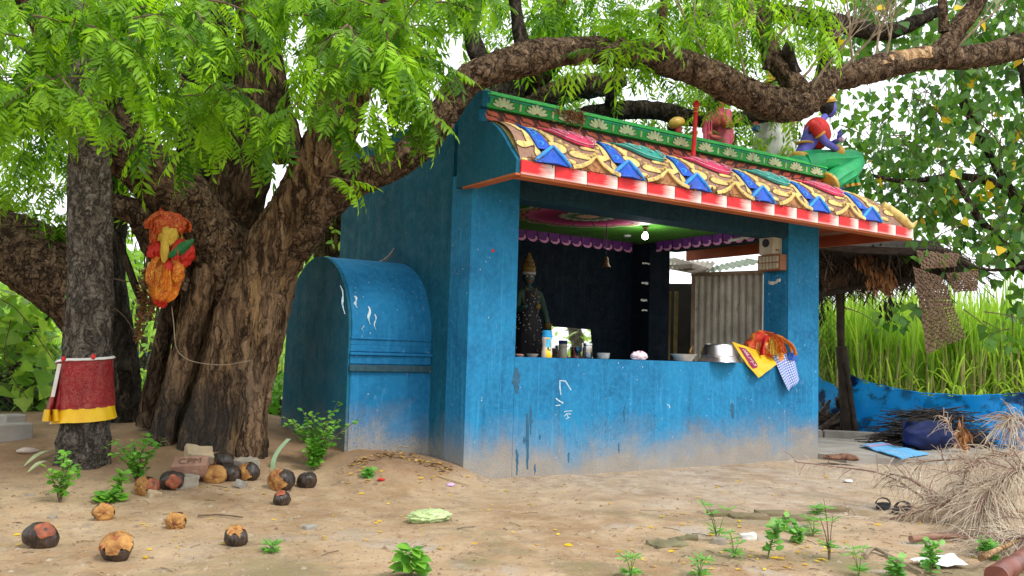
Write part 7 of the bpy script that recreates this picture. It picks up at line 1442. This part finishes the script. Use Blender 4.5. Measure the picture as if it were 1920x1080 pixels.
# plants
def plant(name, label, px, py, h, kind, n=8, spread=.6, leaf=.06, cat='plant', stems=6, m=None):
    b = gpt(px, py); th_ = thing(name, label, cat, b); q = MB(); lv = []
    for k in range(stems):
        a = rnd.uniform(0, 2*PI); s = spread*rnd.uniform(.2, 1); hh = h*rnd.uniform(.55, 1.0); path = crom([tuple(b-Vector((0, 0, .01))), tuple(b+Vector((math.cos(a)*s*h*.35, math.sin(a)*s*h*.35, hh*.55))), tuple(b+Vector((math.cos(a)*s*h, math.sin(a)*s*h, hh)))], 8); q.tube(path, [.006*(1-.09*i)*max(.5, h/.4) for i in range(9)], 5)
        for j in range(n):
            t_ = .2+.8*(j+rnd.random()*.6)/n; i = min(7, int(t_*8)); p = Vector(path[i]).lerp(Vector(path[i+1]), min(1, t_*8-i)); la = j*2.4+k; d = Vector((math.cos(la), math.sin(la), rnd.uniform(-.15, .5)))
            if kind == 'compound':
                for z in (-.5, 0, .5): lv.append((0, basis((math.cos(la+z), math.sin(la+z), rnd.uniform(-.5, .3)), (rnd.uniform(-.6, .6), rnd.uniform(-1, .3), .8), rnd.uniform(-.4, .4)), leaf*1.5*rnd.uniform(.8, 1.2), p+d*leaf*.3))
            elif kind == 'star':
                if j == n-1 or j % 3 == 0:
                    for z in range(7): lv.append((1, basis((math.cos(la+z*.9), math.sin(la+z*.9), rnd.uniform(-.1, .6)), (rnd.uniform(-.3, .3), -.5, 1)), leaf*1.5*rnd.uniform(.7, 1.1), p))
            else:
                for z in range(4): lv.append((0, basis((math.cos(la+z*1.6), math.sin(la+z*1.6), rnd.uniform(-.3, .7)), (rnd.uniform(-.4, .4), rnd.uniform(-1.1, .2), 1), rnd.uniform(-.4, .4)), leaf*1.45*rnd.uniform(.7, 1.2), p+Vector((rnd.gauss(0, .012), rnd.gauss(0, .012), rnd.gauss(0, .012)))))
    q.build('stems', TWIG if h > .3 else mt('green_stem', (.12, .20, .05)), th_, smooth=60)
    narrow = ([(x, y*.42, z) for x, y, z in OVAL[0]], OVAL[1], OVAL[2]); round_ = ([(x, y*1.5, z) for x, y, z in OVAL[0]], OVAL[1], OVAL[2]); mm = m or LEAF_SHRUB; mes = [leaf_data('leaf', round_, mm), leaf_data('leaf', narrow, mm)]
    rnd.shuffle(lv)
    for l in lv[:40]: put_leaf('leaf', mes[l[0]], l, th_)
    if len(lv) > 40: scatter('foliage', [round_, narrow], lv[40:], mm, th_)
    return th_
plant('shrub', 'small round leaved shrub with fresh green tufts beside the vault', 596, 872, .50, 'tuft', 7, .8, .034, 'shrub', 14); plant('shrub', 'lower leafy tuft in front of the shrub by the vault', 588, 882, .24, 'tuft', 7, .5, .034, 'shrub', 9)
plant('shrub', 'light green bushy seedling at the left foot of the big trunk', 258, 905, .36, 'tuft', 7, .7, .030, 'shrub', 10); plant('seedling', 'green seedling with notched leaves in front of the grey trunk', 112, 942, .34, 'tuft', 6, .45, .034, 'seedling', 5); plant('seedling', 'little upright seedling left of the fruit pile', 222, 934, .20, 'tuft', 5, .3, .032, 'seedling', 3); plant('seedling', 'flat tuft of green leaves beside the small torn fruit', 205, 942, .07, 'tuft', 4, 1.2, .045, 'seedling', 4)
plant('seedling', 'dark green seedling at the bottom edge of the yard', 770, 1084, .16, 'compound', 5, .35, .055, 'seedling', 3, LEAF_SHRUB)
for k, (px, py, h, kd, lab) in enumerate([(1345, 1015, .26, 'star', 'tall spiky weed behind the others left of the leafy weed'), (1438, 1048, .28, 'tuft', 'round leaved bright green weed in the right foreground'), (1555, 1050, .32, 'star', 'tall spiky weed nearest the dead branch'), (1525, 1006, .12, 'star', 'small spiky weed beside the sunken bricks'), (1376, 1046, .14, 'star', 'thin feathery weed just left of the round leaved weed'), (1310, 1084, .12, 'star', 'feathery weed cut by the bottom edge, left'), (1182, 1084, .15, 'star', 'lone feathery weed at the bottom edge in mid yard'), (1610, 1082, .16, 'star', 'bright feathery weed at the bottom edge, middle'), (1680, 1084, .12, 'tuft', 'leafy weed cluster at the bottom edge, right'), (1745, 1078, .20, 'tuft', 'broad leaved dark weed in front of the white paper'), (1495, 1018, .12, 'tuft', 'little round weed right of the leafy weed'), (1532, 965, .06, 'star', 'tiny weed near the sunken bricks'), (1860, 1050, .15, 'tuft', 'broad leaves under the dead needles at the right'), (510, 1036, .05, 'star', 'tiny grass tuft in the left yard'), (692, 895, .06, 'tuft', 'tiny green sprout at the foot of the vault')]): plant('weed', lab, px, py, h, kd, 6 if kd == 'tuft' else 4, .45, .045 if kd == 'star' else .032, 'weed', 3, LEAF_WEED)
# leaf blade and grey-green strip by the shrub
q = MB(); g0 = gpt(516, 880); q.sheet(lambda a, b: g0+RT*(.13*b*b-.02+.035*(a-.5))+Vector((0, 0, .005+.22*b))+Vector((0, .05*b, 0)), 3, 10, thick=.002); tag(q.build('leaf_blade', mt('grey_green_blade', (.30, .42, .26), (.20, .32, .17)), origin=g0), 'pale grey green strap leaf curving up beside the shrub', 'leaf')
for (a, b, lab) in [((45, 878), (105, 850), 'long pale dry leaf blade on the heap left of the grey trunk'), ((52, 890), (100, 872), 'greenish fallen leaf blade below the pale one')]:
    p, e = gpt(*a), gpt(*b); s = Vector((-(e-p).y, (e-p).x, 0)).normalized()*.022; q = MB(); q.sheet(lambda u, v: p.lerp(e, v)+s*(2*u-1)*math.sin(PI*(.06+.9*v))+Vector((0, 0, .015+.04*math.sin(PI*v))), 3, 10, thick=.002); tag(q.build('leaf_blade', mt('dry_blade', (.42, .44, .24), (.30, .33, .16)), origin=p), lab, 'leaf')
p = gpt(52, 850); q = MB(); crumple(q, p+Vector((0, 0, .02)), (.07, .03, .022), 4, 16, 10, .4, 2.2); tag(q.build('paper', mt('grey_paper', (.55, .46, .38)), origin=p), 'scrap of greyish paper on the heap at the far left', 'paper')
# fallen yellow leaves: single things
fl = leaf_data('fallen_leaf', ([(x, y*1.1, z*.7) for x, y, z in OVAL[0]], OVAL[1], OVAL[2]), LEAF_YELLOW); spots = []
for (x0, x1, y0, y1, n) in [(1180, 1600, 950, 1075, 62), (640, 860, 862, 915, 26), (560, 1300, 900, 1060, 40), (20, 620, 900, 1070, 24), (1500, 1860, 940, 1060, 22), (880, 1560, 890, 960, 24)]: spots += [(rnd.uniform(x0, x1), rnd.uniform(y0, y1)) for _ in range(n)]
spots += [(402, 974), (525, 945), (535, 968), (330, 1015), (280, 989), (1250, 966), (806, 955)]
for i, (px, py) in enumerate(spots):
    p = gpt(px, py); o = bpy.data.objects.new('fallen_leaf', fl); C.objects.link(o); a = rnd.uniform(0, 2*PI); M_ = basis((math.cos(a), math.sin(a), rnd.uniform(-.05, .15)), (rnd.uniform(-.45, .45), rnd.uniform(-.45, .45), 1)); s = rnd.uniform(.025, .055); o.matrix_world = Matrix.LocRotScale(p+Vector((0, 0, .008)), M_.to_quaternion(), Vector((s, s, s))); tag(o, 'small yellow leaf fallen on the bare earth', 'leaf', 'fallen yellow leaves')
# pebbles, crumbs, twigs
q = MB()
for k in range(4200):
    px, py = rnd.uniform(-40, 1960), 872+210*rnd.random()**.8; p = gpt(px, py)
    if p.x > .02 and p.y > -.02 and p.x < 4.4: continue
    s = rnd.uniform(.003, .010) if rnd.random() < .92 else rnd.uniform(.010, .022); v = [Vector((rnd.uniform(.7, 1.3)*s*x, rnd.uniform(.7, 1.3)*s*y, rnd.uniform(.5, .9)*s*z)) for x, y, z in ((1, 0, 0), (0, 1, 0), (-1, 0, 0), (0, -1, 0), (0, 0, 1), (0, 0, -1))]; q.add([p+w for w in v], [(0, 1, 4), (1, 2, 4), (2, 3, 4), (3, 0, 4), (1, 0, 5), (2, 1, 5), (3, 2, 5), (0, 3, 5)], 0 if rnd.random() < .7 else 1)
tag(q.build('pebbles', [mt('clod', (.27, .18, .11), (.18, .12, .075), 30, .95, .2), mt('pale_pebble', (.36, .30, .22), (.24, .19, .14), 30, .9, .2)], smooth=0, fix=False), 'scattered pebbles and clods over the bare earth', 'pebbles', kind='stuff')
q = MB()
for k in range(420):
    px, py = (rnd.uniform(-20, 1940), rnd.uniform(885, 1085)) if k < 330 else (rnd.uniform(1150, 1900), rnd.uniform(960, 1085)); p = gpt(px, py)
    if p.x > .02 and p.y > -.02 and p.x < 4.4: continue
    a = rnd.uniform(0, PI); L = rnd.uniform(.012, .05) if rnd.random() < .8 else rnd.uniform(.05, .14); d = Vector((math.cos(a), math.sin(a), 0))*L; e = p+d; e.z = H(e.x, e.y); q.tube([p+Vector((0, 0, .004)), p.lerp(e, .5)+Vector((0, 0, .008)), e+Vector((0, 0, .004))], rnd.uniform(.001, .0022), 4, rnd.randrange(2), False)
tag(q.build('ground_litter', [TWIG, mt('straw_bit', (.42, .33, .18))], smooth=0, fix=False), 'bits of twig and straw littering the bare earth', 'litter', kind='stuff')
q = MB()
for k in range(150):
    t_ = rnd.random(); px = 655+190*t_; py = 868-18*math.sin(PI*min(1, t_*1.15))**2+rnd.uniform(-3, 10)+22*max(0, t_-.72)*4*.4; p = gpt(px, py); a = rnd.uniform(0, 2*PI); L = rnd.uniform(.02, .06); d = Vector((math.cos(a), math.sin(a), rnd.uniform(-.1, .35)))*L; s = Vector((-d.y, d.x, rnd.uniform(-.01, .01)))*.28; c = p+Vector((0, 0, .012)); q.add([c, c+d*.5+s, c+d, c+d*.5-s], [(0, 1, 2, 3)], rnd.randrange(2))
tag(q.build('dead_leaf_litter', [DRYLEAF, mt('golden_dead_leaf', (.52, .32, .06), (.36, .2, .04))], smooth=0, fix=False), 'drift of brown and golden dead leaves at the foot of the vault', 'leaf litter', kind='stuff')
def stick(name, label, pts, r, m, cat='stick', lift=.01):
    P = [gpt(a, b)+Vector((0, 0, r+lift)) for a, b in pts]; q = MB(); q.tube(crom([tuple(p) for p in P], 14), [r*(1-.03*k) for k in range(15)], 8, 0, True, barky(pts[0][0], .1)) if r < .02 else q.tube(crom([tuple(p) for p in P], 24), [r*(1-.012*k) for k in range(25)], 18, 0, True, barky(pts[0][0], .10) if r > .045 else (lambda a, t, p, rr: rr*.10*nz(p.x*8, p.y*8, p.z*8))); return tag(q.build(name, m, origin=P[0], smooth=60), label, cat)
stick('twig', 'thin dark twig lying under a yellow leaf in the left yard', [(370, 972), (410, 970), (455, 975)], .006, TWIG); stick('twig', 'broken stem of a dry branch lying in front of the vault', [(738, 862), (748, 850), (765, 852)], .007, TWIG_GREY, lift=.05); stick('twig', 'straw coloured stalk lying below the corner of the shrine', [(820, 895), (850, 905), (880, 915)], .005, mt('straw_bit', (.42, .33, .18)))
stick('stick', 'bent pale stick lying in the weeds at the bottom right', [(1622, 1050), (1640, 1036), (1690, 1062), (1730, 1082)], .012, TWIG_GREY); stick('stick', 'reddish half buried log under the dead branch', [(1708, 1020), (1760, 1016), (1830, 1018)], .019, mt('red_wood', (.30, .17, .11), (.2, .1, .07))); stick('stick', 'pale peeled stick pointing right at the right edge', [(1872, 967), (1930, 965)], .012, WOOD_BARE); stick('stick', 'pale peeled stick in the lower right corner beside the red brown log', [(1840, 1076), (1880, 1055), (1930, 1030)], .018, WOOD_BARE, lift=.06); stick('log', 'glossy red brown log in the lower right corner', [(1868, 1110), (1900, 1085), (1960, 1040)], .048, mt('red_brown_bark', (.20, .065, .045), (.12, .04, .03), 7, .45, .3), 'log', .02); stick('stick', 'thin brown stick behind the dead needles', [(1905, 930), (1960, 922)], .012, WOOD_BARE)
# plastic bag, papers
p = gpt(808, 978); q = MB(); crumple(q, p+Vector((0, .02, .028)), (.135, .08, .040), 2.7, 44, 22, .42, 2.6)
for i, v in enumerate(q.v): q.v[i] = (v[0], v[1], max(v[2], H(v[0], v[1])+.002))
t = NT('thin_green_plastic'); t.set(t.mix(t.noise(t.pos('Object'), 12, 4), (.42, .58, .22), (.66, .74, .46)), .25, spec=.5); tr_ = t.n('BsdfTransparent', Color=(.86, .92, .7, 1)); ms_ = t.n('MixShader', i0=.30, i1=t.b.outputs[0], i2=tr_); t.t.links.new(ms_.outputs[0], t.out.inputs[0]); tag(q.build('plastic_bag', t.mat, origin=p, smooth=50), 'crumpled pale green plastic bag lying on the bare earth', 'plastic bag')
p = gpt(845, 912); q = MB(); crumple(q, p+Vector((0, 0, .012)), (.035, .02, .014), 6, 14, 8, .4); tag(q.build('wrapper', mt('lilac_paper', (.62, .42, .68)), origin=p), 'tiny lilac wrapper on the earth by the shrine corner', 'wrapper'); p = gpt(715, 902); q = MB(); crumple(q, p+Vector((0, 0, .01)), (.03, .02, .01), 9, 14, 8, .4); tag(q.build('wrapper', CLOTH_RED, origin=p), 'tiny red wrapper on the earth below the vault', 'wrapper')
p = gpt(1738, 1058); q = MB(); q.sheet(lambda a, b: Vector((p.x+.22*(a-.5)+.05*b, p.y+.12*(b-.5)-.10*a, H(p.x, p.y)+.02+.015*nz(a*3, b*3)+.03*a*b)), 10, 6, thick=.002); tag(q.build('paper', mt('white_paper', (.82, .82, .84), (.74, .74, .77)), origin=p, smooth=60), 'sheet of white paper lying among the weeds at the lower right', 'paper')
p = gpt(1590, 905); q = MB(); crumple(q, p+Vector((0, 0, .015)), (.05, .03, .014), 2, 12, 8, .4); tag(q.build('paper', WHITE, origin=p), 'small white scrap below the slab edge', 'paper')
# cloths on the slab
cs = [at(1612, 838, Z=top+.004), at(1652, 834, Z=top+.004), at(1742, 853, Z=top+.004), at(1690, 862, Z=top+.004)]
def slabcloth(a, b):
    p = (cs[0]*(1-a)+cs[3]*a)*(1-b)+(cs[1]*(1-a)+cs[2]*a)*b; return Vector((p.x, p.y, top+.012+.016*abs(math.sin(a*7+b))*(1-a)+.012*nz(a*4, b*4)+.012))
bcl = thing('folded_cloth', 'sky blue cloth lying flat on the concrete slab', 'cloth', cs[3]); q = MB(); q.sheet(slabcloth, 24, 12, thick=.012); q.build('cloth', CLOTH_SKY, bcl, smooth=60); q = MB(); q.sheet(lambda a, b: slabcloth(.16+.10*a, b)+Vector((0, 0, .004)), 4, 12); q.build('purple_stripe', mt('purple_stripe', (.26, .16, .36), (.45, .36, .55), 40, .8), bcl, smooth=60)
p = at(1585, 862, Z=top); q = MB()
for k in range(7): crumple(q, p+Vector((rnd.uniform(-.16, .16), rnd.uniform(-.10, .10), .022)), (rnd.uniform(.06, .11), rnd.uniform(.05, .08), rnd.uniform(.022, .04)), k*2.3, 22, 12, .4, 2.4)
for i, v in enumerate(q.v): q.v[i] = (v[0], v[1], max(v[2], top+.003))
tag(q.build('rag', CLOTH_BROWN, origin=p, smooth=60), 'crumpled brown rag on the slab beside the shrine', 'cloth')
# sandals
SAN = mt('black_rubber', (.03, .028, .03), (.015, .014, .016), 9, .6)
for (px, py, yaw, lab) in [(1655, 955, 25, 'black sandal partly clear of the dead needles, the left one'), (1690, 962, 10, 'black sandal under the dead needles, the right one')]:
    g0 = gpt(px, py); sa = thing('sandal', lab, 'sandal', g0, 'pair of black sandals'); Mx = Matrix.Rotation(R(yaw), 3, 'Z'); ol = [(.14*math.cos(a)*1.0, (.045+.012*math.cos(a))*math.sin(a)) for a in [2*PI*k/20 for k in range(20)]]; q = MB(); q.prism([g0+Mx @ Vector((x, y, .012)) for x, y in ol], (0, 0, .022)); q.build('sole', SAN, sa, smooth=30)
    q = MB(); q.sheet(lambda a, b: g0+Mx @ Vector((.02+.05*(b-.5)+.02*math.sin(PI*a), .052*math.cos(PI*a), .034+.045*math.sin(PI*a))), 12, 3, thick=.004); q.build('strap', SAN, sa, smooth=60)
# dead needle branches in the right foreground
def deadbranch(label, pts, r0, nn, L, lift=.0, droop=1.0):
    P = crom([(*at(a, b, D=d),) for a, b, d in pts], 40); P = [Vector(p) for p in P]; th_ = thing('dead_branch', label, 'branch', P[0], 'dry needle branches heaped at the right'); q = MB(); q.tube(P, [r0*(1-.8*k/40)+.0025 for k in range(41)], 7); nd = MB()
    for k in range(int(nn*1.25)):
        t_ = rnd.random()**.9*39.9; i = int(t_); p = P[i].lerp(P[i+1], t_-i); t2 = (P[i+1]-P[i]).normalized(); s = t2.orthogonal().normalized(); an = rnd.uniform(0, 2*PI); d = (t2*rnd.uniform(-.1, 1.1)+(s*math.cos(an)+t2.cross(s)*math.sin(an))*rnd.uniform(.5, 1.1)+Vector((0, 0, .12))).normalized(); l = L*rnd.uniform(.45, 1.3); n_ = 5; w = .0018; pts2 = []; dr = droop*rnd.uniform(.15, 1.0); sw = Vector((rnd.uniform(-.3, .3), rnd.uniform(-.3, .3), 0))
        for j in range(n_+1): u = j/n_; c = p+d*l*u*(1-.25*u)+sw*l*u*u+Vector((0, 0, -l*dr*.8*u*u)); c.z = max(c.z, H(c.x, c.y)+.004); pts2.append(c)
        nd.tube(pts2, [w*1.3, w*1.2, w*1.1, w, w*.9, w*.6], 3, 0, False)
        if k % 9 == 0:
            q.tube([p, p+d*l*.5, p+d*l*.9+Vector((0, 0, -l*.15))], [.0035, .003, .002], 5)
    q.build('stem', DEADWOOD, th_, smooth=60, fix=False); o = nd.build('needles', NEEDLE, th_, smooth=60, fix=False); o['kind'] = 'stuff'
deadbranch('reddish arched dead branch coming in from the right edge', [(1990, 846, 6.1), (1900, 852, 6.0), (1845, 856, 6.0), (1818, 876, 5.9), (1802, 915, 5.9), (1808, 930, 5.9)], .014, 230, .26)
deadbranch('long dead branch reaching left over the sandals', [(1960, 850, 5.9), (1880, 888, 5.8), (1826, 912, 5.8), (1762, 946, 5.8), (1690, 968, 5.9), (1605, 988, 6.0), (1555, 1000, 6.1)], .013, 240, .20)
deadbranch('grey dead branch slanting down to the right edge', [(1990, 1040, 5.0), (1920, 1008, 5.2), (1840, 980, 5.5), (1784, 954, 5.8), (1740, 930, 6.0)], .022, 200, .2)
deadbranch('thick broken pale branch in the middle of the heap', [(1780, 945, 5.9), (1742, 922, 6.1), (1708, 899, 6.3), (1660, 885, 6.5)], .018, 90, .2)
deadbranch('thin dead branch reaching farthest left over the slab edge', [(1790, 960, 6.1), (1742, 940, 6.3), (1692, 907, 6.5), (1645, 886, 6.7), (1560, 874, 6.9), (1490, 866, 7.0)], .008, 90, .16)
deadbranch('drooping mass of dead needles at the right edge', [(1990, 800, 5.4), (1930, 870, 5.4), (1880, 900, 5.4), (1850, 930, 5.4), (1838, 990, 5.3), (1836, 1020, 5.2)], .010, 420, .34, 0, 1.3)
deadbranch('dead branch standing up at the right edge above the tarpaulin foot', [(1800, 840, 6.3), (1780, 800, 6.3), (1768, 782, 6.3)], .007, 26, .16)
deadbranch('tuft of dead needles high at the right edge', [(1990, 830, 5.6), (1935, 800, 5.6), (1900, 782, 5.6), (1885, 800, 5.6)], .008, 130, .2)
deadbranch('dark low dead branch at the bottom right', [(1990, 1000, 4.9), (1900, 1010, 4.9), (1840, 1030, 4.9), (1800, 1070, 4.9)], .010, 220, .24)
deadbranch('dead branch along the tarpaulin foot at the right', [(1990, 880, 6.2), (1900, 880, 6.2), (1830, 862, 6.3), (1780, 862, 6.4), (1700, 868, 6.6)], .008, 150, .2)
# trees behind the photographer, seen only in the mirror
bt = Vector((8.6, -8.2, H(8.6, -8.2))); tb2 = thing('shade_tree', 'broad leafy tree across the yard, mirrored behind the cups', 'tree', bt); q = MB(); q.tube(crom([tuple(bt-Vector((0, 0, .2))), (8.7, -8.2, 1.6), (8.6, -8.3, 2.8)], 20), [.3-.008*k for k in range(21)], 14, 0, True, barky(77)); q.build('trunk', BARK_GREY, tb2, smooth=60)
lf = []
while len(lf) < 900:
    v = Vector((rnd.gauss(0, 1.6), rnd.gauss(0, 1.2), rnd.gauss(0, 1.1)))
    if nz(v.x*.9, v.y*.9, v.z*.9) > -.1: lf.append((0, basis((rnd.uniform(-1, 1), rnd.uniform(-1, 1), rnd.uniform(-1, .4)), (rnd.uniform(-1, 1), rnd.uniform(-1, 1), 1)), rnd.uniform(.18, .34), Vector((8.6, -8.2, 2.9))+v))
scatter('crown', [OVAL], lf, LEAF_BUSH, tb2)
